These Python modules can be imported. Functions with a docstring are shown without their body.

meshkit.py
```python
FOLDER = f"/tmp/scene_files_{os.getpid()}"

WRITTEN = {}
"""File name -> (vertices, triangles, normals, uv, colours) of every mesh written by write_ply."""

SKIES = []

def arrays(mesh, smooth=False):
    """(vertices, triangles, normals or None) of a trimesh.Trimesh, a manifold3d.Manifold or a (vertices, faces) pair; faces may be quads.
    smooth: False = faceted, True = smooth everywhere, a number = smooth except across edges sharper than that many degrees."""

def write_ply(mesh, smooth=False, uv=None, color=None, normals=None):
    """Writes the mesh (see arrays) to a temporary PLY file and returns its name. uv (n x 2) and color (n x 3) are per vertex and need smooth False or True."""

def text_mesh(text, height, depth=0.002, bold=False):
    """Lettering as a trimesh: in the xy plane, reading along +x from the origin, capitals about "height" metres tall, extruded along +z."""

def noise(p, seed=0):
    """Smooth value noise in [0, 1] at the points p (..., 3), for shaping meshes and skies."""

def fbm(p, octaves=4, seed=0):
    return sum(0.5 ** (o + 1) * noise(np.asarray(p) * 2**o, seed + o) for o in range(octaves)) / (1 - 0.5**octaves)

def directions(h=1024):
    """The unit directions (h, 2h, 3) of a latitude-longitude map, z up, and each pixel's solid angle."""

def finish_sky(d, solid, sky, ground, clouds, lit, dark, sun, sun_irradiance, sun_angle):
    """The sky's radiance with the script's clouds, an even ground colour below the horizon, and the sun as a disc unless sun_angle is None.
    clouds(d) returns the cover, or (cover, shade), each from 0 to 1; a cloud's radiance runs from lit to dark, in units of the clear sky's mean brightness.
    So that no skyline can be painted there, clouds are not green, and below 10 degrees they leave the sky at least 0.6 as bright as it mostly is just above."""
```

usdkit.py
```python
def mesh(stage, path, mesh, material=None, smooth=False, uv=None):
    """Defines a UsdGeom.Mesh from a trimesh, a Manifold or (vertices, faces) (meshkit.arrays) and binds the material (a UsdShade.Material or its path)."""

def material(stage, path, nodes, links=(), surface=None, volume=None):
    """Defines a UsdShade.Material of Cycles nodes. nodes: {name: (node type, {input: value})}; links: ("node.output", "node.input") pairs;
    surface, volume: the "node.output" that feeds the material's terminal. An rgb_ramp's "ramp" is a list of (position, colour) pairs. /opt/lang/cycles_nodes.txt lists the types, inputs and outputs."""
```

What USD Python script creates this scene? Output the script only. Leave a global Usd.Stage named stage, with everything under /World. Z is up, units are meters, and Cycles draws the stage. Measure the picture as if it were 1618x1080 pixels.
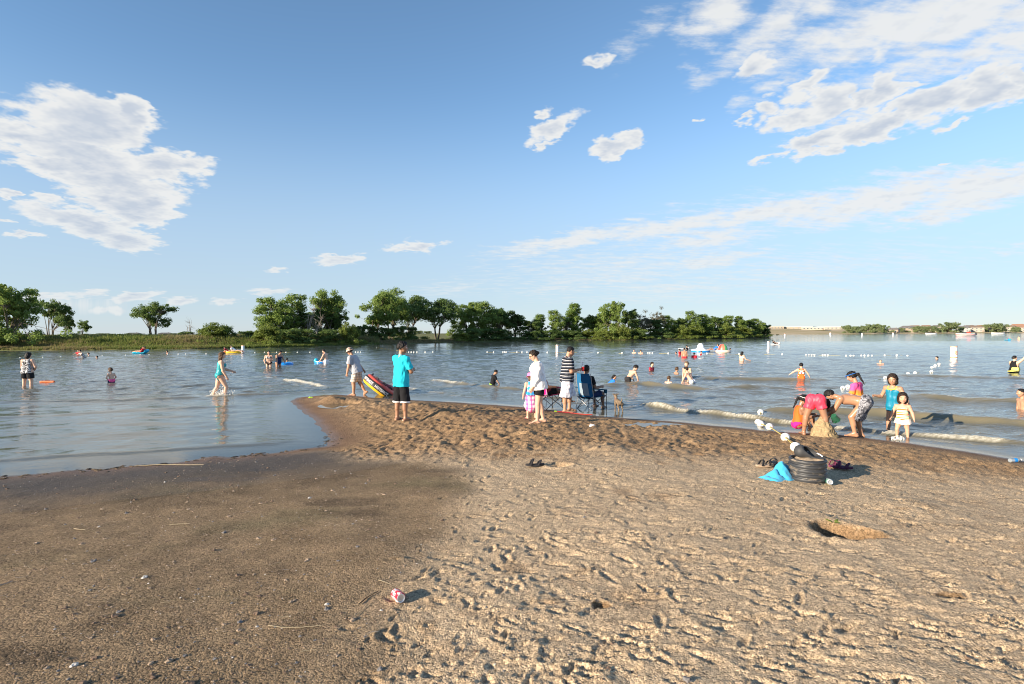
import math, random
import numpy as np, trimesh, shapely, usdkit, meshkit
from scipy.spatial import cKDTree
from pxr import Usd, UsdGeom, UsdLux, UsdShade, Gf, Sdf, Vt

stage = Usd.Stage.CreateInMemory()
UsdGeom.SetStageUpAxis(stage, "Z"); UsdGeom.SetStageMetersPerUnit(stage, 1.0)
UsdGeom.Xform.Define(stage, "/World"); UsdGeom.Scope.Define(stage, "/World/Looks")

# ------------------------------------------------------------------ camera, sky, sun, exposure
EYE, FPX, PITCH, ROLL = np.array([0, 0, 2.1]), 880.0, math.radians(0.94), math.radians(0.22)
EXPOSURE = 1.2
SUN_EL, SUN_AZ = math.radians(16.0), math.radians(-124.0)   # azimuth of the direction towards the sun, atan2(x, y)
SUN_I, SKY_S = 1.25, 0.075
fwd = np.array([0, math.cos(PITCH), -math.sin(PITCH)]); r0 = np.array([1.0, 0, 0]); u0 = np.cross(r0, fwd)
cam_r, cam_u = r0 * math.cos(ROLL) - u0 * math.sin(ROLL), u0 * math.cos(ROLL) + r0 * math.sin(ROLL)
cam = UsdGeom.Camera.Define(stage, "/World/camera")
cam.AddTransformOp().Set(Gf.Matrix4d(*[float(x) for row in (np.r_[cam_r, 0], np.r_[cam_u, 0], np.r_[-fwd, 0], np.r_[EYE, 1]) for x in row]))
cam.CreateHorizontalApertureAttr(36.0); cam.CreateVerticalApertureAttr(36.0 * 684 / 1024)
cam.CreateFocalLengthAttr(36.0 * FPX / 1618); cam.CreateClippingRangeAttr(Gf.Vec2f(0.1, 20000)); cam.CreateExposureAttr(EXPOSURE)
sun_dir = np.array([math.sin(SUN_AZ) * math.cos(SUN_EL), math.cos(SUN_AZ) * math.cos(SUN_EL), math.sin(SUN_EL)])
sun = UsdLux.DistantLight.Define(stage, "/World/sun")
sun.CreateIntensityAttr(SUN_I); sun.CreateNormalizeAttr(True); sun.CreateAngleAttr(0.53); sun.CreateColorAttr(Gf.Vec3f(1.0, 0.86, 0.68))
_z = sun_dir; _x = np.cross([0, 0, 1], _z); _x /= np.linalg.norm(_x); _y = np.cross(_z, _x)
sun.AddTransformOp().Set(Gf.Matrix4d(*[float(x) for row in (np.r_[_x, 0], np.r_[_y, 0], np.r_[_z, 0], [0, 0, 0, 1]) for x in row]))

def ray(px, py):
    d = fwd + (px - 809) / FPX * cam_r + (540 - py) / FPX * cam_u
    return d / np.linalg.norm(d)
def at(px, py, z=0.0):
    d = ray(px, py)
    return EYE + d * ((z - EYE[2]) / d[2])
def at_d(px, py, y):
    "the point on the pixel's ray at depth y"
    d = ray(px, py)
    return EYE + d * (y / d[1])
def mpp(y):
    return y / FPX

# the sky: physical sky with clouds; masks are ellipses in azimuth and elevation (degrees)
def azel(px, py):
    d = ray(px, py)
    return math.degrees(math.atan2(d[0], d[1])), math.degrees(math.asin(d[2]))
CUMULUS = [  # px, py, half width, half height, tilt (deg, up to the right), strength
    (140, 195, 115, 42, 5, 1.0), (205, 180, 45, 34, 0, 1.0), (70, 215, 70, 34, 12, 0.95), (130, 245, 130, 30, -4, 1.0), (85, 260, 85, 22, 0, 0.95), (180, 285, 110, 36, -8, 1.0), (270, 262, 75, 24, 5, 0.9), (290, 285, 45, 13, 3, 0.6), (200, 320, 80, 30, -12, 1.0),
    (130, 352, 95, 24, -12, 1.0), (200, 380, 60, 18, -6, 0.95), (65, 312, 42, 9, 4, 0.6), (8, 302, 20, 10, 15, 0.7), (34, 369, 22, 6, 2, 0.7), (5, 350, 14, 4, 0, 0.6), (215, 345, 65, 16, 5, 0.8),
    (950, 92, 21, 13, -20, 0.62), (857, 180, 18, 9, 10, 0.62), (872, 203, 50, 15, 20, 0.8), (968, 227, 44, 18, 10, 0.95), (858, 230, 16, 9, 10, 0.55),
    (1310, 218, 75, 20, 12, 0.9), (1285, 230, 50, 15, 8, 0.85), (1385, 195, 60, 22, 10, 0.9), (1400, 145, 50, 24, 25, 0.95), (1365, 155, 36, 18, 15, 0.85), (1300, 165, 55, 26, 15, 0.75), (1270, 145, 40, 17, 20, 0.7),
    (1480, 160, 75, 32, 15, 0.95), (1550, 145, 60, 35, 20, 0.95), (1610, 125, 40, 30, 20, 0.9), (1425, 175, 50, 16, 15, 0.8), (1195, 103, 45, 20, 15, 0.7), (1210, 178, 28, 14, 10, 0.6), (1500, 205, 30, 8, 15, 0.5), (1235, 247, 30, 6, 8, 0.45), (1285, 130, 48, 15, 25, 0.65), (1172, 190, 16, 6, 15, 0.5), (1250, 185, 50, 18, 15, 0.7), (1106, 176, 9, 4, 10, 0.55), (1490, 258, 14, 6, 15, 0.5),
    (60, 468, 100, 7, 4, 0.6), (215, 468, 45, 9, 12, 0.75), (285, 475, 28, 7, 8, 0.65), (135, 464, 38, 7, 8, 0.65), (430, 459, 40, 6, 3, 0.5), (355, 477, 30, 6, 6, 0.6), (435, 424, 22, 6, 8, 0.5), (535, 410, 42, 9, 5, 0.62), (655, 388, 52, 11, 8, 0.65), (170, 490, 60, 8, 0, 0.5),
]
VEIL = [
    (1130, 20, 65, 55, 20, 0.8), (1225, 40, 100, 40, 25, 0.75), (1420, 40, 190, 48, 8, 1.0), (1530, 25, 150, 50, 5, 1.0), (1560, 70, 120, 36, 10, 0.9), (1620, 60, 90, 60, 5, 0.9), (1400, 80, 60, 22, 25, 0.75), (1070, 35, 30, 40, -40, 0.35), (1290, 10, 80, 30, 10, 0.6), (1240, 95, 80, 25, 20, 0.5), (1330, 105, 60, 15, 20, 0.45), (1100, 110, 15, 22, -60, 0.35),
    (900, 380, 150, 15, 8, 0.85), (1060, 358, 150, 22, 5, 0.9), (1220, 335, 140, 22, 8, 0.95), (1380, 318, 160, 32, 10, 1.0), (1540, 300, 130, 38, 10, 1.0), (1640, 275, 110, 35, 12, 1.0), (1480, 340, 130, 14, 3, 0.8), (1280, 315, 60, 7, 8, 0.7), (1120, 378, 90, 16, 3, 0.8), (1590, 262, 50, 10, 15, 0.7),
    (820, 402, 45, 9, 3, 0.5), (1120, 412, 110, 15, 6, 0.7), (1180, 402, 50, 9, 10, 0.6), (960, 440, 190, 14, 2, 0.5), (1060, 455, 170, 12, 0, 0.5), (1270, 462, 150, 7, 2, 0.35), (880, 455, 110, 12, 3, 0.42), (1480, 468, 120, 7, 6, 0.4), (1400, 445, 60, 5, 3, 0.4), (720, 455, 80, 16, 5, 0.38), (100, 480, 160, 16, 0, 0.45), (1400, 404, 40, 4, 2, 0.3), (1600, 395, 60, 7, 5, 0.4), (1020, 470, 250, 12, 0, 0.35),
    (1180, 70, 110, 30, 25, 0.58), (1290, 70, 120, 40, 15, 0.62), (1450, 100, 120, 30, 10, 0.6), (1230, 140, 80, 18, 20, 0.55), (1350, 180, 120, 25, 15, 0.5), (1150, 350, 300, 40, 5, 0.42), (980, 420, 260, 40, 3, 0.42), (1250, 430, 300, 40, 3, 0.38), (1000, 60, 60, 40, 40, 0.3),
    # the parts of the cloud field that go on outside the frame
    (1800, 40, 160, 70, 8, 1.0), (1850, 240, 160, 40, 10, 0.9), (1500, -90, 250, 60, 8, 0.8), (-160, 260, 110, 60, 5, 0.7), (-150, 470, 140, 14, 3, 0.6),
]
def sky_material():
    n = {"tc": ("texture_coordinate", {}), "xyz": ("separate_xyz", {}), "az0": ("math", {"math_type": "arctan2"}), "el0": ("math", {"math_type": "arcsine"}),
         "az": ("math", {"math_type": "degrees"}), "el": ("math", {"math_type": "degrees"}), "ae": ("combine_xyz", {}),
         "sky": ("sky_texture", {"sky_type": "single_scattering", "sun_disc": False, "sun_elevation": SUN_EL, "sun_rotation": SUN_AZ, "altitude": 1500.0, "air_density": 1.0, "aerosol_density": 0.35, "ozone_density": 2.2})}
    L = [("tc.generated", "xyz.vector"), ("xyz.x", "az0.value1"), ("xyz.y", "az0.value2"), ("xyz.z", "el0.value1"), ("az0.value", "az.value1"), ("el0.value", "el.value1"), ("az.value", "ae.x"), ("el.value", "ae.y")]
    # noise lives on a plane high above, so that it foreshortens towards the horizon
    n |= {"zs": ("math", {"math_type": "add", "value2": 0.16}), "zm": ("math", {"math_type": "maximum", "value2": 0.05}), "qx": ("math", {"math_type": "divide"}), "qy": ("math", {"math_type": "divide"}), "q": ("combine_xyz", {})}
    L += [("xyz.z", "zm.value1"), ("zm.value", "zs.value1"), ("xyz.x", "qx.value1"), ("zs.value", "qx.value2"), ("xyz.y", "qy.value1"), ("zs.value", "qy.value2"), ("qx.value", "q.x"), ("qy.value", "q.y")]
    # ragged edges: shift the masks' coordinates by a noise
    n |= {"wn": ("noise_texture", {"dimensions": "2D", "scale": 5.0, "detail": 4.0, "roughness": 0.62}), "ws": ("vector_math", {"math_type": "subtract", "vector2": (0.5, 0.5, 0.5)}), "wk": ("vector_math", {"math_type": "multiply", "vector2": (7.0, 3.2, 0)}), "aew": ("vector_math", {"math_type": "add"}), "wf": ("map_range", {"range_type": "smoothstep", "from_min": 0.0, "from_max": 16.0, "to_min": 0.22, "to_max": 1.0}), "wsc": ("vector_math", {"math_type": "scale"})}
    L += [("q.vector", "wn.vector"), ("wn.color", "ws.vector1"), ("ws.vector", "wk.vector1"), ("ae.vector", "aew.vector1"), ("el.value", "wf.value"), ("wk.vector", "wsc.vector1"), ("wf.result", "wsc.scale"), ("wsc.vector", "aew.vector2")]
    def field(tag, blobs):
        last = None
        for i, (px, py, hw, hh, tilt, s) in enumerate(blobs):
            a, e = azel(px, py)
            a2, _ = azel(px + 5, py); _, e2 = azel(px, py - 5)
            k = f"{tag}{i}"
            n[k + "m"] = ("mapping", {"mapping_type": "texture", "location": (a, e, 0), "rotation": (0, 0, math.radians(tilt)), "scale": (hw * 1.25 * (a2 - a) / 5, hh * 1.25 * (e2 - e) / 5, 1.0)})
            n[k + "l"] = ("vector_math", {"math_type": "length"})
            n[k + "r"] = ("map_range", {"from_min": 1.0, "from_max": 0.0, "to_min": 0.0, "to_max": s, "clamp": True})
            L.extend([("aew.vector", k + "m.vector"), (k + "m.vector", k + "l.vector1"), (k + "l.value", k + "r.value")])
            out = k + "r.result"
            if last:
                n[k + "x"] = ("math", {"math_type": "maximum"})
                L.extend([(last, k + "x.value1"), (out, k + "x.value2")]); out = k + "x.value"
            last = out
        return last
    fa, fb = field("a", CUMULUS), field("b", VEIL)
    n |= {"na": ("noise_texture", {"dimensions": "2D", "scale": 11.0, "detail": 6.0, "roughness": 0.56}), "nb": ("noise_texture", {"dimensions": "2D", "scale": 12.0, "detail": 6.0, "roughness": 0.66}), "bm": ("mapping", {"scale": (0.55, 1.5, 1.0), "rotation": (0, 0, 0.25)}),
          "da": ("math", {"math_type": "multiply_add", "value2": 0.72, "value3": -0.42}), "sa": ("math", {"math_type": "add"}), "ca": ("map_range", {"range_type": "smoothstep", "from_min": 0.0, "from_max": 0.30, "to_max": 0.97}),
          "db": ("math", {"math_type": "multiply_add", "value2": 1.15, "value3": -0.60}), "sb": ("math", {"math_type": "add"}), "cb": ("map_range", {"range_type": "smoothstep", "from_min": 0.0, "from_max": 0.70, "to_max": 0.93}),
          "ga": ("math", {"math_type": "multiply", "value2": 1.0}), "za": ("map_range", {"from_min": 0.0, "from_max": 0.12, "clamp": True}), "zb": ("map_range", {"from_min": 0.0, "from_max": 0.12, "clamp": True}), "caz": ("math", {"math_type": "multiply"}), "cbz": ("math", {"math_type": "multiply"})}
    L += [("q.vector", "na.vector"), ("q.vector", "bm.vector"), ("bm.vector", "nb.vector"), ("na.fac", "da.value1"), (fa, "sa.value1"), ("da.value", "sa.value2"), ("sa.value", "ca.value"),
          ("nb.fac", "db.value1"), (fb, "sb.value1"), ("db.value", "sb.value2"), ("sb.value", "cb.value"), (fa, "za.value"), ("za.result", "caz.value1"), ("ca.result", "caz.value2"), (fb, "zb.value"), ("zb.result", "cbz.value1"), ("cb.result", "cbz.value2")]
    # light from the left and above: compare the noise with itself a little towards the sun
    n |= {"so": ("vector_math", {"math_type": "add", "vector2": (-0.030, -0.018, 0)}), "ns": ("noise_texture", {"dimensions": "2D", "scale": 11.0, "detail": 3.0, "roughness": 0.55}), "df": ("math", {"math_type": "subtract"}), "dk": ("math", {"math_type": "multiply_add", "value2": 1.5, "value3": 0.0}),
          "deep": ("map_range", {"range_type": "smoothstep", "from_min": 0.20, "from_max": 0.75, "to_min": -0.05, "to_max": 0.85}), "sh": ("math", {"math_type": "add", "use_clamp": True}),
          "cl": ("mix", {"color1": CLOUD_LIT, "color2": CLOUD_DARK}), "mx": ("math", {"math_type": "maximum"}), "mix": ("mix", {}), "bg": ("background_shader", {"strength": SKY_S}),
          "hh": ("map_range", {"range_type": "smootherstep", "from_min": 0.0, "from_max": 26.0, "to_min": 0.80, "to_max": 0.0}), "hsv": ("hsv", {"hue": 0.495, "saturation": 1.03, "value": 1.36}), "hmix": ("mix", {"color2": HAZE}), "hz": ("map_range", {"range_type": "smoothstep", "from_min": 0.0, "from_max": 14.0, "to_min": 0.72, "to_max": 1.0}), "mh": ("math", {"math_type": "multiply"})}
    L += [("q.vector", "so.vector1"), ("so.vector", "ns.vector"), ("ns.fac", "df.value1"), ("na.fac", "df.value2"), ("df.value", "dk.value1"), ("sa.value", "deep.value"), ("deep.result", "sh.value1"), ("dk.value", "sh.value2"), ("sh.value", "cl.fac"),
          ("caz.value", "mx.value1"), ("cbz.value", "mx.value2"), ("el.value", "hz.value"), ("mx.value", "mh.value1"), ("hz.result", "mh.value2"), ("mh.value", "mix.fac"), ("el.value", "hh.value"), ("hh.result", "hmix.fac"), ("sky.color", "hsv.color"), ("hsv.color", "hmix.color1"), ("hmix.color", "mix.color1"), ("cl.color", "mix.color2"), ("mix.color", "bg.color")]
    return usdkit.material(stage, "/World/Looks/sky_look", n, L, surface="bg.background")
HAZE = (2.85, 3.5, 4.25)
CLOUD_LIT, CLOUD_DARK = (5.0, 5.05, 5.0), (3.35, 3.7, 4.25)
dome = UsdLux.DomeLight.Define(stage, "/World/sky"); dome.CreateIntensityAttr(1.0)
UsdShade.MaterialBindingAPI.Apply(dome.GetPrim()).Bind(sky_material())
dome.GetPrim().SetCustomDataByKey("kind", "structure")

# ------------------------------------------------------------------ helpers
used = {}
def path_of(name, parent=None):
    base = str(parent.GetPath()) if parent is not None else "/World"
    k = (base, name); i = used.get(k, -1) + 1; used[k] = i
    return f"{base}/{name}" + (f"_{i:03d}" if i else "")
def tag(prim, label=None, cat=None, group=None, kind=None):
    for k, v in (("label", label), ("category", cat), ("group", group), ("kind", kind)):
        if v: prim.SetCustomDataByKey(k, v)
    return prim
def obj(name, mesh, mat, parent=None, smooth=False, **kw):
    m = usdkit.mesh(stage, path_of(name, parent), mesh, mat, smooth)
    return tag(m.GetPrim(), **kw)
def thing(name, label, cat, loc=(0, 0, 0), rz=0.0, group=None, scale=None, kind=None):
    x = UsdGeom.Xform.Define(stage, path_of(name)); x.AddTranslateOp().Set(Gf.Vec3d(*map(float, loc)))
    x.AddRotateZOp().Set(math.degrees(rz))
    if scale is not None: x.AddScaleOp().Set(Gf.Vec3f(*map(float, np.broadcast_to(scale, 3))))
    return tag(x.GetPrim(), label, cat, group, kind)
def copy_of(src, name, label, cat, loc, rz=0.0, group=None, scale=None):
    p = thing(name, label, cat, loc, rz, group, scale)
    p.GetReferences().AddInternalReference(src.GetPath() if hasattr(src, "GetPath") else src); p.SetInstanceable(True)
    return p
def primvar(prim, name, values, kind="float"):
    t = Sdf.ValueTypeNames.FloatArray if kind == "float" else Sdf.ValueTypeNames.Color3fArray
    v = Vt.FloatArray.FromNumpy(np.asarray(values, np.float32)) if kind == "float" else Vt.Vec3fArray.FromNumpy(np.asarray(values, np.float32))
    UsdGeom.PrimvarsAPI(prim).CreatePrimvar(name, t, "vertex").Set(v)
cat_ = trimesh.util.concatenate
def common_tube(p, radii, sides):
    t = np.gradient(p, axis=0); t /= np.linalg.norm(t, axis=1, keepdims=True) + 1e-12
    ref = np.array([0, 0, 1.0]) if abs(t[:, 2]).mean() < 0.8 else np.array([1.0, 0, 0])
    a = np.cross(t, ref); a /= np.linalg.norm(a, axis=1, keepdims=True) + 1e-12
    b, ang = np.cross(t, a), np.arange(sides) * 2 * np.pi / sides
    v = p[:, None] + np.broadcast_to(radii, (len(p),))[:, None, None] * (np.cos(ang)[None, :, None] * a[:, None] + np.sin(ang)[None, :, None] * b[:, None])
    i, j = np.meshgrid(np.arange(len(p) - 1), np.arange(sides), indexing="ij")
    q = np.stack([i * sides + j, i * sides + (j + 1) % sides, (i + 1) * sides + (j + 1) % sides, (i + 1) * sides + j], -1).reshape(-1, 4)
    return v.reshape(-1, 3), np.vstack([q[:, [0, 2, 1]], q[:, [0, 3, 2]]])
def tube(points, radii, sides=8, cap=True):
    p = np.asarray(points, float); v, f = common_tube(p, radii, sides)
    if cap:
        n = len(p); a = len(v); v = np.vstack([v, p[0], p[-1]])
        j = np.arange(sides); k = (j + 1) % sides
        f = np.vstack([f, np.c_[j, k, np.full(sides, a)], np.c_[(n - 1) * sides + k, (n - 1) * sides + j, np.full(sides, a + 1)]])
    return trimesh.Trimesh(v, f[:, ::-1], process=False)
def box(sx, sy, sz, c=(0, 0, 0)):
    m = trimesh.creation.box((sx, sy, sz)); m.apply_translation(c); return m
def ball(r, c=(0, 0, 0), sub=2, s=(1, 1, 1)):
    m = trimesh.creation.icosphere(sub, r); m.apply_scale(np.array(s, float)); m.apply_translation(c); return m
def lathe(profile, n=24):
    m = trimesh.creation.revolve(np.asarray(profile, float), sections=n)
    if m.volume < 0: m.invert()
    return m
def placed(m, loc=(0, 0, 0), rz=0.0, rx=0.0, ry=0.0):
    m = m.copy(); T = trimesh.transformations
    m.apply_transform(T.translation_matrix(loc) @ T.euler_matrix(rx, ry, rz, "sxyz")); return m
mats = {}
def M(name, color, rough=0.7, spec=0.4, var=0.12, scale=30.0, bump=0.0, bscale=200.0, metal=0.0, sheen=0.0, trans=0.0):
    "a plain surface: a colour with slight uneven tone, optional fine relief"
    if name in mats: return mats[name]
    n = {"tc": ("texture_coordinate", {}), "n": ("noise_texture", {"scale": scale, "detail": 3.0, "roughness": 0.6}), "mr": ("map_range", {"from_min": 0.3, "from_max": 0.7, "to_min": 1 - var, "to_max": 1 + var}),
         "c": ("vector_math", {"math_type": "scale", "vector1": color}), "p": ("principled_bsdf", {"roughness": rough, "specular_ior_level": spec, "metallic": metal, "sheen_weight": sheen})}
    L = [("tc.object", "n.vector"), ("n.fac", "mr.value"), ("mr.result", "c.scale"), ("c.vector", "p.base_color")]
    if bump:
        n |= {"bn": ("noise_texture", {"scale": bscale, "detail": 2.0}), "b": ("bump", {"strength": 1.0, "distance": bump})}
        L += [("tc.object", "bn.vector"), ("bn.fac", "b.height"), ("b.normal", "p.normal")]
    mats[name] = usdkit.material(stage, f"/World/Looks/{name}", n, L, surface="p.BSDF"); return mats[name]
smoothstep = lambda a, b, x: (lambda t: t * t * (3 - 2 * t))(np.clip((np.asarray(x, float) - a) / (b - a), 0, 1))
def fbm2(x, y, s, octaves=3, seed=0):
    return meshkit.fbm(np.stack([np.asarray(x) * s, np.asarray(y) * s, np.full(np.shape(x), 0.37 + seed)], -1), octaves, seed)

# ------------------------------------------------------------------ the shore and the beach
SHORE = [(-700, 800), (-300, 772), (0, 753), (60, 748), (100, 743), (150, 741), (200, 737), (250, 733), (300, 727), (330, 722), (370, 722), (400, 716), (430, 716), (470, 710), (515, 705), (522, 692), (512, 680), (497, 664), (480, 650), (468, 642), (458, 633), (470, 628), (500, 625), (535, 623), (580, 627), (640, 631), (700, 634), (760, 638), (827, 643), (880, 648), (930, 656), (985, 660), (1050, 664), (1150, 674), (1200, 679), (1250, 683), (1320, 686), (1380, 693), (1430, 699), (1480, 706), (1560, 718), (1618, 728), (1750, 752), (2300, 860)]
shore_w = np.array([at(*p)[:2] for p in SHORE])
_t = np.r_[0, np.cumsum(np.linalg.norm(np.diff(shore_w, axis=0), axis=1))]
_tt = np.arange(0, _t[-1], 0.06)
shore_f = np.stack([np.interp(_tt, _t, shore_w[:, k]) for k in (0, 1)], 1)
shore_f += 0.13 * (np.stack([fbm2(shore_f[:, 0], shore_f[:, 1], 2.0, 4, s) for s in (3, 8)], 1) - 0.5) * 2
land_poly = shapely.Polygon(np.vstack([shore_f, [(60, shore_f[-1, 1]), (60, -60), (-60, -60), (-60, shore_f[0, 1])]])).buffer(0)
shore_tree = cKDTree(shore_f)
def shore_dist(x, y):
    "metres to the waterline, positive on land"
    x, y = np.asarray(x, float), np.asarray(y, float)
    d = shore_tree.query(np.stack([x.ravel(), y.ravel()], 1))[0].reshape(x.shape)
    return np.where(shapely.contains_xy(land_poly, x, y), d, -d)
def profile(s):
    return np.where(s > 0, 0.50 * (1 - np.exp(-s / 5.0)), np.maximum(0.085 * s, -1.6))
MOUNDS = [(522, 628, 0.35, 0.16), (700, 655, 0.34, 0.13), (745, 652, 0.3, 0.07), (660, 640, 0.3, 0.07), (545, 630, 0.4, 0.07), (790, 682, 0.25, 0.06), (1060, 690, 0.4, 0.05), (1440, 815, 0.4, 0.03), (960, 720, 0.35, 0.05), (600, 640, 0.25, 0.05)]
HOLES = [(810, 692, 0.20, 0.12), (720, 700, 0.2, 0.07), (885, 748, 0.14, 0.06)]
CRATERS = [(1325, 834, 0.23, 0.25, 0.19), (1368, 838, 0.15, 0.15, 0.14), (1500, 938, 0.09, 0.05, 0.025), (950, 958, 0.06, 0.05, 0.025)]
PUDDLES = [(540, 640, 0.40, 0.42), (643, 641, 0.22, 0.20), (1010, 672, 0.62, 0.30), (1190, 703, 0.3, 0.12)]
def base_height(x, y):
    s = shore_dist(x, y); h = profile(s)
    land = smoothstep(0.15, 1.2, s)
    h = h + land * 0.05 * (fbm2(x, y, 0.9, 2, 5) - 0.5)
    for px, py, r, a in MOUNDS + [(p, q, r, -a) for p, q, r, a in HOLES]:
        c = at(px, py, 0.2); d2 = ((x - c[0]) ** 2 + ((y - c[1]) / (1.15 if a > 0 else 0.8)) ** 2) / r ** 2
        h = h + a * np.exp(-d2 * 1.4) - (0.3 * a * np.exp(-((np.sqrt(d2) - 1.35) / 0.35) ** 2) if a < 0 else 0)
    for px, py, rx, ry, a in CRATERS:
        c = at(px, py, 0.38); d = np.sqrt(((x - c[0]) / rx) ** 2 + ((y - c[1]) / ry) ** 2) * (1 + 0.5 * (fbm2(x, y, 5.0, 2, 12) - 0.5))
        h = h - a * (1 - smoothstep(0.45, 1.0, d)) + 0.08 * a * np.exp(-((d - 1.2) / 0.25) ** 2)
    for (px, py, rx, ry), z in zip(PUDDLES, puddle_z):
        c = at(px, py, z); d = np.sqrt(((x - c[0]) / rx) ** 2 + ((y - c[1]) / ry) ** 2) + 0.5 * (fbm2(x, y, 2.5, 2, 9) - 0.5)
        w = 1 - smoothstep(0.85, 1.35, d); h = h * (1 - w) + (z - 0.03) * w
    return h
puddle_z = []
_pz = [float(profile(shore_dist(*(np.array([v]) for v in at(p[0], p[1], 0.08)[:2])))[0]) for p in PUDDLES]
puddle_z = [max(0.03, z - 0.02) for z in _pz]
def ground(px, py):
    "the point of the beach that the pixel sees"
    z = 0.2
    for _ in range(12):
        p = at(px, py, z); z = 0.5 * z + 0.5 * float(base_height(np.array([p[0]]), np.array([p[1]]))[0])
    return np.array([p[0], p[1], z])
def hz(x, y):
    return float(base_height(np.array([float(x)]), np.array([float(y)]))[0])

def fan(ys, fine, step, far):
    "a grid fine within |x| < fine * (y + 2) and coarse beyond"
    u = np.arange(-fine, fine + step / 2, step)
    ext = [fine]
    while ext[-1] < far: ext.append(ext[-1] + max(step, (ext[-1] - fine) * 0.55 + step))
    u = np.r_[-np.array(ext[:0:-1]), u, ext[1:]]
    U, Y = np.meshgrid(u, ys)
    return U * (np.maximum(Y, 0.4) + 2.0), Y
def compact(v, f, *attrs):
    "drops the vertices that no face uses"
    on = np.zeros(len(v), bool); on[f.ravel()] = True; to = np.cumsum(on) - 1
    return (v[on], to[f], *[a[on] for a in attrs])
def grid_faces(ny, nx, keep=None):
    i, j = np.meshgrid(np.arange(ny - 1), np.arange(nx - 1), indexing="ij")
    a = (i * nx + j).ravel(); q = np.stack([a, a + 1, a + nx + 1, a + nx], 1)
    if keep is not None: q = q[keep.ravel()]
    return np.vstack([q[:, [0, 1, 2]], q[:, [0, 2, 3]]])
rng = np.random.default_rng(7)
ys = [-40, -20, -10, -5, -2, -0.5, 0.4, 1.0]
while ys[-1] < 2.1: ys.append(ys[-1] + 0.1)
while ys[-1] < 20.5: ys.append(ys[-1] * 1.0044 + 0.0005)
while ys[-1] < 60: ys.append(ys[-1] * 1.15)
ys = np.array(ys)
X, Y = fan(ys, 0.80, 0.00205, 12.0)
S = shore_dist(X, Y)
H = base_height(X, Y)
def poly_w(pts, z=0.3):
    return shapely.Polygon([at(px, py, z)[:2] for px, py in pts]).buffer(0)
LEFT = poly_w([(-900, 1300), (-900, 730), (0, 700), (500, 690), (560, 712), (650, 722), (735, 742), (742, 770), (712, 830), (672, 900), (640, 950), (600, 1010), (540, 1090), (430, 1300)])
def soft_in(poly, X, Y, w):
    wx = X + 0.9 * (fbm2(X, Y, 1.4, 3, 21) - 0.5); wy = Y + 0.5 * (fbm2(X, Y, 1.4, 3, 22) - 0.5)
    inside = shapely.contains_xy(poly, wx, wy)
    b = shapely.get_coordinates(shapely.segmentize(poly.exterior, 0.1)); d = cKDTree(b).query(np.stack([wx.ravel(), wy.ravel()], 1), distance_upper_bound=w * 2)[0].reshape(X.shape)
    d = np.where(np.isfinite(d), d, w * 2) * np.where(inside, 1, -1)
    return smoothstep(-w, w, d)
left = soft_in(LEFT, X, Y, 0.38)
spit = smoothstep(7.2, 9.5, Y + 0.25 * (X - 1.5) * (X > 1.5)) * (1 - left)
land = smoothstep(0.05, 0.5, S)
tramp = land * np.clip((1 - left) * smoothstep(0.25, 1.1, S), 0, 1)
n1, n2, n3 = fbm2(X, Y, 3.2, 3, 31), fbm2(X, Y, 9.0, 3, 32), fbm2(X, Y, 26.0, 2, 33)
rough_zone = np.clip(spit * smoothstep(0.5, 1.3, S), 0, 1)
TK = 0.62
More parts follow.
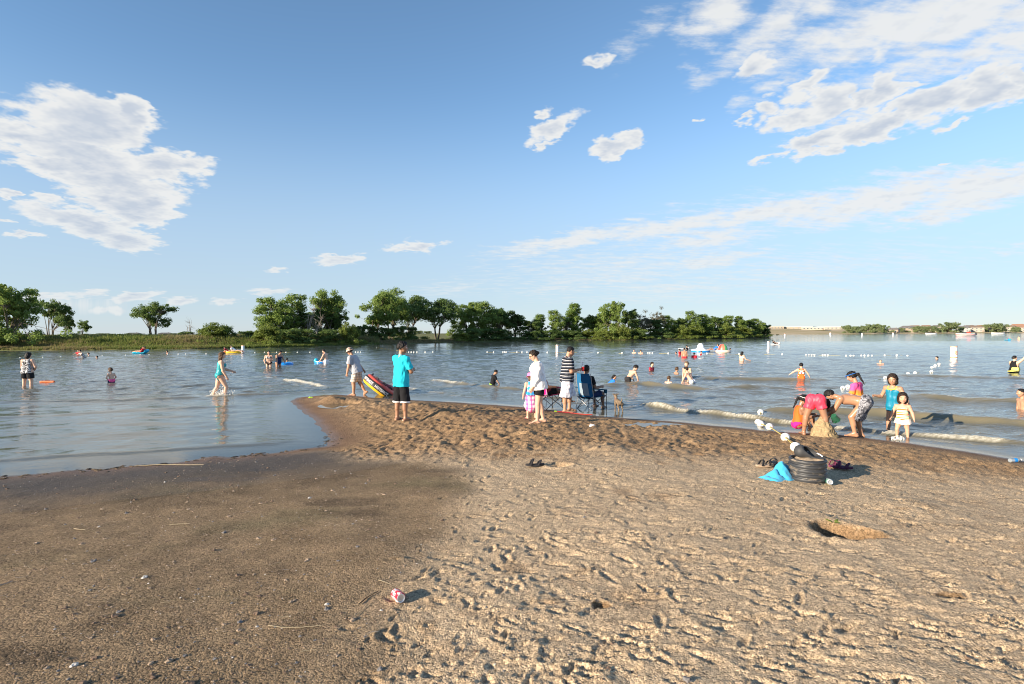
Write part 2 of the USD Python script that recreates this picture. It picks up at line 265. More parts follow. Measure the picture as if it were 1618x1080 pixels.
H += land * (0.010 * left * (n2 - 0.5) * 1.2 + 0.004 * left * (n3 - 0.5)) + TK * tramp * (0.046 * (n1 - 0.5) + 0.024 * (n2 - 0.5) + 0.011 * (n3 - 0.5))
rid2 = 1 - 2 * np.abs(fbm2(X + 0.6 * Y, Y * 1.4, 5.5, 3, 43) - 0.5); H += TK * tramp * (1 - spit) * 0.038 * (rid2 - 0.85)
ridged = 1 - 2 * np.abs(fbm2(X, Y, 4.4, 3, 41) - 0.5); H += rough_zone * (0.09 * (ridged - 0.8) + 0.09 * (n2 - 0.5) + 0.035 * (n3 - 0.5))
# footprints
tree2 = cKDTree(np.stack([X.ravel(), Y.ravel()], 1))
prints = []
while len(prints) < 15000:
    y = 1.6 + 16 * rng.random() ** 1.25; x = (rng.random() * 2 - 1) * 1.15 * (y + 1.2)
    prints.append((x, y))
prints = np.array(prints); ps = shore_dist(prints[:, 0], prints[:, 1])
inl = soft_in(LEFT, prints[:, 0], prints[:, 1], 0.3)
ok = (ps > 0.45) & (rng.random(len(prints)) > inl * 1.02) & ~((prints[:, 0] > 4.6) & (prints[:, 1] > 7.0) & (rng.random(len(prints)) < 0.6))
prints = prints[ok]
Hf = H.ravel().copy(); Xf, Yf = X.ravel(), Y.ravel()
for (x, y), idx in zip(prints, tree2.query_ball_point(prints, 0.17)):
    if not len(idx): continue
    idx = np.asarray(idx); a = rng.normal(0.5, 0.9) if x < 0.3 else rng.normal(-0.25, 0.55); k = 0.20 + 0.42 * rng.random() ** 2.0; dep = rng.uniform(0.007, 0.018) * (0.55 + 0.45 * k)
    dx, dy = Xf[idx] - x, Yf[idx] - y
    al, ac = (dx * math.cos(a) + dy * math.sin(a)) / (0.125 * k * (1.5 if x > 0.3 else 1)), (-dx * math.sin(a) + dy * math.cos(a)) / (0.047 * k)
    ac = ac * (1 + 0.22 * np.sin(al * 2.2)) ; e = np.sqrt(al ** 2 + ac ** 2)
    Hf[idx] += -dep * (1 - smoothstep(0.55, 1.15, e)) * (1 + 0.35 * al * rng.choice([-1, 1])) + dep * 0.55 * np.exp(-((e - 1.35) / 0.28) ** 2)
H = Hf.reshape(X.shape)
H = np.where(S > 0.12, np.maximum(H, 0.004), H)
# base tones of the ground: dry pale sand, damp orange-tan spit, dark wet gravel on the left, red-brown wet rim
v = lambda c: np.array(c)[None, None, :]
n0 = fbm2(X, Y, 0.8, 4, 51)[..., None]; nm = fbm2(X, Y, 4.0, 4, 52)[..., None]
dry, damp, gravel, wetleft, rim = v((0.430, 0.318, 0.202)), v((0.245, 0.156, 0.084)), v((0.215, 0.149, 0.086)), v((0.076, 0.054, 0.034)), v((0.150, 0.090, 0.056))
C = dry * (0.86 + 0.28 * nm)
damp_w = np.clip(spit[..., None] * (0.95 + 0.9 * (n0 - 0.5)) + 0.55 * smoothstep(0.56, 0.72, nm) * smoothstep(0.45, 0.6, n0), 0, 1)
patch = 0.55 * smoothstep(0.52, 0.70, fbm2(X, Y * 1.3, 1.3, 4, 59))[..., None] * (Y < 8)[..., None]
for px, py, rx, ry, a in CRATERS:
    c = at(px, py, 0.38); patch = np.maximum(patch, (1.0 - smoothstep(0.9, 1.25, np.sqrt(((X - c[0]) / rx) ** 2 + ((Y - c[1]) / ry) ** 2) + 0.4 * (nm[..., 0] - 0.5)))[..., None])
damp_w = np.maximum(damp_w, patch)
C = C * (1 - damp_w) + damp * (0.85 + 0.3 * nm) * damp_w
lw = left[..., None]
dark = (1 - smoothstep(1.4, 4.4, S + 1.6 * (n0[..., 0] - 0.5) - 0.10 * (X + 3)))[..., None]
dark = np.clip(dark + 0.65 * smoothstep(0.55, 0.75, fbm2(X * 0.7, Y * 1.6, 1.7, 4, 57))[..., None], 0, 1)
olive = smoothstep(0.5, 0.7, fbm2(X, Y * 1.5, 0.9, 4, 58))[..., None] * 0.6
L_c = (gravel * (1 - olive) + v((0.125, 0.105, 0.055)) * olive) * (0.5 + 1.0 * nm) * (1 - dark) + wetleft * (0.55 + 0.9 * nm) * dark
C = C * (1 - lw) + L_c * lw
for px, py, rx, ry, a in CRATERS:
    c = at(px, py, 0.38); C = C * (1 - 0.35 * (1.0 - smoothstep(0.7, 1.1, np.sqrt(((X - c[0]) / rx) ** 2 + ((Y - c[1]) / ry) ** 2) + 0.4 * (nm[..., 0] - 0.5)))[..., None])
rw = (1 - smoothstep(0.15, 0.95, S + 0.5 * (nm[..., 0] - 0.5)))[..., None] * 0.9
C = C * (1 - rw) + rim * (0.8 + 0.4 * nm) * rw
C = C * np.where(S < 0, np.clip(1 + S * 0.4, 0.35, 1), 1)[..., None]
wet = np.clip(np.maximum(1 - smoothstep(0.02, 0.35, S), 0.55 * left * dark[..., 0] * (S < 3)), 0, 1)
keep = S.reshape(X.shape)
kq = (np.maximum.reduce([keep[:-1, :-1], keep[1:, :-1], keep[:-1, 1:], keep[1:, 1:]]) > -14)
SAND = usdkit.material(stage, "/World/Looks/beach_sand", {
    "col": ("attribute", {"attribute": "tone"}), "wet": ("attribute", {"attribute": "wet"}), "g": ("geometry", {}),
    "v": ("voronoi_texture", {"scale": 95.0}), "v2": ("voronoi_texture", {"scale": 42.0}), "n": ("noise_texture", {"scale": 260.0, "detail": 2.0, "roughness": 0.7}), "nb": ("noise_texture", {"dimensions": "2D", "scale": 34.0, "detail": 5.0, "roughness": 0.65}),
    "bw": ("rgb_to_bw", {}), "s1": ("map_range", {"from_min": 0.1, "from_max": 0.9, "to_min": 0.50, "to_max": 1.50}), "s2": ("map_range", {"from_min": 0.3, "from_max": 0.7, "to_min": 0.75, "to_max": 1.25}), "mm": ("math", {"math_type": "multiply"}),
    "c": ("vector_math", {"math_type": "scale"}), "hsum": ("math", {"math_type": "multiply_add", "value2": -0.55}), "hn": ("math", {"math_type": "multiply", "value2": 1.2}), "b": ("bump", {"strength": 0.9, "distance": 0.008}),
    "ro": ("map_range", {"to_min": 0.9, "to_max": 0.32}), "sp": ("map_range", {"to_min": 0.15, "to_max": 0.5}), "p": ("principled_bsdf", {})},
    [("g.position", "v.vector"), ("g.position", "v2.vector"), ("g.position", "n.vector"), ("g.position", "nb.vector"), ("v.color", "bw.color"), ("bw.val", "s1.value"), ("n.fac", "s2.value"), ("s1.result", "mm.value1"), ("s2.result", "mm.value2"),
     ("col.color", "c.vector1"), ("mm.value", "c.scale"), ("c.vector", "p.base_color"), ("v.distance", "hsum.value1"), ("nb.fac", "hn.value1"), ("hn.value", "hsum.value3"), ("hsum.value", "b.height"), ("b.normal", "p.normal"),
     ("wet.fac", "ro.value"), ("ro.result", "p.roughness"), ("wet.fac", "sp.value"), ("sp.result", "p.specular_ior_level")], surface="p.BSDF")
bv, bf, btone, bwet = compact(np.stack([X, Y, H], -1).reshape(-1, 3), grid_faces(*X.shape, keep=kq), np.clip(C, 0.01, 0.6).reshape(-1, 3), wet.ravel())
beach = obj("beach", (bv, bf), SAND, smooth=True, kind="structure")
beach.SetCustomDataByKey("label", "brown sandy beach and spit with footprints and wet gravel")
primvar(beach, "tone", btone, "color"); primvar(beach, "wet", bwet)
BEACH_TREE, BEACH_H = tree2, H.ravel()
def surface_z(x, y):
    return float(BEACH_H[BEACH_TREE.query((float(x), float(y)))[1]])

# ------------------------------------------------------------------ the lake
ly = [4.0]
while ly[-1] < 120: ly.append(ly[-1] * 1.0052)
while ly[-1] < 2500: ly.append(ly[-1] * 1.05)
ly = np.array(ly)
LX, LY = fan(ly, 0.94, 0.0034, 3.0)
LS = -shore_dist(np.clip(LX, -80, 80), np.clip(LY, -10, 90))      # metres out from the beach
LS = np.where((np.abs(LX) > 80) | (LY > 90), 80, LS)
spacing = np.maximum(LY * 0.0052, 0.0034 * (LY + 2))
LZ = np.zeros_like(LX)
bay = (1 - smoothstep(-6.0, -3.0, LX)) * (1 - smoothstep(15.0, 21.0, LY))
calm = 1 - 0.72 * bay
wr = np.random.default_rng(3)
warps = [6 * 1.2 * (fbm2(LX, LY, 0.12, 2, 100 + k) - 0.5) for k in range(3)]
for k in range(64):
    lam = 0.22 * (2.6 / 0.22) ** wr.random(); th = math.radians(-90 + wr.normal(8, 34)); kx, ky = 2 * math.pi / lam * math.cos(th), 2 * math.pi / lam * math.sin(th)
    amp = 0.0030 * (lam / 1.0) ** 0.85 * smoothstep(2.2, 5.0, lam / spacing) * (1 if lam < 1.6 else 0.8)
    ph = kx * LX + ky * LY + wr.random() * 6.28 + warps[k % 3]
    LZ += amp * (np.sin(ph) + 0.25 * np.sin(2 * ph + 1.2))
LZ *= calm * smoothstep(0.0, 2.5, LS) * (0.7 + 0.7 * fbm2(LX, LY, 0.07, 2, 77))
foam = np.zeros_like(LX); tan_ = np.zeros_like(LX)
R1, R2, R3 = fbm2(LX, LY, 0.9, 2, 1), fbm2(LX, LY, 0.55, 2, 6), fbm2(LX * 0.6, LY, 3.0, 4, 9)
def ridge(pts, h, front, back, f=0.0, seed=0, fw=1.0):
    "a low wave that runs along the pixels' points; front is the side towards the beach"
    w = np.array([at(*p)[:2] for p in pts]); w = w[np.argsort(w[:, 0])]
    yw = np.interp(LX, w[:, 0], w[:, 1]); t = LY - yw + 0.25 * (R1 - 0.5)
    end = smoothstep(w[0, 0], w[0, 0] + 0.18 * np.ptp(w[:, 0]), LX) * (1 - smoothstep(w[-1, 0] - 0.18 * np.ptp(w[:, 0]), w[-1, 0], LX))
    g = np.where(t < 0, np.exp(-(t / front) ** 2), np.exp(-(t / back) ** 2)) * end * (0.6 + 0.8 * R2)
    LZ[...] += h * g
    tan_[...] = np.maximum(tan_, np.where(t < 0.1, g, g * 0.5) * min(1, h / 0.08))
    if f:
        n = R3
        band = np.exp(-((t + 0.10 * fw) / (0.17 * fw)) ** 2) * end
        foam[...] = np.maximum(foam, smoothstep(0.42, 0.85, band * f * (-0.15 + 2.0 * n) * (0.35 + 1.1 * R2)))
ridge([(960, 634), (1000, 639), (1050, 645), (1100, 652), (1160, 658), (1250, 670), (1330, 678), (1400, 685), (1500, 694), (1618, 702), (1760, 716)], 0.10, 0.16, 0.5, 1.10, 1, 0.75)
ridge([(1180, 650), (1300, 652), (1380, 655), (1450, 660), (1540, 667), (1618, 672), (1760, 684)], 0.16, 0.30, 0.9, 0, 2)
ridge([(1350, 634), (1450, 630), (1530, 634), (1618, 638), (1760, 646)], 0.15, 0.35, 1.0, 0, 3)
ridge([(930, 611), (1010, 607), (1060, 612), (1120, 616), (1200, 612), (1260, 614)], 0.13, 0.35, 1.0, 0, 4)
ridge([(1010, 594), (1080, 597), (1160, 600), (1260, 602), (1330, 600)], 0.12, 0.4, 1.2, 0, 5)
ridge([(1370, 597), (1450, 594), (1540, 597), (1700, 602)], 0.09, 0.4, 1.2, 0, 6)
ridge([(440, 599), (455, 601), (480, 604), (510, 610), (530, 613)], 0.06, 0.2, 0.6, 1.3, 7, 1.0)
ridge([(400, 594), (430, 597), (452, 600)], 0.04, 0.2, 0.5, 0.9, 8)
ridge([(676, 600), (690, 602), (715, 605), (745, 608)], 0.07, 0.25, 0.7, 1.3, 9)
ridge([(715, 605), (760, 610), (840, 618)], 0.07, 0.25, 0.7, 0, 9)
ridge([(610, 606), (640, 613), (680, 619), (720, 623)], 0.04, 0.2, 0.5, 1.0, 10, .7)
ridge([(690, 622), (740, 627), (790, 634), (830, 640)], 0.02, 0.2, 0.4, 0.75, 11, .7)
ridge([(-200, 640), (80, 634), (240, 631), (330, 627), (420, 623), (520, 617)], 0.05, 0.25, 0.7, 0, 12)
ridge([(-300, 742), (0, 728), (150, 717), (300, 709), (440, 700), (518, 690)], 0.022, 0.16, 0.3, 0, 13)
ridge([(-200, 668), (100, 655), (260, 645), (420, 640)], 0.03, 0.3, 0.6, 0, 14)
ridge([(1290, 676), (1350, 682), (1400, 687), (1480, 696), (1560, 704)], 0.03, 0.15, 0.4, 0.8, 15, .7)
# the splash trail left of the walking swimmer
_c = at(345, 626); foam = np.maximum(foam, smoothstep(0.30, 0.7, np.exp(-(((LX - _c[0]) / 0.42) ** 2 + ((LY - _c[1]) / 0.25) ** 2)) * (0.5 + R3)))
wash = (1 - smoothstep(0.05, 0.30, np.abs(LS - 0.12))) * (LX > -2.2) * (LX < 12); foam = np.maximum(foam, 0.55 * smoothstep(0.55, 0.8, wash * (0.3 + fbm2(LX, LY, 2.3, 4, 61))))
LZ += foam * 0.07 * (fbm2(LX, LY, 9.0, 3, 67) - 0.2) * (foam > 0.02)
LZ *= smoothstep(0.15, 1.3, LS)
near = np.exp(-np.maximum(LS, 0) / 14.0)
sed = np.clip(0.15 + 0.55 * near + 0.6 * tan_, 0, 1)
depth = np.maximum(LS, 0) * 0.085 + 0.008 + np.maximum(LZ, 0)
cover = 1 - np.exp(-depth / 0.07)
kq = np.maximum.reduce([LS[:-1, :-1], LS[1:, :-1], LS[:-1, 1:], LS[1:, 1:]]) > -0.7
WATER = usdkit.material(stage, "/World/Looks/lake_water", {
    "sed": ("attribute", {"attribute": "sediment"}), "cov": ("attribute", {"attribute": "cover"}), "fo": ("attribute", {"attribute": "foam"}), "cal": ("attribute", {"attribute": "chop"}), "g": ("geometry", {}),
    "body": ("mix", {"color1": (0.035, 0.052, 0.055), "color2": (0.175, 0.150, 0.092)}),
    "m1": ("mapping", {"scale": (0.8, 1.9, 1.0), "rotation": (0, 0, 0.1)}), "n1": ("noise_texture", {"scale": 2.2, "detail": 4.0, "roughness": 0.55, "distortion": 0.3}), "n2": ("noise_texture", {"scale": 9.0, "detail": 3.0, "roughness": 0.55}), "h": ("math", {"math_type": "multiply_add", "value2": 0.16}), "hc": ("math", {"math_type": "multiply"}), "b": ("bump", {"strength": 1.0, "distance": 0.040}),
    "fr": ("fresnel", {"IOR": 1.33}), "gl": ("glossy_bsdf", {"color": (0.97, 0.97, 0.97), "roughness": 0.045}), "di": ("diffuse_bsdf", {}), "tr": ("transparent_bsdf", {"color": (0.9, 0.88, 0.8)}), "in": ("mix_closure", {}), "w": ("mix_closure", {}),
    "fd": ("diffuse_bsdf", {"color": (0.56, 0.53, 0.44)}), "fn": ("noise_texture", {"scale": 16.0, "detail": 5.0, "roughness": 0.7}), "fm": ("map_range", {"from_min": 0.35, "from_max": 0.6, "to_min": 0.35, "to_max": 1.0}), "fx": ("math", {"math_type": "multiply", "use_clamp": True}), "out": ("mix_closure", {})},
    [("sed.fac", "body.fac"), ("g.position", "m1.vector"), ("m1.vector", "n1.vector"), ("m1.vector", "n2.vector"), ("n2.fac", "h.value1"), ("n1.fac", "h.value3"), ("h.value", "hc.value1"), ("cal.fac", "hc.value2"), ("hc.value", "b.height"),
     ("b.normal", "gl.normal"), ("body.color", "di.color"), ("cov.fac", "in.fac"), ("tr.BSDF", "in.closure1"), ("di.BSDF", "in.closure2"), ("fr.fac", "w.fac"), ("in.closure", "w.closure1"), ("gl.BSDF", "w.closure2"),
     ("b.normal", "fr.normal"), ("g.position", "fn.vector"), ("fn.fac", "fm.value"), ("fm.result", "fx.value1"), ("fo.fac", "fx.value2"), ("fx.value", "out.fac"), ("w.closure", "out.closure1"), ("fd.BSDF", "out.closure2")], surface="out.closure")
wv, wf, *wa = compact(np.stack([LX, LY, LZ], -1).reshape(-1, 3), grid_faces(*LX.shape, keep=kq), sed.ravel(), cover.ravel(), foam.ravel(), (calm * smoothstep(0.0, 1.5, LS) * (1 - 0.55 * smoothstep(45, 85, LY)) * (0.65 + 0.7 * fbm2(LX * 0.5, LY, 0.06, 3, 78))).ravel())
lake = obj("lake", (wv, wf), WATER, smooth=True, kind="structure", label="rippled blue-grey lake with small brown waves along the beach")
for k, a in zip(("sediment", "cover", "foam", "chop"), wa): primvar(lake, k, a)
PUD = usdkit.material(stage, "/World/Looks/puddle_water", {"fr": ("fresnel", {"IOR": 1.33}), "gl": ("glossy_bsdf", {"roughness": 0.02, "color": (1, 1, 1)}), "di": ("diffuse_bsdf", {"color": (0.10, 0.075, 0.045)}), "w": ("mix_closure", {})}, [("fr.fac", "w.fac"), ("di.BSDF", "w.closure1"), ("gl.BSDF", "w.closure2")], surface="w.closure")
for (px, py, rx, ry), z in zip(PUDDLES, puddle_z):
    c = at(px, py, z); a = np.linspace(0, 2 * math.pi, 48, endpoint=False); k = 1.6
    vv = np.vstack([[c[0], c[1], z], np.c_[c[0] + k * rx * np.cos(a), c[1] + k * ry * np.sin(a), np.full(48, z)]])
    obj("puddle", (vv, np.c_[np.zeros(48, int), 1 + np.arange(48), 1 + (np.arange(48) + 1) % 48]), PUD, kind="structure", label="small still puddle in the trampled sand")

# ------------------------------------------------------------------ the far banks
def leaf_mat(name, c1, c2):
    return usdkit.material(stage, f"/World/Looks/{name}", {
        "tc": ("texture_coordinate", {}), "oi": ("object_info", {}), "ge": ("geometry", {}), "n": ("noise_texture", {"scale": 1.6, "detail": 2.0}), "rn": ("math", {"math_type": "multiply_add", "value2": 0.5, "value3": -0.05}), "r": ("math", {"math_type": "multiply_add", "value2": 0.35}),
        "r3": ("math", {"math_type": "multiply_add", "value2": 0.25, "use_clamp": True}), "c": ("mix", {"color1": c1, "color2": c2}), "d": ("principled_bsdf", {"roughness": 0.55, "specular_ior_level": 0.3}), "t": ("translucent_bsdf", {}), "m": ("mix_closure", {"fac": 0.48})},
        [("tc.object", "n.vector"), ("ge.random_per_island", "rn.value1"), ("oi.random", "r.value1"), ("rn.value", "r.value3"), ("n.fac", "r3.value1"), ("r.value", "r3.value3"), ("r3.value", "c.fac"), ("c.color", "d.base_color"), ("c.color", "t.color"), ("d.BSDF", "m.closure1"), ("t.BSDF", "m.closure2")], surface="m.closure")
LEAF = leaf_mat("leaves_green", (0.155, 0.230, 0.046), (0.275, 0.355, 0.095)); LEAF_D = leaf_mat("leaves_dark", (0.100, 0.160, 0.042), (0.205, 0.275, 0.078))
LEAF_Y = leaf_mat("leaves_bright", (0.16, 0.21, 0.040), (0.28, 0.33, 0.080)); LEAF_P = leaf_mat("leaves_pale", (0.13, 0.12, 0.07), (0.21, 0.19, 0.11)); LEAF_F = leaf_mat("leaves_far", (0.20, 0.25, 0.11), (0.31, 0.36, 0.17))
BARK = M("bark", (0.13, 0.105, 0.08), 0.9, 0.1, 0.3, 4.0); DEADWOOD = M("dead_wood", (0.27, 0.235, 0.195), 0.9, 0.1, 0.25, 4.0)

def tree_parts(seed, trunks, spread, crown_lo, tips, leaves, leaf, droop=0.0, lean=0.0, flat=1.0, trunk_r=0.022, clump=0.085, low=0.0):
    "trunk and crown of a tree one metre tall; limbs fan out into the crown and end in clumps of leaves"
    g = np.random.default_rng(seed); wood, ends = [], []
    def limb(p, q, r0, r1, bend):
        t = np.linspace(0, 1, 6)[:, None]; mid = (p + q) / 2 + bend
        pts = (1 - t) ** 2 * p + 2 * t * (1 - t) * mid + t * t * q
        wood.append(tube(pts, np.linspace(r0, r1, 6), 5, False)); return pts
    cen = np.array([lean * 0.5, 0, (1 + crown_lo) / 2]); rad = np.array([spread, spread, (1 - crown_lo) / 2 + 0.02])
    targets = []
    lobes = [(g.normal(size=3) * [0.5, 0.5, 0.45], g.uniform(0.42, 0.7)) for _ in range(7)]
    while len(targets) < tips:
        d = g.normal(size=3); d /= np.linalg.norm(d); d[2] *= flat
        l, lr = lobes[g.integers(7)]; q = l + d * lr * g.uniform(0.5, 1.0) ** 0.4
        if np.linalg.norm(q) < 1.12 and cen[2] + q[2] * rad[2] < 1.0: targets.append(cen + q * rad)
    for _ in range(int(tips * low)):
        targets.append(np.array([g.normal() * spread * 0.75, g.normal() * spread * 0.75, g.uniform(0.04, crown_lo + 0.15)]))
    targets = np.array(targets); mains = []
    for k in range(trunks):
        a = 2 * math.pi * (k + g.random() * 0.6) / trunks; fork = np.array([math.cos(a) * spread * 0.16 * (trunks > 1) + lean * 0.3, math.sin(a) * spread * 0.16 * (trunks > 1), crown_lo * g.uniform(0.55, 0.9) + 0.05])
        base = np.array([math.cos(a) * 0.012 * trunks, math.sin(a) * 0.012 * trunks, -0.03]) * [trunks > 1, trunks > 1, 1]
        limb(base, fork, trunk_r * (1.5 if trunks == 1 else 1.0), trunk_r * 0.75, np.array([g.normal() * 0.02, g.normal() * 0.02, 0])); mains.append(fork)
    mains = np.array(mains)
    nl = max(6, tips // 7); order = g.permutation(len(targets))[:nl]; hubs = []
    for i in order:
        m = mains[np.argmin(np.linalg.norm((mains - targets[i]) * [1, 1, 0.4], axis=1))]; q = m + (targets[i] - m) * 0.72
        limb(m, q, trunk_r * 0.55, trunk_r * 0.22, np.array([0, 0, 0.05]) + g.normal(size=3) * 0.02); hubs.append(q)
    hubs = np.array(hubs)
    for tgt in targets:
        h = hubs[np.argmin(np.linalg.norm(hubs - tgt, axis=1))]
        if np.linalg.norm(h - tgt) > 0.02: limb(h, tgt, trunk_r * 0.2, trunk_r * 0.06, g.normal(size=3) * 0.015)
    wood = cat_(wood)
    if not leaves: return wood, None
    V, F = [], []
    for tgt in targets:
        n = int(1.7 * leaves * g.uniform(0.5, 1.4)); cr = clump * g.uniform(0.6, 1.35) * np.array([1.15, 1.15, 0.8])
        d = g.normal(size=(n, 3)); d /= np.linalg.norm(d, axis=1, keepdims=True); c = tgt + d * cr * (g.random((n, 1)) ** 0.45)
        c[:, 2] -= droop * np.abs(g.normal(size=n)); up_ = c[:, 2] > 0.012; c, d = c[up_], d[up_]; n = len(c)
        nn = 0.75 * g.normal(size=(n, 3)) + d + [0, 0, 0.35]; nn /= np.linalg.norm(nn, axis=1, keepdims=True); a = np.cross(nn, g.normal(size=(n, 3))); a /= np.linalg.norm(a, axis=1, keepdims=True) + 1e-9; b = np.cross(nn, a)
        s = 0.74 * leaf * g.uniform(0.6, 1.3, (n, 1)); v0 = sum(len(x) for x in V)
        V.append(np.stack([c - a * s, c + b * s * 0.6, c + a * s, c - b * s * 0.6], 1).reshape(-1, 3))
        k = v0 + 4 * np.arange(n)[:, None]; F.append(np.vstack([np.hstack([k, k + 1, k + 2]), np.hstack([k, k + 2, k + 3])]))
    return wood, (np.vstack(V), np.vstack(F))
CLS = {}
def tree_class(key, leaf, *a, bark=None, **kw):
    c = stage.CreateClassPrim(f"/World/tree_kind_{len(CLS)}"); wood, crown = tree_parts(*a, **kw)
    usdkit.mesh(stage, f"{c.GetPath()}/trunk", wood, bark or BARK, True)
    if crown is not None: usdkit.mesh(stage, f"{c.GetPath()}/crown", crown, leaf, False)
    CLS[key] = c
#           key            leaf      seed trunks spread crown_lo tips leaves leaf
tree_class("broad", LEAF, 11, 3, 0.40, 0.26, 95, 70, 0.024)
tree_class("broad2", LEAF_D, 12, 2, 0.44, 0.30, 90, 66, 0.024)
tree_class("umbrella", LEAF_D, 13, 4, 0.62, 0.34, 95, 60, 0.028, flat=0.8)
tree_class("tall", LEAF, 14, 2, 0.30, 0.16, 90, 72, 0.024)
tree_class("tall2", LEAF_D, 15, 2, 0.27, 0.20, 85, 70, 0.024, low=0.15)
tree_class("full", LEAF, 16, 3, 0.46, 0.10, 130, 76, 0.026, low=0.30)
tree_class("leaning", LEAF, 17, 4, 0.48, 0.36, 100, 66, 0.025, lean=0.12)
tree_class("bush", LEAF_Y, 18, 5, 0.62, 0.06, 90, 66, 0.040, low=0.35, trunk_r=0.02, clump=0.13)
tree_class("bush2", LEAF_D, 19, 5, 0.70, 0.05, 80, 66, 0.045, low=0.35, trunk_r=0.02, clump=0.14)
tree_class("pale", LEAF_P, 20, 3, 0.33, 0.2, 70, 34, 0.022, bark=DEADWOOD)
tree_class("bare", None, 21, 3, 0.30, 0.25, 75, 0, 0.02, trunk_r=0.016, bark=DEADWOOD)
tree_class("small", LEAF_D, 22, 2, 0.44, 0.34, 50, 44, 0.036, trunk_r=0.02)
tree_class("far", LEAF_F, 23, 3, 0.62, 0.14, 60, 46, 0.06, low=0.2, clump=0.14)
BANK = np.array([(-700, 562), (-300, 557.5), (0, 553.6), (100, 553), (200, 552), (300, 551), (400, 549.2), (480, 547.6), (560, 545.4), (640, 543), (700, 541.2), (800, 539), (900, 537.6), (1000, 536.8), (1100, 535.2), (1160, 534.2), (1200, 533.3), (1222, 532.9)])
FARB = np.array([(1100, 529.6), (1215, 528.4), (1300, 527.9), (1360, 527.4), (1420, 526.8), (1520, 526.1), (1618, 525.4), (1900, 523.6), (2400, 520.5)])
def bank_d(px, table=BANK):
    return at(px, np.interp(px, table[:, 0], table[:, 1]))[1]
def ribbon(name, table, pxs, offs, dmax, height, mat, label):
    pts = np.array([at(p, np.interp(p, table[:, 0], table[:, 1])) for p in pxs]); V = []
    for p, w in zip(pxs, pts):
        d = w[:2] / np.linalg.norm(w[:2]); m = dmax(p); L0 = np.linalg.norm(w[:2])
        for o in offs:
            o2 = min(o, m); q = w[:2] + d * o2
            q = q + d * (0.8 * (meshkit.noise(np.array([p * 0.11, o2 * 0.2, 0.5])) - 0.5) * (1 + L0 * 0.01))
            V.append((q[0], q[1], float(height(p, o2, m)) + (0.14 * (meshkit.fbm(np.array([q[0] * 0.35, q[1] * 0.35, 0.2]), 3) - 0.5) if o2 > 1 else 0) - (0.4 if o == offs[0] else 0)))
    return obj(name, (np.array(V), grid_faces(len(pxs), len(offs))[:, ::-1]), mat, smooth=True, kind="structure", label=label)
GRASS_G = usdkit.material(stage, "/World/Looks/bank_ground", {"g": ("geometry", {}), "n": ("noise_texture", {"scale": 0.35, "detail": 6.0, "roughness": 0.65}), "r": ("rgb_ramp", {"ramp": [(0.32, (0.075, 0.085, 0.030)), (0.5, (0.14, 0.145, 0.055)), (0.68, (0.24, 0.21, 0.10))]}), "p": ("principled_bsdf", {"roughness": 0.95, "specular_ior_level": 0.1})}, [("g.position", "n.vector"), ("n.fac", "r.fac"), ("r.color", "p.base_color")], surface="p.BSDF")
TAN_G = usdkit.material(stage, "/World/Looks/far_ground", {"g": ("geometry", {}), "n": ("noise_texture", {"scale": 0.03, "detail": 6.0, "roughness": 0.6}), "r": ("rgb_ramp", {"ramp": [(0.36, (0.30, 0.26, 0.13)), (0.52, (0.42, 0.33, 0.20)), (0.64, (0.50, 0.41, 0.29))]}), "p": ("principled_bsdf", {"roughness": 0.95, "specular_ior_level": 0.1})}, [("g.position", "n.vector"), ("n.fac", "r.fac"), ("r.color", "p.base_color")], surface="p.BSDF")
def bank_h(p, o, m):
    top = np.interp(p, [300, 470, 600, 1222], [0.85, 0.65, 0.5, 0.5])
    h = 0.02 + 0.16 * smoothstep(0, 1.2, o) + top * smoothstep(1.5, 9.0, o) + 0.5 * smoothstep(60, 900, o)
    return h if m > 500 else h * (1 - smoothstep(0.6, 1.0, o / m)) - 0.3 * (o >= m)
bank = ribbon("far_bank", BANK, np.r_[np.arange(-700, -100, 40), np.arange(-100, 1223, 7)], [-0.6, 0, 0.5, 1.2, 2.2, 3.5, 5, 7, 9, 12, 16, 24, 40, 80, 160, 350, 800, 2200], lambda p: 2200 if p < 700 else float(np.interp(p, [700, 760, 1180, 1222], [2200, 60, 40, 6])), bank_h, GRASS_G, "grassy bank across the water on the left and behind the tree belt")
def far_h(p, o, m):
    hill = np.interp(p, [1100, 1230, 1330, 1420, 2400], [5.2, 4.6, 3.6, 2.4, 3.0])
    return 0.05 + 0.8 * smoothstep(0, 10, o) + hill * smoothstep(10, 170, o)
ribbon("far_shore", FARB, np.arange(1090, 2401, 14), [-4, 0, 4, 10, 20, 40, 80, 120, 170, 260, 500, 1200, 3000], lambda p: 3000, far_h, TAN_G, "dry tan and green far shore below the houses")
def bank_point(px, off, table=BANK, hf=bank_h):
    w = at(px, np.interp(px, table[:, 0], table[:, 1])); d = w[:2] / np.linalg.norm(w[:2]); q = w[:2] + d * off
    m = 2200 if (px < 700 or table is FARB) else float(np.interp(px, [700, 760, 1180, 1222], [2200, 60, 40, 6]))
    return np.array([q[0], q[1], float(hf(px, off, m))])
tr = np.random.default_rng(5)
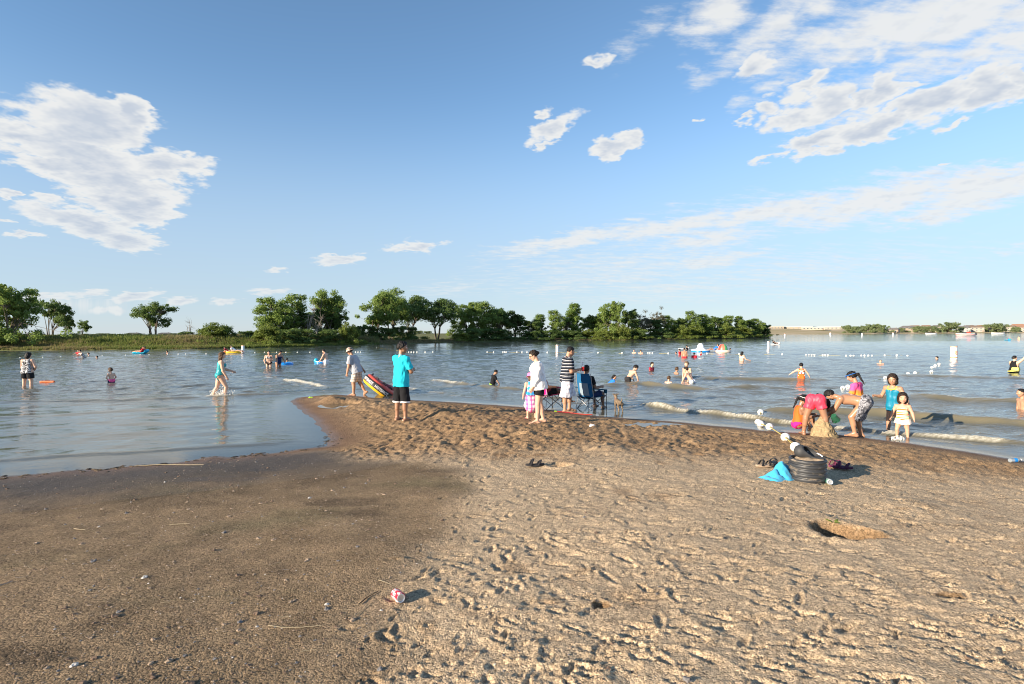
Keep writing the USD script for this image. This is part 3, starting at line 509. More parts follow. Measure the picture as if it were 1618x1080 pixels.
def plant(key, name, cat, px, top, off, label, w=None, table=BANK, hf=bank_h, group=None, rz=None):
    "a tree or bush of the given kind whose top and width match the pixels"
    p = bank_point(px, off, table, hf); d = math.hypot(p[0], p[1]) ; fy = p[1]
    h = at_d(px, top, fy)[2] - p[2] + 0.1
    base = {"broad": .40, "broad2": .44, "umbrella": .62, "tall": .30, "tall2": .27, "full": .46, "leaning": .48, "bush": .62, "bush2": .70, "pale": .33, "bare": .30, "small": .44, "far": .62}[key] + (0.06 if key != "bare" else 0)
    sx = h if w is None else (w * fy / FPX / 2) / base
    return copy_of(CLS[key], name, label, cat, (p[0], p[1], p[2] - 0.05), tr.uniform(0, 6.28) if rz is None else rz, group, (sx, sx, h))
T = lambda *a, **k: plant(a[0], "tree", "tree", *a[1:], **k)
B = lambda *a, **k: plant(a[0], "bush", "bush", *a[1:], **k)
T("full", 6, 450, 5, "large leafy tree cut by the left edge, drooping to the waterline", w=100)
T("umbrella", 80, 475, 20, "dark spreading tree just right of the big tree at the left edge", w=62)
T("small", 102, 500, 22, "thin pale tree tucked against the right side of the dark spreading tree", w=34)
T("small", 128, 507, 30, "little wind-shaped tree alone on the left grassy bank", w=28)
T("umbrella", 242, 480, 26, "lone umbrella-shaped tree with several trunks on the left grassy bank", w=76, rz=0.4)
T("bare", 299, 497, 40, "bare twiggy tree between the umbrella-shaped tree and the round bush", w=20)
B("bush2", 294, 523, 38, "dark low bush at the foot of the bare twiggy tree", w=24)
B("bush", 335, 511, 8, "round green bush on the bank right of the bare twiggy tree", w=56)
B("bush2", 358, 514, 10, "darker bush leaning on the right of the round green bush", w=34)
B("bush2", 396, 522, 12, "dark bush left of the first tall leafy clump", w=36)
B("bush", 409, 527, 6, "small bright bush beside the dark bush left of the first clump", w=26)
T("tall", 432, 472, 12, "left half of the first tall leafy clump, bright on its left side", w=66)
T("tall", 461, 466, 13, "pointed top of the first tall leafy clump", w=64)
T("tall2", 484, 490, 14, "dark lower tree on the right of the first tall leafy clump", w=44)
B("bush", 424, 512, 4, "yellow-green bush in front of the first tall leafy clump", w=44)
T("bare", 488, 466, 9, "bare dead tree rising between the two left clumps", w=34)
T("bare", 500, 486, 7, "grey dead tree with white limbs beside the bare dead tree", w=30)
T("broad", 522, 459, 14, "tree with a high feathery crown right of the bare dead trees", w=62)
T("tall2", 508, 486, 15, "dark tree under the high feathery crown", w=56)
T("tall2", 530, 495, 15, "shadowed tree filling the right foot of the high feathery crown", w=36)
B("bush", 545, 511, 3, "bright green willow bush at the waterline right of the second clump", w=30)
B("bush", 562, 514, 4, "second bright willow bush touching the brightest one at the waterline", w=26)
B("bush2", 578, 512, 14, "dark bush behind the bright willow bushes", w=34)
T("leaning", 592, 461, 14, "wide tree with leaning pale trunks left of the striped gap", w=78)
T("broad", 618, 457, 15, "tallest crown of the wide leaning group", w=64)
B("bush2", 600, 516, 12, "dark undergrowth bush between the leaning trunks", w=44)
T("broad2", 648, 463, 16, "dark tree in the middle of the second large group", w=66)
B("bush2", 640, 514, 12, "dark undergrowth bush below the dark middle tree", w=46)
T("broad2", 690, 468, 12, "tree with a clearly visible forked trunk beside the bright gap", w=76)
B("bush", 730, 524, 4, "low bright bush right of the gap under the forked tree", w=34)
T("full", 742, 478, 12, "left tree of the dense dark group behind the striped shirt man", w=56)
T("tall", 765, 478, 12, "bright topped tree in the dense dark group right of the gap", w=56)
T("tall2", 790, 484, 13, "dark tree right of centre in the dense dark group", w=50)
T("tall2", 814, 494, 13, "thin topped tree ending the dense dark group", w=40)
T("pale", 787, 500, 9, "pale dead limb showing inside the dense dark group", w=20)
rows = [("tall2", 838, 504, 34, "dark"), ("tall", 854, 497, 32, "green"), ("tall", 877, 491, 32, "green"), ("pale", 893, 496, 28, "pale"), ("tall", 909, 480, 38, "tall"), ("tall2", 931, 496, 34, "dark"), ("tall", 948, 498, 34, "round"), ("full", 968, 476, 50, "large"), ("tall2", 996, 486, 30, "dark"), ("pale", 1014, 488, 38, "pale"), ("pale", 1040, 482, 30, "bare"), ("tall2", 1030, 501, 34, "dark"), ("tall", 1054, 499, 30, "green"), ("tall2", 1074, 501, 32, "round"), ("tall", 1093, 492, 28, "tall"), ("tall", 1112, 497, 30, "round"), ("tall2", 1130, 498, 28, "green"), ("tall", 1150, 499, 30, "round"), ("tall", 1166, 500, 26, "green"), ("tall2", 1182, 502, 28, "round"), ("tall", 1196, 504, 24, "green"), ("tall2", 1208, 510, 20, "last")]
names_ = {"dark": "dark tree", "green": "mid green tree", "pale": "pale thin-leaved tree", "tall": "taller bright tree", "round": "round leafy tree", "large": "largest rounded tree", "bare": "nearly bare pale tree", "last": "small end tree"}
where_ = ["beside the dense dark group", "left of the pale trunk", "behind the woman in white", "with pale trunks at its foot", "above the striped shirt man", "behind the blue chair", "left of the largest rounded tree", "at the middle of the right tree belt", "right of the largest rounded tree", "right of the dark pointed tree", "standing highest among pale limbs", "under the nearly bare tree", "right of the nearly bare tree", "above the red swimmers", "above the white raft", "above the blue raft", "right of the taller bright tree above the rafts", "left of the woman in the bikini", "above the woman in the bikini", "third from the tip of the tree belt", "second from the tip of the tree belt", "at the very tip of the tree belt by open water"]
for (k, px, top, w, nm), wh in zip(rows, where_):
    T(k, px, top, float(tr.uniform(6, 12)) if px < 1190 else 3.0, f"{names_[nm]} {wh}", w=w)
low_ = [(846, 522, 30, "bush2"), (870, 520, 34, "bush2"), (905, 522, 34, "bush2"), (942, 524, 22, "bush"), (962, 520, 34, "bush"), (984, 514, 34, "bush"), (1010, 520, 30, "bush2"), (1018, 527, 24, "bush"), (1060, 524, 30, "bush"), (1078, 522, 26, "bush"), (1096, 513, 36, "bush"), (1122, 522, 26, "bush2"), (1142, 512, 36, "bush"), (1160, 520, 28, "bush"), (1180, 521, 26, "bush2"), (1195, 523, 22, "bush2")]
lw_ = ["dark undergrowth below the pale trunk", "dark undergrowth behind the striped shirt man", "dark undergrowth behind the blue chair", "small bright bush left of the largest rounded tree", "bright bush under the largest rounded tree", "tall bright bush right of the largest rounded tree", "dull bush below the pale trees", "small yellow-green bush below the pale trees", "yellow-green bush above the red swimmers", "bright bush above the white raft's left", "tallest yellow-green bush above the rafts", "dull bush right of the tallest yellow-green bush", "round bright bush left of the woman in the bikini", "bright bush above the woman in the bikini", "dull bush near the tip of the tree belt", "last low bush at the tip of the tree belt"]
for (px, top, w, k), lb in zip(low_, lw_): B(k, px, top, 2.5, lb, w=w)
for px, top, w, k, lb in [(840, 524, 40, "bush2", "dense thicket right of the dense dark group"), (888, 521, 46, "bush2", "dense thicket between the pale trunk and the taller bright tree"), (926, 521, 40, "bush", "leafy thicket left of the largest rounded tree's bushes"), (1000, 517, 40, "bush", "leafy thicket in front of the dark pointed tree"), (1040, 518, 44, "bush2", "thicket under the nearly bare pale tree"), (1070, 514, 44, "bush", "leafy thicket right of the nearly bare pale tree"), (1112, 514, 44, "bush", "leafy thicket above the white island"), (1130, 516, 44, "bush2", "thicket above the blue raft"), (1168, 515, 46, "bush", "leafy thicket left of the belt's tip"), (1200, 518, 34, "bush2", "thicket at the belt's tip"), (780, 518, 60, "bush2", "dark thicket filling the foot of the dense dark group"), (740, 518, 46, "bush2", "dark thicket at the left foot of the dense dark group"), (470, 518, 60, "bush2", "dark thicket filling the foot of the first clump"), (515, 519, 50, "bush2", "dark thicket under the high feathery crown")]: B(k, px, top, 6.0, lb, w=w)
# far right: trees and houses behind the lake
ft = [(1340, 512, 18), (1352, 514, 16), (1366, 513, 18), (1380, 510, 22), (1395, 512, 22), (1423, 517, 12), (1450, 514, 22), (1468, 514, 24), (1484, 517, 14), (1500, 507, 32), (1517, 515, 14), (1557, 511, 12), (1578, 509, 32), (1605, 515, 12), (1640, 512, 30), (1690, 513, 26)]
for i, (px, top, w) in enumerate(ft):
    plant("far", "tree", "tree", px, top, 16 + 10 * (i % 3), ["leftmost tree of the far right shore", "second tree of the far shore clump", "third tree of the far shore clump", "bushy tree in the far shore clump", "rounded tree ending the far shore clump", "small dark tree between far houses", "far tree left of a pale house", "wide far tree beside a pale house", "small far tree left of the dome-shaped one", "large dome-shaped tree left of the motorboat", "dark little tree right of the dome-shaped one", "narrow upright far tree above the marker buoy", "wide dome-shaped tree right of the marker buoy", "small far tree near the right edge", "far tree beyond the right edge", "outermost far tree beyond the right edge"][i], w=w, table=FARB, hf=far_h)
WALL = [M(f"stucco_{i}", c, 0.9, 0.1, 0.06, 0.5) for i, c in enumerate([(0.30, 0.25, 0.19), (0.33, 0.30, 0.25), (0.28, 0.235, 0.18), (0.32, 0.31, 0.295)])]
ROOF = [M(f"roof_{i}", c, 0.9, 0.1, 0.2, 1.0) for i, c in enumerate([(0.20, 0.145, 0.11), (0.16, 0.15, 0.145), (0.30, 0.17, 0.115)])]
PANE = M("house_pane", (0.05, 0.06, 0.07), 0.1, 0.6, 0.02); TRIMW = M("white_trim", (0.45, 0.44, 0.42), 0.6, 0.3, 0.04)
def house(px, off, w, h, roofh, wi, ri, label, flat=False, hf=far_h, table=FARB, name="house", group=None):
    p = bank_point(px, off, table, hf); dirn = math.atan2(p[0], p[1]); t = thing(name, label, "house" if not flat else "building", p - [0, 0, 0.2], -dirn + 0.25 * math.sin(px), group)
    dp = w * 0.75
    obj("wall", box(w, dp, h, (0, 0, h / 2)), WALL[wi], t)
    if flat: obj("roof", box(w + 0.4, dp + 0.4, 0.35, (0, 0, h + 0.18)), TRIMW, t)
    else:
        e = 0.5; pr = np.array([(-w / 2 - e, -dp / 2 - e, h), (w / 2 + e, -dp / 2 - e, h), (w / 2 + e, dp / 2 + e, h), (-w / 2 - e, dp / 2 + e, h), (-w / 2 + dp * 0.25, 0, h + roofh), (w / 2 - dp * 0.25, 0, h + roofh)])
        obj("roof", trimesh.convex.convex_hull(pr), ROOF[ri], t)
        obj("chimney", box(0.7, 0.7, 1.6, (w * 0.2, 0.3, h + roofh * 0.75)), WALL[wi], t)
    nfl = 2 if h > 4.2 else 1
    for f in range(nfl):
        for k in range(3 if w < 16 else 6):
            x = (k - (1 if w < 16 else 2.5)) * w / (3.6 if w < 16 else 6.6); z = 1.5 + f * 2.7
            fr = obj("window", box(1.5, 0.10, 1.3, (x, -dp / 2 - 0.05, z)), TRIMW, t); obj("pane", box(1.2, 0.06, 1.0, (x, -dp / 2 - 0.105, z)), PANE, fr)
    obj("door", box(1.0, 0.08, 2.1, (w * 0.42, -dp / 2 - 0.04, 1.05)), ROOF[0], t)
hs = [(1412, 30, 9, 3, 1.8, 2, 1, "brown shed-like house left of the pale houses"), (1434, 40, 13, 4.6, 2.2, 0, 1, "pale two-storey house between far trees"), (1445, 55, 12, 5.0, 2.2, 1, 0, "cream house half behind a wide far tree"), (1463, 60, 11, 5.0, 2.4, 0, 0, "tan house peeking between two wide far trees"), (1482, 45, 13, 5.2, 2.4, 1, 1, "white house left of the large dome-shaped tree"), (1494, 30, 9, 3.4, 1.6, 1, 0, "low white house under the dome-shaped tree"), (1521, 45, 12, 4.6, 2.2, 3, 1, "grey house right of the dome-shaped tree"), (1531, 60, 12, 5.2, 2.4, 0, 1, "tan house above the motorboat's stern"), (1541, 40, 13, 5.2, 2.2, 1, 0, "cream two-storey house above the marker buoy"), (1551, 70, 12, 5.2, 2.4, 0, 2, "tan house behind the narrow far tree"), (1565, 45, 12, 5.2, 2.4, 1, 2, "cream house with a reddish roof left of the wide dome tree"), (1595, 50, 12, 5.4, 2.4, 1, 0, "cream house right of the wide dome tree"), (1608, 75, 15, 6.2, 2.8, 0, 2, "big tan house with a red roof near the right edge"), (1616, 45, 12, 5.2, 2.4, 1, 2, "red-roofed house cut by the right edge")]
for a in hs: house(*a)
for px, off, w, h, lb in [(1222, 260, 22, 3.0, "low reddish building on the tan rise past the tree belt"), (1262, 250, 34, 2.6, "long pale building on the tan rise"), (1285, 120, 20, 2.4, "small white shed on the tan slope"), (1304, 240, 40, 2.8, "long flat white warehouse on the tan rise"), (1322, 160, 24, 2.4, "white shed low on the tan slope left of the far trees")]:
    house(px, off, w, h, 0, 1 if "white" in lb else 2, 0, lb, flat=True, name="building")
for px, off, lb in [(1272, 300, "dark distant tree on the tan rise"), (1288, 310, "second distant tree on the tan rise"), (1310, 320, "third distant tree on the tan rise"), (1326, 300, "distant tree beside the warehouse")]:
    plant("far", "tree", "tree", px, 518.2, off, lb, w=14, table=FARB, hf=far_h)
# far left horizon: low trees and roofs beyond the grass
for i, px in enumerate([118, 136, 150, 163, 176, 189, 203, 218, 262, 276, 315, 372, 380, 660, 676]):
    plant("far", "tree", "tree", px, 525.8 + (i % 3) * 0.7 - (px > 600) * 5, 500 + 60 * (i % 4), f"tiny distant tree on the left horizon, {['at the foot of the small lone tree','right of the small lone tree','above the red shirted child','left of a low roof','beside a low roof','right of a low roof','midway to the umbrella tree','left of the umbrella tree','right of the umbrella trunks','below the bare twiggy tree','left of the round green bush','right of the round green bush','left of the first clump','in the gap left of the forked tree','in the gap beside the forked trunk'][i]}", w=13 + 5 * (i % 2))
for px, w, lb in [(55, 16, "low tan building under the dark spreading tree"), (212, 14, "distant low house left of the umbrella tree"), (262, 14, "distant low house right of the umbrella tree")]:
    house(px, 700, w, 1.6, 1.2, 0, 1, lb, hf=bank_h, table=BANK)

# grass on the banks
def tuft(seed, n, h):
    g = np.random.default_rng(seed); V, F = [], []
    for i in range(n):
        a = g.uniform(0, 6.28); d = np.array([math.cos(a), math.sin(a), 0]); s = np.array([-d[1], d[0], 0]); b = d * g.uniform(0, 0.22); hh = h * g.uniform(0.55, 1.1); lean = g.uniform(0.05, 0.4); w = 0.028
        k = len(V); V += [b - s * w, b + s * w, b + d * lean * 0.4 * hh - s * w * 0.8 + [0, 0, hh * 0.55], b + d * lean * 0.4 * hh + s * w * 0.8 + [0, 0, hh * 0.55], b + d * lean * hh + [0, 0, hh]]
        F += [(k, k + 1, k + 3), (k, k + 3, k + 2), (k + 2, k + 3, k + 4)]
    return np.array(V), np.array(F)
def scatter(name, protos, pts, scales, idx, label):
    pi = UsdGeom.PointInstancer.Define(stage, path_of(name)); rel = []
    for i, (mesh, mat) in enumerate(protos):
        usdkit.mesh(stage, f"{pi.GetPath()}/piece_{i}", mesh, mat); rel.append(f"{pi.GetPath()}/piece_{i}")
    pi.CreatePrototypesRel().SetTargets([Sdf.Path(r) for r in rel]); g = np.random.default_rng(len(pts))
    pi.CreatePositionsAttr(Vt.Vec3fArray.FromNumpy(np.asarray(pts, np.float32))); pi.CreateScalesAttr(Vt.Vec3fArray.FromNumpy(np.asarray(scales, np.float32))); pi.CreateProtoIndicesAttr(Vt.IntArray.FromNumpy(np.asarray(idx, np.int32)))
    a = g.uniform(0, math.pi, len(pts)); q = np.zeros((len(pts), 4), np.float16); q[:, 3] = np.cos(a); q[:, 2] = np.sin(a)
    pi.CreateOrientationsAttr(Vt.QuathArray([Gf.Quath(float(r[3]), float(r[0]), float(r[1]), float(r[2])) for r in q]))
    return tag(pi.GetPrim(), label, kind="stuff")
GR = [leaf_mat("grass_green", (0.14, 0.185, 0.042), (0.26, 0.285, 0.080)), leaf_mat("grass_olive", (0.20, 0.20, 0.065), (0.32, 0.29, 0.11)), leaf_mat("grass_straw", (0.25, 0.20, 0.10), (0.38, 0.30, 0.17))]
g = np.random.default_rng(9); gn = 22000
gpx = np.where(g.random(gn) < 0.45, g.uniform(-160, 1218, gn), g.uniform(-160, 580, gn)); goff = np.where(gpx < 600, 0.2 + 16 * g.random(gn) ** 1.4, 0.2 + 5 * g.random(gn) ** 1.5)
gp = np.array([bank_point(px, off) for px, off in zip(gpx, goff)]); n_ = meshkit.fbm(np.c_[gp[:, :2] * 0.12, np.full(gn, 0.1)], 3)
gsc = (0.50 + 0.85 * smoothstep(1.5, 7, goff)) * g.uniform(0.6, 1.2, gn) * np.where(gpx > 600, 0.7, 1)
gi = np.clip(np.round(n_ * 5 - 1.6 + g.normal(size=gn) * 0.6 + 0.9 * (gpx > 600) + 0.5 * (goff > 11)), 0, 2).astype(int); gs = np.c_[gsc * 1.5, gsc * 1.5, gsc]; gp[:, 2] -= 0.03
scatter("bank_grass", [(tuft(i, 12, 0.75), GR[i]) for i in range(3)], gp, gs, gi, "long green and straw coloured grass along the far bank")

# ------------------------------------------------------------------ people: one smooth body each, from tapered bones blended into a distance field
def surface_nets(D, org, vox):
    s = D < 0; nx, ny, nz = D.shape
    c = np.zeros((nx - 1, ny - 1, nz - 1), np.int8)
    for i in (0, 1):
        for j in (0, 1):
            for k in (0, 1): c += s[i:nx - 1 + i, j:ny - 1 + j, k:nz - 1 + k]
    act = (c > 0) & (c < 8); ids = np.argwhere(act)
    if not len(ids): return np.zeros((0, 3)), np.zeros((0, 3), int)
    lut = np.full(act.shape, -1, np.int64); lut[act] = np.arange(len(ids))
    P, W = np.zeros((len(ids), 3)), np.zeros(len(ids))
    for ax in range(3):
        o = [a for a in range(3) if a != ax]
        for i in (0, 1):
            for j in (0, 1):
                a = ids.copy(); a[:, o[0]] += i; a[:, o[1]] += j; b = a.copy(); b[:, ax] += 1
                da, db = D[tuple(a.T)], D[tuple(b.T)]; m = (da < 0) != (db < 0)
                t = np.where(m, da / np.where(m, da - db, 1), 0); q = a.astype(float); q[:, ax] += t
                P[m] += q[m]; W[m] += 1
    V = P / W[:, None] * vox + org; F = []
    for ax in range(3):
        o = [a for a in range(3) if a != ax]; sl0, sl1 = [slice(None)] * 3, [slice(None)] * 3; sl0[ax], sl1[ax] = slice(0, -1), slice(1, None)
        m = s[tuple(sl0)] != s[tuple(sl1)]; e = np.argwhere(m)
        e = e[(e[:, o[0]] > 0) & (e[:, o[1]] > 0) & (e[:, o[0]] < D.shape[o[0]] - 1) & (e[:, o[1]] < D.shape[o[1]] - 1)]
        q = []
        for di, dj in ((1, 1), (0, 1), (0, 0), (1, 0)):
            f = e.copy(); f[:, o[0]] -= di; f[:, o[1]] -= dj; q.append(lut[tuple(f.T)])
        q = np.stack(q, 1); fl = s[tuple(sl0)][tuple(e.T)] ^ (ax == 1); q[~fl] = q[~fl][:, ::-1]; F.append(q)
    q = np.vstack(F)
    return V, np.vstack([q[:, [0, 1, 2]], q[:, [0, 2, 3]]])
class Field:
    "a distance field on a grid, filled bone by bone, each only near itself"
    def __init__(self, lo, hi, vox):
        self.vox, self.org = vox, np.asarray(lo, float) - 3 * vox
        self.n = np.ceil((np.asarray(hi) - self.org) / vox).astype(int) + 4; self.D = np.full(self.n, 0.12, np.float32)
    def win(self, lo, hi):
        a = np.clip(np.floor((lo - self.org) / self.vox).astype(int), 0, self.n); b = np.clip(np.ceil((hi - self.org) / self.vox).astype(int) + 1, 0, self.n)
        sl = tuple(slice(i, j) for i, j in zip(a, b)); g = [self.org[k] + self.vox * np.arange(a[k], b[k], dtype=np.float32) for k in range(3)]
        return sl, g[0][:, None, None], g[1][None, :, None], g[2][None, None, :]
    def put(self, sl, d, k):
        a = self.D[sl]
        if k > 0: h = np.maximum(k - np.abs(a - d), 0) / k; self.D[sl] = np.minimum(a, d) - h * h * k * 0.25
        else: self.D[sl] = np.minimum(a, d)
    def bone(self, a, b, ra, rb, k=0.02, cap0=False, cap1=False, flat=None, end=None):
        a, b = np.asarray(a, float), np.asarray(b, float); m = max(ra, rb) + 0.05 + k
        sl, x, y, z = self.win(np.minimum(a, b) - m, np.maximum(a, b) + m)
        if 0 in self.D[sl].shape: return
        ab = b - a; L2 = max(ab @ ab, 1e-12); px, py, pz = x - a[0], y - a[1], z - a[2]
        t0 = (px * ab[0] + py * ab[1] + pz * ab[2]) / L2; t = np.clip(t0, 0, 1)
        dx, dy, dz = px - t * ab[0], py - t * ab[1], pz - t * ab[2]
        if flat is not None:     # squashed along a direction
            n, s = flat; dn = dx * n[0] + dy * n[1] + dz * n[2]; d2 = dx * dx + dy * dy + dz * dz + dn * dn * (s * s - 1)
        else: d2 = dx * dx + dy * dy + dz * dz
        d = np.sqrt(d2) - (ra + (rb - ra) * t)
        L = math.sqrt(L2)
        if cap0: d = np.maximum(d, -t0 * L)
        if cap1: d = np.maximum(d, (t0 - 1) * L)
        if end is not None: d = np.maximum(d, (x - end[0][0]) * end[1][0] + (y - end[0][1]) * end[1][1] + (z - end[0][2]) * end[1][2])
        self.put(sl, d.astype(np.float32), k)
    def ell(self, c, R, r, k=0.02):
        "ellipsoid: centre, 3 x 3 axes as rows, radii"
        c, R, r = np.asarray(c, float), np.asarray(R, float), np.asarray(r, float); m = r.max() + 0.04 + k
        sl, x, y, z = self.win(c - m, c + m)
        if 0 in self.D[sl].shape: return
        q = [((x - c[0]) * R[i, 0] + (y - c[1]) * R[i, 1] + (z - c[2]) * R[i, 2]) / r[i] for i in range(3)]
        k0 = np.sqrt(q[0] ** 2 + q[1] ** 2 + q[2] ** 2); k1 = np.sqrt(sum((q[i] / r[i]) ** 2 for i in range(3)))
        self.put(sl, (k0 * (k0 - 1) / np.maximum(k1, 1e-6)).astype(np.float32), k)
    def clip(self, p, n):
        "keeps what lies behind the plane"
        sl, x, y, z = self.win(self.org, self.org + self.n * self.vox)
        self.D[sl] = np.maximum(self.D[sl], (x - p[0]) * n[0] + (y - p[1]) * n[1] + (z - p[2]) * n[2])
    def mesh(self, wrinkle=0.0, seed=0):
        v, f = surface_nets(self.D, self.org, self.vox)
        if wrinkle and len(v):
            m = trimesh.Trimesh(v, f, process=False); n = m.vertex_normals
            w = meshkit.fbm(v * [14, 14, 7] + seed, 2, seed) - 0.5 + 0.6 * (meshkit.noise(v * [30, 30, 13] + seed, seed + 3) - 0.5); v = v + n * (w * 2 * wrinkle)[:, None]
        return v, f
def rot(axis, deg):
    return trimesh.transformations.rotation_matrix(math.radians(deg), axis)[:3, :3]
def unit(v):
    v = np.asarray(v, float); return v / (np.linalg.norm(v) + 1e-12)
AGES = dict(adult=dict(hf=.135, hip=.515, sh=.112, hw=.050, th=.046, arm=.172, fat=1.0), teen=dict(hf=.140, hip=.515, sh=.108, hw=.046, th=.043, arm=.172, fat=.95), child=dict(hf=.165, hip=.485, sh=.108, hw=.046, th=.043, arm=.162, fat=.93), toddler=dict(hf=.215, hip=.42, sh=.112, hw=.052, th=.055, arm=.150, fat=1.1))
class Body:
    """joints from a pose; the person looks along +y, right is +x. lean: degrees forward; side; twist of the shoulders; head (yaw to the left, pitch down);
    arms and legs: directions of their two bones"""
    def __init__(s, H, age="adult", female=False, fat=1.0, lean=4, side=0, twist=0, head=(0, 5), armL=((-.15, 0, -1), (-.05, .2, -1)), armR=((.15, 0, -1), (.05, .2, -1)), legL=((-.06, .03, -1), (-.02, -.04, -1)), legR=((.06, .03, -1), (.02, -.04, -1)), footL=(-.15, 1, 0), footR=(.15, 1, 0), curl=0.5, handL=None, handR=None, palm=None, neckdir=None, chest_lean=None):
        a = AGES[age]; s.H, s.a, s.female, s.fat, s.curl, s.palm = H, a, female, fat * a["fat"], curl, palm or {}
        s.hf = hf = a["hf"] * H; J = s.J = {}
        ll = a["hip"] * H; s.thigh, s.shin, s.ank = ll * .49, ll * .43, ll * .08
        T = (1 - a["hf"] - .045 - a["hip"]) * H; cl = lean if chest_lean is None else chest_lean
        R1 = rot([0, 1, 0], side) @ rot([1, 0, 0], -lean); R2 = rot([0, 1, 0], side) @ rot([1, 0, 0], -cl) @ rot([0, 0, 1], twist); s.R1, s.R2 = R1, R2
        P = J["pel"] = np.zeros(3); hw = a["hw"] * H * (1.08 if female else 1)
        J["waist"] = P + R1 @ [0, 0, T * .42]; J["chest"] = J["waist"] + R2 @ [0, .004 * H, T * .36]; J["neck"] = J["waist"] + R2 @ [0, -.004 * H, T * .62]
        s.up = unit(J["neck"] - P)
        hr = rot([0, 0, 1], head[0]) @ rot([1, 0, 0], -head[1]); s.Rh = hr if neckdir is None else hr
        nd = unit(R2 @ [0, 0, 1] * 0.6 + s.Rh @ [0, 0, 1] * 0.6 + (R2 @ [0, .18, 0])) if neckdir is None else unit(neckdir)
        J["head"] = J["neck"] + nd * (.035 * H) + s.Rh @ [0, .06 * hf, .50 * hf]
        for S, sg, ar, lg, ft, hd in (("L", -1, armL, legL, footL, handL), ("R", 1, armR, legR, footR, handR)):
            sh = J["neck"] + R2 @ [sg * a["sh"] * H * (.93 if female else 1), 0, -.035 * H]; J["sh" + S] = sh
            J["el" + S] = sh + unit(ar[0]) * a["arm"] * H; J["wr" + S] = J["el" + S] + unit(ar[1]) * a["arm"] * .86 * H
            J["hd" + S] = unit(hd if hd is not None else unit(ar[1]) + np.array([0, .0, -.15]))
            hp = P + rot([0, 1, 0], side) @ np.array([sg * hw, 0, 0]); J["hip" + S] = hp
            J["kn" + S] = hp + unit(lg[0]) * s.thigh; J["an" + S] = J["kn" + S] + unit(lg[1]) * s.shin; J["ft" + S] = unit(ft)
        z = min(J["anL"][2], J["anR"][2]) - s.ank
        s.sole = z
        for k in J:
            if k[:2] not in ("hd", "ft"): J[k] = J[k] - [0, 0, z]
        J["hdL"], J["hdR"] = J["hdL"], J["hdR"]
    def extent(s, m=0.12):
        p = np.array([v for k, v in s.J.items() if k[:2] not in ("hd", "ft")] + [s.J["head"] + [0, 0, s.hf * .6]] + [s.J["wr" + q] + s.J["hd" + q] * .12 * s.H for q in "LR"] + [s.J["an" + q] + s.J["ft" + q] * .15 * s.H for q in "LR"])
        return p.min(0) - m, p.max(0) + m
    def torso(s, F, add=0.0, k=0.03, lo=0, shoulders=True):
        J, H, f = s.J, s.H, s.fat; fx = s.R2 @ [1, 0, 0]; px = s.R1 @ [1, 0, 0]; fy = s.R2 @ [0, 1, 0]; w = .046 * H
        c, wst, pel = J["chest"], J["waist"], J["pel"]
        for sg in (-1, 1):
            F.bone(c + fx * sg * w * (.92 if s.female else 1.05), wst + px * sg * w * .62, .060 * H * f + add, .055 * H * f + add, k)
            F.bone(wst + px * sg * w * .62, J["hip" + "LR"[sg > 0]] * .75 + pel * .25 + s.R1 @ [0, 0, .02 * H], .055 * H * f + add, (.070 if s.female else .062) * H * f + add, k)
            F.bone(J["hip" + "LR"[sg > 0]] + s.R1 @ [sg * .004 * H, -.022 * H, .005 * H], J["hip" + "LR"[sg > 0]] + s.R1 @ [0, -.012 * H, .03 * H], (.058 if s.female else .05) * H * f + add, .05 * H * f + add, k)
            if s.female and s.a["sh"] != .112 or (s.female and s.a["hf"] < .15): F.ell(c + fx * sg * .042 * H + fy * .045 * H - s.R2 @ [0, 0, .012 * H], s.R2.T, np.array([.042, .040, .042]) * H * f + add, k * .7)
            if shoulders: F.bone(J["neck"] - s.R2 @ [0, 0, .045 * H], J["sh" + "LR"[sg > 0]], .046 * H + add, .042 * H + add, k)
    def limb(s, F, which, S, t0=0.0, t1=1.0, add0=0.0, add1=0.0, k=0.012, cap=False):
        "a run along an arm (0 shoulder, 1 elbow, 2 wrist) or a leg (0 hip, 1 knee, 2 ankle)"
        J, H, f = s.J, s.H, s.fat
        if which == "arm": pts, rad = [J["sh" + S], J["el" + S], J["wr" + S]], [.036 * H * f, .027 * H * f ** .7, .0185 * H * f ** .5]
        else: pts, rad = [J["hip" + S], J["kn" + S], J["an" + S]], [s.a["th"] * 1.22 * H * f, .034 * H * f ** .6, .0215 * H * f ** .4]
        pe = None
        if cap and t1 > 1:
            de = pts[2] - pts[1]; pe = (pts[1] + de * (t1 - 1), unit(unit(de) + .5 * unit(pts[1] - pts[0])))
        for i in (0, 1):
            a, b = max(t0 - i, 0), min(t1 - i, 1)
            if a >= b: continue
            p, q = pts[i] + (pts[i + 1] - pts[i]) * a, pts[i] + (pts[i + 1] - pts[i]) * b; r, e = rad[i] + (rad[i + 1] - rad[i]) * a, rad[i] + (rad[i + 1] - rad[i]) * b
            w = lambda t: add0 + (add1 - add0) * (t - t0) / max(t1 - t0, 1e-6)
            F.bone(p, q, r + w(a + i), e + w(b + i), k, cap1=cap and i + b >= t1 - 1e-6, end=pe if i == 0 else None)
        if which == "arm" and t1 > 1.3 and not cap: F.bone(pts[1] + (pts[2] - pts[1]) * .08, pts[1] + (pts[2] - pts[1]) * .45, .027 * H * f ** .6 + add0, .024 * H * f ** .6 + add0, k)
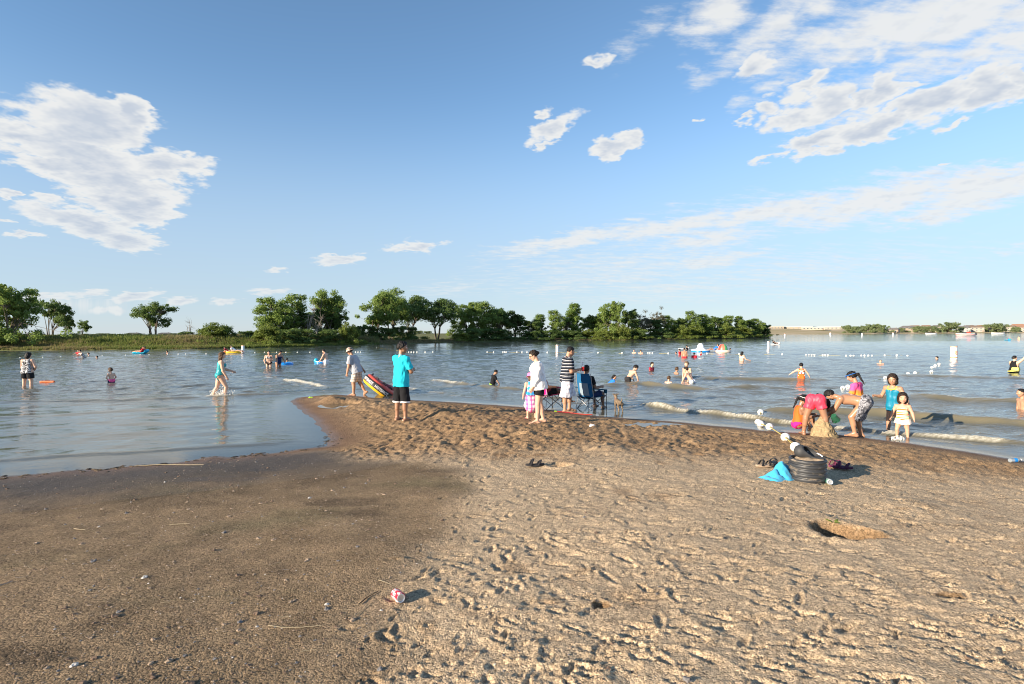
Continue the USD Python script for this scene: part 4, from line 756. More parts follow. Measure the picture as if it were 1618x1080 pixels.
        if which == "leg" and t1 > 1.5:
            d = unit(pts[2] - pts[1]); back = -J["ft" + S] + d * (J["ft" + S] @ d); back = unit(back)
            F.bone(pts[1] + (pts[2] - pts[1]) * .12 + back * .008 * H, pts[1] + (pts[2] - pts[1]) * .48 + back * .008 * H, .032 * H * f ** .6 + add0 * .5, .029 * H * f ** .6 + add0 * .5, k)
    def hand(s, F, S):
        J, H = s.J, s.H; w, d = J["wr" + S], J["hd" + S]; sg = -1 if S == "L" else 1; L = .108 * H * (1.0 if s.a["hf"] < .15 else .92); sc = L / .19
        pn = s.palm.get(S); pn = np.array(pn, float) if pn is not None else np.array([-sg * 1.0, .15, 0.0])
        pn = unit(pn - d * (pn @ d)); sd = np.cross(d, pn) * (1 if S == "L" else -1); sd = unit(sd)   # thumb side
        for o in (-.027, -.009, .009, .027): F.bone(w + d * .012 * sc + sd * o * .6 * sc, w + d * .085 * sc + sd * o * sc, .0135 * sc, .0115 * sc, .010)
        for i, (o, ln) in enumerate(((.029, .070), (.0095, .079), (-.010, .073), (-.028, .057))):
            c = s.curl * (1 + .12 * i); b = w + d * .088 * sc + sd * o * sc; d1 = d * math.cos(c * .7) + pn * math.sin(c * .7); d2 = d * math.cos(c * 1.7) + pn * math.sin(c * 1.7)
            m = b + (d1 + sd * o * 2.2) * ln * .52 * sc; F.bone(b, m, .0088 * sc, .0080 * sc, .004); F.bone(m, m + d2 * ln * .50 * sc, .0080 * sc, .0066 * sc, .003)
        b = w + d * .03 * sc + sd * .027 * sc; m = b + (d * .62 + sd * .62 + pn * .35) * .040 * sc; F.bone(b, m, .0115 * sc, .0098 * sc, .006); F.bone(m, m + unit(d * .9 + sd * .15 + pn * (.25 + .5 * s.curl)) * .034 * sc, .0095 * sc, .0075 * sc, .003)
    def foot(s, F, S, add=0.0):
        J, H = s.J, s.H; a, d = J["an" + S], J["ft" + S]; shin = unit(J["kn" + S] - a); dn = unit(np.array([0, 0, -1.0]) - d * (np.array([0, 0, -1.0]) @ d)); sd = np.cross(d, dn); L = .15 * H
        h = a + dn * s.ank * .62 - d * .022 * H; t = a + dn * (s.ank - .0115 * H) + d * .085 * H
        F.bone(a, h, .0225 * H + add, .0215 * H + add, .015); F.bone(h + dn * .0 * H, t, .0205 * H + add, .0125 * H + add, .015); F.bone(a + d * .012 * H, t + sd * .008 * H, .020 * H + add, .0125 * H + add, .015); F.bone(a + d * .010 * H, t - sd * .010 * H, .018 * H + add, .0120 * H + add, .015)
        for i, o in enumerate((.019, .0085, -.0015, -.0105, -.019)):
            o2 = o * (1 if S == "L" else -1); ln = (.034, .033, .030, .026, .021)[i] * H; F.bone(t + sd * o2 * H, t + sd * o2 * 1.15 * H + d * ln, .0095 * H + add, (.0092 if i == 0 else .0068) * H + add, .004)
    def head_(s, F):
        J, hf, R = s.J, s.hf, s.Rh; c = J["head"]; q = lambda x, y, z: c + R @ np.array([x, y, z]) * hf
        F.bone(J["neck"] - s.R2 @ [0, 0, .02 * s.H], q(0, -.10, -.28), .036 * s.H * s.fat ** .4, .030 * s.H * s.fat ** .4, .025)
        F.ell(q(0, -.04, .11), R.T, np.array([.335, .42, .385]) * hf, .02); F.bone(q(0, .10, -.10), q(0, .20, -.33), .27 * hf, .145 * hf, .03)
        F.bone(q(-.13, .12, -.22), q(.13, .12, -.22), .15 * hf, .15 * hf, .02)
        F.bone(q(0, .36, .08), q(0, .455, -.075), .038 * hf, .056 * hf, .012); F.bone(q(-.05, .41, -.10), q(.05, .41, -.10), .035 * hf, .035 * hf, .008)
        F.bone(q(-.15, .325, .135), q(.15, .325, .135), .055 * hf, .055 * hf, .015); F.bone(q(-.06, .36, -.215), q(.06, .36, -.215), .035 * hf, .035 * hf, .012)
        for sg in (-1, 1): F.ell(q(sg * .345, -.03, -.01), R.T, np.array([.035, .085, .125]) * hf, .006); F.bone(q(sg * .17, .27, -.08), q(sg * .17, .27, -.08), .09 * hf, .09 * hf, .02)
def biggest(vf):
    m = trimesh.Trimesh(*vf, process=False); c = trimesh.graph.connected_component_labels(m.face_adjacency, node_count=len(m.faces)); n = np.bincount(c)
    return compact(np.asarray(vf[0]), np.asarray(vf[1])[c == n.argmax()])
SKIN = {}
def skin(name, c, wetlook=0.0):
    return SKIN.setdefault(name, usdkit.material(stage, f"/World/Looks/skin_{name}", {"tc": ("texture_coordinate", {}), "n": ("noise_texture", {"scale": 9.0, "detail": 4.0}), "c": ("mix", {"color1": [x * .86 for x in c], "color2": [min(1, x * 1.12) for x in c]}), "p": ("principled_bsdf", {"roughness": 0.52 - 0.3 * wetlook, "specular_ior_level": 0.4 + 0.2 * wetlook, "subsurface_weight": 0.0})}, [("tc.object", "n.vector"), ("n.fac", "c.fac"), ("c.color", "p.base_color")], surface="p.BSDF"))
PALE, FAIR, TAN, BROWN, DARKB = skin("fair", (.62, .40, .30)), skin("light", (.56, .34, .235)), skin("tan", (.40, .215, .130)), skin("brown", (.29, .150, .088), .5), skin("deep", (.20, .105, .064))
HAIRC = {"black": M("hair_black", (.010, .008, .008), .6, .25, .3, 60, .003, 150), "dark": M("hair_dark", (.022, .014, .010), .6, .25, .3, 60, .003, 150), "brown": M("hair_brown", (.075, .042, .022), .6, .3, .3, 60, .003, 150), "light": M("hair_light", (.16, .10, .055), .5, .4, .3, 60, .003, 150)}
EYEW, IRIS, LIP, BROWM = M("eye_white", (.7, .68, .65), .2, .5, .02), M("iris", (.02, .012, .008), .1, .6, .02), M("lip", (.36, .13, .11), .45, .4, .05), M("eyebrow", (.02, .014, .010), .6, .2, .05)
def cloth(name, c, **kw):
    return M("cloth_" + name, c, kw.pop("rough", .85), kw.pop("spec", .15), kw.pop("var", .07), 18, kw.pop("bump", .0015), 90, **kw)
def cap_plane(F, p, n): F.clip(np.asarray(p), unit(n))
def garment(b, spec, vox):
    "a garment's mesh. spec: kind and numbers"
    kind = spec[0]; o = spec[1] if len(spec) > 1 else {}; J, H = b.J, b.H; lo, hi = b.extent(.19); F = Field(lo, hi, vox); th = o.get("add", .012)
    up, R1, R2 = b.up, b.R1, b.R2; U1, U2 = R1 @ [0, 0, 1], R2 @ [0, 0, 1]
    if kind in ("shirt", "tank", "vest", "longsleeve", "rash"):
        b.torso(F, th, .03); loose = o.get("loose", .006)
        hem = o.get("hem", -.035) * H
        for sg in (-1, 1):
            S = "LR"[sg > 0]
            F.bone(J["chest"] + R2 @ [sg * .03 * H, 0, 0], J["pel"] + R1 @ [sg * .036 * H, .004 * H, hem - .02], .066 * H * b.fat + th, .066 * H * b.fat + th + loose, .03)
            if kind in ("shirt", "rash"): b.limb(F, "arm", S, 0, o.get("sleeve", .62), th * .9, th * .9 + o.get("flare", .012), .015, True)
            if kind == "longsleeve": b.limb(F, "arm", S, 0, o.get("sleeve", 1.9), th * 1.1, th * 1.3, .015, True)
            if kind in ("tank", "vest"): cap_plane(F, J["sh" + S] - R2 @ [sg * .030 * H, 0, 0], R2 @ [sg, 0, .15])
        cap_plane(F, J["pel"] + R1 @ [0, 0, hem], -U1)
        cap_plane(F, J["neck"] + R2 @ [0, .02 * H, o.get("neck", -.002) * H], R2 @ [0, .35, 1])
        if kind in ("tank",): cap_plane(F, J["neck"] + R2 @ [0, .045 * H, -.05 * H], R2 @ [0, .8, .75])
    elif kind in ("shorts", "briefs", "skirt"):
        t1 = o.get("t", .8); fl = o.get("flare", .02)
        for sg in (-1, 1):
            S = "LR"[sg > 0]; hp = J["hip" + S]
            F.bone(hp + R1 @ [0, .0, .035 * H], hp * .9 + J["pel"] * .1, .060 * H * b.fat + th, .064 * H * b.fat + th, .03)
            F.bone(hp + R1 @ [0, -.022 * H, .005 * H], hp + R1 @ [0, -.012 * H, .03 * H], .054 * H * b.fat + th, .05 * H * b.fat + th, .03)
            b.limb(F, "leg", S, 0, t1, th, th + fl, .02 if kind != "skirt" else .05, True)
            if kind == "skirt": F.bone(J["pel"], J["pel"] + [0, 0, -t1 * b.thigh], .07 * H, .09 * H + fl, .04)
        cap_plane(F, J["pel"] + R1 @ [0, 0, o.get("top", .06) * H], U1)
        if kind == "briefs":
            for sg in (-1, 1): cap_plane(F, J["hip" + "LR"[sg > 0]] + [sg * .02 * H, 0, -.030 * H], unit([sg * .75, .1, -.75]))
    elif kind in ("swimsuit", "swimtop"):
        b.torso(F, .006, .03, shoulders=False)
        for sg in (-1, 1):
            S = "LR"[sg > 0]; hp = J["hip" + S]
            if kind == "swimsuit": F.bone(hp + R1 @ [0, -.01 * H, .0], hp + R1 @ [-sg * .02 * H, 0, -.05 * H], .062 * H * b.fat + .006, .05 * H * b.fat, .03)
        cap_plane(F, J["chest"] + R2 @ [0, 0, .035 * H], R2 @ [0, .15, 1])
        for sg in (-1, 1):
            if kind == "swimsuit": cap_plane(F, J["hip" + "LR"[sg > 0]] + [sg * .025 * H, 0, -.025 * H], unit([sg * .8, .2, -.65]))
            for yy in (.045, -.05): F.bone(J["chest"] + R2 @ [sg * .045 * H, yy * H, .0], J["neck"] + R2 @ [sg * .06 * H, yy * .25 * H, -.006 * H], .014 * H, .012 * H, .005)
        if kind == "swimtop": cap_plane(F, J["waist"] + R1 @ [0, 0, o.get("lo", -.05) * H], -U1)
    elif kind == "bra":
        b.torso(F, .006, .03, shoulders=False); cap_plane(F, J["chest"] + R2 @ [0, 0, .03 * H], U2); cap_plane(F, J["chest"] - R2 @ [0, 0, .045 * H], -U2)
        for sg in (-1, 1): F.bone(J["chest"] + R2 @ [sg * .045 * H, .05 * H, .02 * H], J["neck"] + R2 @ [sg * .05 * H, .01 * H, -.012 * H], .008 * H, .007 * H, .004)
    elif kind == "sleeve":
        b.limb(F, "arm", o["S"], o.get("t0", 0), o["t"], th, th + o.get("flare", 0), .01, True)
    elif kind == "band":       # a hem band round each thigh
        for S in "LR": b.limb(F, "leg", S, o["t0"], o["t1"], o["w0"], o["w1"], .005, True); 
        for S in "LR":
            d = unit(J["kn" + S] - J["hip" + S])
        sl = None
    return F.mesh(o.get("wrinkle", .009), o.get("seed", 1) + int(H * 100))
def hairdo(b, style, vox):
    J, hf, R = b.J, b.hf, b.Rh; c = J["head"]; q = lambda x, y, z: c + R @ np.array([x, y, z]) * hf
    lo, hi = c - 1.3 * hf, c + 1.1 * hf
    if style in ("long", "ponytail", "bob", "wetlong"): lo = lo - [.1, .1, .9 * hf]
    F = Field(lo, hi, vox); g = .055 if style != "buzz" else .03
    F.ell(q(0, -.05, .12), R.T, np.array([.335 + g, .42 + g, .385 + g]) * hf, 0)
    if style in ("long", "bob", "ponytail", "bun"): F.clip(q(0, .20, .20), R @ unit([0, .80, -.62]))
    else: F.clip(q(0, .22, .24), R @ unit([0, .72, -.72]))
    if style not in ("long", "bob"):
        F.clip(q(0, 0, -.16), R @ [0, 0, -1.0])
    if style in ("long", "wetlong", "bob"):
        n = {"long": 1.15, "wetlong": .95, "bob": .62}[style]
        for x, y, w in ((-.30, -.10, .13), (.30, -.10, .13), (-.15, -.32, .16), (.15, -.32, .16), (0, -.36, .16)):
            e = q(x * 1.1, y - .05, 0); F.bone(q(x, y, .1), e - np.array([0, 0, n * hf]) * (.7 if abs(x) > .2 else 1) + R @ np.array([0, -.05, 0]) * hf, w * hf, w * .55 * hf, .02)
        if style == "bob": F.bone(q(0, -.1, .2), q(0, -.2, -.25), .36 * hf, .40 * hf, .04); F.clip(q(0, .2, 0), R @ unit([0, .9, -.3]))
    if style == "ponytail": F.bone(q(0, -.46, .10), q(0, -.62, -.02), .09 * hf, .11 * hf, .02); F.bone(q(0, -.62, -.02), q(.05, -.62, -1.15), .12 * hf, .045 * hf, .02)
    if style == "bun": F.ell(q(0, -.52, .05), R.T, np.array([.16, .14, .18]) * hf, .02)
    if style == "short": F.bone(q(0, -.1, .35), q(0, .18, .40), .16 * hf, .14 * hf, .05)
    v, f = F.mesh(0)
    if len(v):
        n = trimesh.Trimesh(v, f, process=False).vertex_normals; v = v + n * ((meshkit.noise(v * [60, 60, 25], 4) - .5) * .10 * hf * (style != "buzz") + (meshkit.noise(v * [150, 150, 60], 9) - .5)[:, None][:, 0] * .04 * hf)[:, None]
    return v, f
def person(loc, yaw, label, body, skinm, clothes, hair, sink=0.0, vox=0.012, face=True, group=None, shoes=None, hidden_legs=False):
    """loc: where the feet (or, for someone in water, the waterline) meet the ground; sink: how deep the feet stand below it"""
    b = body; t = thing("person", label, "person", (loc[0], loc[1], loc[2] - sink), math.radians(yaw), group)
    lo, hi = b.extent(); F = Field(lo, hi, vox)
    b.torso(F)
    for S in "LR":
        b.limb(F, "leg", S, 0, 2); b.limb(F, "arm", S, 0, 2)
    b.head_(F)
    for S in "LR": b.foot(F, S); b.hand(F, S)
    obj("body", biggest(F.mesh()), skinm, t, smooth=True)
    tops = [x[1][1] for x in clothes if x[1][0] in ("shirt", "rash", "tank", "longsleeve", "vest")]
    for nm, spec, mat in clothes:
        if spec[0] == "shorts" and tops: spec = ("shorts", dict(spec[1], top=min(spec[1].get("top", .06), tops[0].get("hem", -.035) + .022)))
        m = garment(b, spec, vox)
        if len(m[0]): obj(nm, m, mat, t, smooth=True)
    if hair: obj("hair", hairdo(b, hair[0], min(vox, .012)), HAIRC[hair[1]], t, smooth=True)
    q = lambda x, y, z: b.J["head"] + b.Rh @ np.array([x, y, z]) * b.hf
    if face:
        for sg in (-1, 1):
            e = obj("eye", ball(.050 * b.hf, q(sg * .145, .340, .045), 1), EYEW, t, smooth=True); obj("iris", ball(.034 * b.hf, q(sg * .145, .340 + .024, .045), 1), IRIS, e, smooth=True)
            obj("eyebrow", tube([q(sg * .07, .385, .125), q(sg * .145, .385, .145), q(sg * .22, .35, .125)], .018 * b.hf, 5), BROWM, t)
        obj("mouth", tube([q(-.10, .355, -.225), q(-.04, .40, -.215), q(.04, .40, -.215), q(.10, .355, -.225)], np.array([.012, .028, .028, .012]) * b.hf, 6), LIP, t, smooth=True)
    if shoes:
        for S in "LR":
            a, d = b.J["an" + S], b.J["ft" + S]; dn = unit(np.array([0, 0, -1.0]) - d * (np.array([0, 0, -1.0]) @ d)); sd = np.cross(d, dn); H = b.H
            out = []
            for k in range(22):
                th = 2 * math.pi * k / 22; l = math.cos(th); w = math.sin(th) * (.030 + .006 * l); out.append(a + dn * (b.ank + .004) + d * (.042 + .092 * l) * H + sd * w * H)
            top = np.array(out); sole = np.vstack([top, top + dn * .018])
            f = [(k, (k + 1) % 22, 22 + k) for k in range(22)] + [((k + 1) % 22, 22 + (k + 1) % 22, 22 + k) for k in range(22)] + [(0, k + 1, k) for k in range(1, 21)] + [(22, 22 + k, 22 + k + 1) for k in range(1, 21)]
            fl = obj("flip_flop", (sole, np.array(f)[:, ::-1]), shoes, t)
            m = a + dn * b.ank * .35 + d * .055 * H
            obj("strap", cat_([tube([a + dn * b.ank * .95 + d * .02 * H + sd * s2 * .030 * H, m + sd * s2 * .022 * H + dn * .003, a + dn * (b.ank - .026 * H) + d * .092 * H], .006, 5) for s2 in (-1, 1)]), shoes, fl)
    t._body = b if False else None
    return t, b

# ------------------------------------------------------------------ who is where
def set_on(b, px, py, yaw, sand=True):
    "ground point such that the middle between the ankles lands on the pixel"
    p = ground(px, py) if sand else at(px, py, 0.0); m = (b.J["anL"] + b.J["anR"]) / 2; a = math.radians(yaw)
    q = np.array([p[0] - m[0] * math.cos(a) + m[1] * math.sin(a), p[1] - m[0] * math.sin(a) - m[1] * math.cos(a)])
    return np.array([q[0], q[1], p[2]])
def facing(px, yaw):
    "degrees about z for someone who, seen along the camera's ray, is turned by yaw (0 away, 90 to the left)"
    return yaw - math.degrees(math.atan((px - 809) / FPX))
def in_water(px, py, top, b, on="pel"):
    "place and depth so that the waterline and the top of the head meet their pixels"
    p = at(px, py, 0.0); vis = at_d(px, top, p[1])[2]; return p, max(0.0, b.J["head"][2] + .5 * b.hf - vis)
def swimmer(px, py, top, yaw, label, b, sk, clothes, hair, vox=0.022, group=None, face=False):
    p, s = in_water(px, py, top, b); return person(p, facing(px, yaw), label, b, sk, clothes, hair, sink=s, vox=vox, face=face, group=group)
def at_sand(px, py, yaw, label, b, sk, clothes, hair, vox=0.010, face=True, shoes=None):
    yaw = facing(px, yaw); p = set_on(b, px, py, yaw); return person(p, yaw, label, b, sk, clothes, hair, vox=vox, face=face, shoes=shoes)
SHORTS, SHIRT = lambda **k: ("shorts", k), lambda **k: ("shirt", k)
BLK = cloth("black", (.012, .012, .014)); WHT = cloth("white", (.72, .70, .70)); CYAN = cloth("cyan", (.018, .45, .56)); GREY = cloth("grey", (.34, .35, .38)); KHAKI = cloth("khaki", (.42, .34, .27)); TEAL = cloth("teal", (.008, .26, .29), rough=.45, spec=.4); CORAL = cloth("coral", (.80, .045, .085), rough=.5, spec=.4); ORANGE = cloth("orange", (.82, .13, .025)); PINK = cloth("pink", (.80, .10, .26)); HOTPINK = cloth("hot_pink", (.75, .02, .20)); RED = cloth("red", (.62, .03, .045)); MAROON = cloth("maroon", (.27, .03, .05)); BLUE = cloth("blue", (.02, .16, .55)); NAVY = cloth("navy", (.015, .03, .09)); PALEW = cloth("cream", (.80, .68, .58)); LIME = cloth("lime", (.45, .72, .06)); DTEAL = cloth("peacock", (.005, .17, .27), rough=.5, spec=.35); RUBBER = M("black_rubber", (.015, .015, .016), .55, .4, .15); TANSOLE = M("tan_sole", (.36, .27, .19), .8, .2)
def pattern(name, nodes, links, out, rough=.85):
    n = {"tc": ("texture_coordinate", {}), "p": ("principled_bsdf", {"roughness": rough, "specular_ior_level": .15})} | nodes
    return usdkit.material(stage, f"/World/Looks/cloth_{name}", n, links + [(out, "p.base_color")], surface="p.BSDF")
def stripes(name, period, stops, axis="z"):
    return pattern(name, {"s": ("separate_xyz", {}), "m": ("math", {"math_type": "divide", "value2": period}), "f": ("math", {"math_type": "fraction"}), "r": ("rgb_ramp", {"ramp": stops, "interpolate": False})}, [("tc.object", "s.vector"), (f"s.{axis}", "m.value1"), ("m.value", "f.value1"), ("f.value", "r.fac")], "r.color")
def blotch(name, scale, stops, kind="voronoi_texture"):
    return pattern(name, {"d": ("noise_texture", {"scale": scale * .6}), "v": ("vector_math", {"math_type": "multiply_add", "vector2": (.15, .15, .15)}), "t": ("noise_texture", {"scale": scale, "detail": 3, "distortion": 1.2}), "r": ("rgb_ramp", {"ramp": stops})}, [("tc.object", "t.vector"), ("t.fac", "r.fac")], "r.color")
def plaid(name, a, b_, c, s):
    return pattern(name, {"s": ("separate_xyz", {}), "mx": ("math", {"math_type": "multiply", "value2": s}), "mz": ("math", {"math_type": "multiply", "value2": s}), "fx": ("math", {"math_type": "fraction"}), "fz": ("math", {"math_type": "fraction"}), "rx": ("rgb_ramp", {"ramp": [(0, (0, 0, 0)), (.45, (.5, .5, .5)), (.55, (1, 1, 1)), (.9, (0, 0, 0))], "interpolate": False}), "rz": ("rgb_ramp", {"ramp": [(0, (0, 0, 0)), (.45, (.5, .5, .5)), (.55, (1, 1, 1)), (.9, (0, 0, 0))], "interpolate": False}), "m1": ("mix", {"color1": a, "color2": b_}), "m2": ("mix", {"color2": c}), "k": ("math", {"math_type": "multiply", "value2": .6})},
                   [("tc.object", "s.vector"), ("s.x", "mx.value1"), ("s.z", "mz.value1"), ("mx.value", "fx.value1"), ("mz.value", "fz.value1"), ("fx.value", "rx.fac"), ("fz.value", "rz.fac"), ("rx.color", "m1.fac"), ("m1.color", "m2.color1"), ("rz.color", "k.value1"), ("k.value", "m2.fac")], "m2.color")
W_, K_ = (.68, .68, .70), (.012, .014, .02)
STRIPE_POLO = stripes("striped_polo", .082, [(0, K_), (.40, (.16, .18, .24)), (.48, K_), (.72, W_), (.84, K_)])
GREYPAT = blotch("grey_floral", 20, [(.35, (.025, .025, .03)), (.48, (.09, .09, .105)), (.53, (.38, .38, .41)), (.575, (.30, .30, .33)), (.62, (.06, .06, .07)), (.7, (.20, .20, .22))])
FLORAL = blotch("mono_floral", 22, [(.40, (.02, .02, .022)), (.5, (.03, .03, .03)), (.53, (.66, .64, .64)), (.8, (.7, .68, .68))])
TODDLER = stripes("rainbow_stripe", .10, [(0, (.85, .17, .05)), (.20, (.80, .70, .62)), (.32, (.80, .50, .06)), (.54, (.80, .70, .62)), (.66, (.20, .55, .28)), (.82, (.80, .70, .62)), (.92, (.85, .17, .05))])
PLAIDW, PINKPLAID, BLUEPLAID, KHAKIPLAID = plaid("pale_plaid", (.66, .64, .66), (.52, .50, .56), (.40, .38, .45), 9), plaid("pink_plaid", (.75, .62, .66), (.80, .16, .38), (.70, .05, .25), 11), plaid("vest_plaid", (.03, .28, .62), (.10, .42, .72), (.70, .30, .55), 9), plaid("khaki_plaid", (.46, .36, .28), (.60, .52, .45), (.28, .20, .15), 12)
SUNSET = pattern("pink_orange", {"s": ("separate_xyz", {}), "n": ("noise_texture", {"scale": 9.0}), "a": ("math", {"math_type": "multiply_add", "value2": .08}), "r": ("rgb_ramp", {"ramp": [(.76, (.82, .10, .12)), (.86, (.85, .27, .03)), (.94, (.85, .20, .05)), (.985, (.82, .09, .27))]})}, [("tc.object", "s.vector"), ("tc.object", "n.vector"), ("n.fac", "a.value1"), ("s.z", "a.value3"), ("a.value", "r.fac")], "r.color")

# --- the teenager in the foreground
b = Body(1.76, "teen", lean=2, twist=-4, head=(-38, 4), armL=((-.16, .34, -.92), (.72, .62, .12)), armR=((.16, .32, -.92), (-.66, .66, .18)), legL=((-.10, .02, -1), (-.03, -.03, -1)), legR=((.10, .04, -1), (.05, -.05, -1)), footL=(-.35, 1, 0), footR=(.35, 1, 0), curl=.9)
t, b = at_sand(634, 665, -50, "teenager in a bright cyan polo shirt and black shorts standing with crossed arms", b, BROWN, [("polo_shirt", SHIRT(loose=.016, hem=-.075, sleeve=.78, flare=.016, wrinkle=.013), CYAN), ("shorts", SHORTS(t=1.02, flare=.036, wrinkle=.008), BLK), ("hem_band", ("band", dict(t0=1.04, t1=1.12, w0=.044, w1=.050)), WHT)], ("short", "black"), vox=.009, shoes=RUBBER)
for sg, S in ((-1, "L"), (1, "R")):
    for k in (0, 1):
        h, kn = b.J["hip" + S], b.J["kn" + S]; o = np.array([sg * (.045 * 1.05), -.01 + .028 * k - .014, 0])
        obj("side_stripe", tube([h + o * 1.75 * [1, 1, 1] + [0, 0, -.02], h * .5 + kn * .5 + o * 1.78, kn + o * 1.70 + [0, 0, -.01]], .006, 5), WHT, t)
def collar(b, t, mat, r=.05):
    c, R2, H = b.J["neck"], b.R2, b.H; a = np.linspace(0.35, 2 * math.pi - .35, 20); obj("collar", tube([c + R2 @ [r * 1.05 * H * .62 * math.sin(x), .004 + r * H * .62 * math.cos(x), .012 + .012 * -math.cos(x)] for x in a], .013, 7), mat, t, smooth=True)
collar(b, t, CYAN)
# --- the man with the camouflage hat and the towable tube
b = Body(1.68, "adult", fat=1.12, lean=20, head=(12, 22), armL=((-.16, .06, -1), (-.08, .22, -1)), armR=((.10, -.42, -.9), (.10, -.62, -.75)), legL=((-.02, .20, -1), (0, -.02, -1)), legR=((.02, -.12, -1), (.02, -.55, -.85)), footR=(0, .72, -.70), curl=.9)
t, b = at_sand(568, 624.5, 62, "man in a camouflage bucket hat and grey tee walking with a towable tube", b, TAN, [("tee_shirt", SHIRT(loose=.028, hem=-.06, sleeve=.8, flare=.024, wrinkle=.010), GREY), ("shorts", SHORTS(t=.92, flare=.034), KHAKIPLAID)], ("short", "dark"), vox=.010)
CAMO = blotch("camouflage", 16, [(.40, (.10, .085, .06)), (.48, (.24, .18, .13)), (.53, (.45, .33, .27)), (.60, (.55, .44, .38))])
def brim_hat(b, t, mat, brim=.62, crown=.40, name="bucket_hat", wavy=.03):
    hf, c, R = b.hf, b.J["head"], b.Rh; prof = [(0.001, .60), (crown * .6, .585), (crown * .95, .50), (crown * 1.06, .22), (brim * .85, .12), (brim, .06), (brim * .98, .045), (brim * .8, .095), (crown * 1.0, .18), (.001, .19)]
    m = lathe(np.array(prof)[::-1], 28); v = m.vertices.copy(); r = np.hypot(v[:, 0], v[:, 1]); th = np.arctan2(v[:, 1], v[:, 0]); v[:, 2] += (r > crown * 1.1) * wavy * np.sin(2 * th + 1); v[:, 1] = v[:, 1] * 1.12 - .04
    m.vertices = (v * hf) @ R.T + c; return obj(name, m, mat, t, smooth=40)
brim_hat(b, t, CAMO)
def sunglasses(b, t):
    hf, c, R = b.hf, b.J["head"], b.Rh; q = lambda x, y, z: c + R @ np.array([x, y, z]) * hf
    g = obj("sunglasses", cat_([tube([q(s * .05, .43, .06), q(s * .20, .40, .065), q(s * .345, .22, .07), q(s * .37, -.02, .05)], .012 * hf + .002, 5) for s in (-1, 1)]), RUBBER, t)
    for s in (-1, 1): obj("lens", ball(1, q(s * .155, .385, .03), 2, np.array([.10, .03, .075]) * hf), IRIS, g, smooth=True)
sunglasses(b, t)
hand = np.array(t.GetAttribute("xformOp:translate").Get()) + rot([0, 0, 1], facing(568, 62)) @ (b.J["wrR"] + b.J["hdR"] * .09)
TUBE_Y, TUBE_R, TUBE_K = M("tube_yellow", (.75, .42, .02), .4, .5, .06), M("tube_red", (.50, .075, .055), .5, .4, .1), M("tube_black", (.02, .02, .022), .5, .4, .1)
def towable():
    tl = 38; R0 = .62; c = hand + np.array([math.cos(math.radians(tl)) * .66, -.10, -math.sin(math.radians(tl)) * .66 - .10])
    t = UsdGeom.Xform.Define(stage, path_of("towable_tube")); t.AddTranslateOp().Set(Gf.Vec3d(*map(float, c))); t.AddRotateXYZOp().Set(Gf.Vec3f(-9, tl, 0))
    t = tag(t.GetPrim(), "red, black and yellow inflatable towable tube dragged by the man in the hat", "towable tube")
    S = .36
    def ring(z0, z1, bulge, rin=None, n=8, out=0.0):
        zz = np.linspace(z0, z1, n); k = (zz - 0) / (S * .5); r = R0 - .13 + .13 * np.sqrt(np.clip(1 - np.clip(k, -1, 1) ** 2, 0, 1)) + out
        return np.c_[r, zz]
    obj("base", lathe(np.vstack([[(.001, -.175)], [(R0 - .15, -.178)], ring(-.172, -.095, 0), [(R0 - .10, -.095), (.001, -.09)]]), 40), TUBE_Y, t, smooth=40)
    side = obj("side_panel", lathe(np.vstack([[(R0 - .12, -.095)], ring(-.095, .075, 0), [(R0 - .12, .075), (R0 - .12, -.095)]]), 48), TUBE_K, t, smooth=40)
    a = np.linspace(0, 2 * math.pi, 14)
    obj("top_tube", lathe(np.c_[R0 - .165 + .115 * np.cos(a[::-1]) * 1.0, .085 + .10 * np.sin(a[::-1])][::-1], 48), TUBE_R, t, smooth=60)
    obj("seat", lathe([(.001, .0), (.30, .02), (.40, .06), (.40, .0), (.001, -.05)][::-1], 32), TUBE_Y, t, smooth=40)
    bk = placed(trimesh.creation.torus(.20, .105, 24, 12), (.16, .02, .14), 0, 0, -.35); obj("backrest", bk, M("tube_maroon", (.22, .05, .06), .5, .4), t, smooth=True)
    for ang in (200, 245, 285, 320):
        x = math.radians(ang); p = np.array([math.cos(x), math.sin(x), 0]); s = np.array([-p[1], p[0], 0])
        obj("handle", tube([p * .47 - s * .07 + [0, 0, .18], p * .46 - s * .05 + [0, 0, .235], p * .46 + s * .05 + [0, 0, .235], p * .47 + s * .07 + [0, 0, .18]], .02, 7), TUBE_K, t, smooth=True)
    for ang, tx in ((213, "HOT"), (240, "SHOT"), (275, "HOT"), (300, "SHOT")):
        m = meshkit.text_mesh(tx, .085, .004, bold=True); v = m.vertices - [m.bounds[:, 0].mean(), .042, 0]; th = math.radians(ang) + v[:, 0] / R0; zz = v[:, 1] * 1.0 - .012
        rr = R0 - .13 + .13 * np.sqrt(np.clip(1 - (zz / .18) ** 2, 0, 1)) + v[:, 2] + .001
        obj("lettering", (np.c_[np.cos(th) * rr, np.sin(th) * rr, zz], m.faces), WHT, side)
    return t
towable()
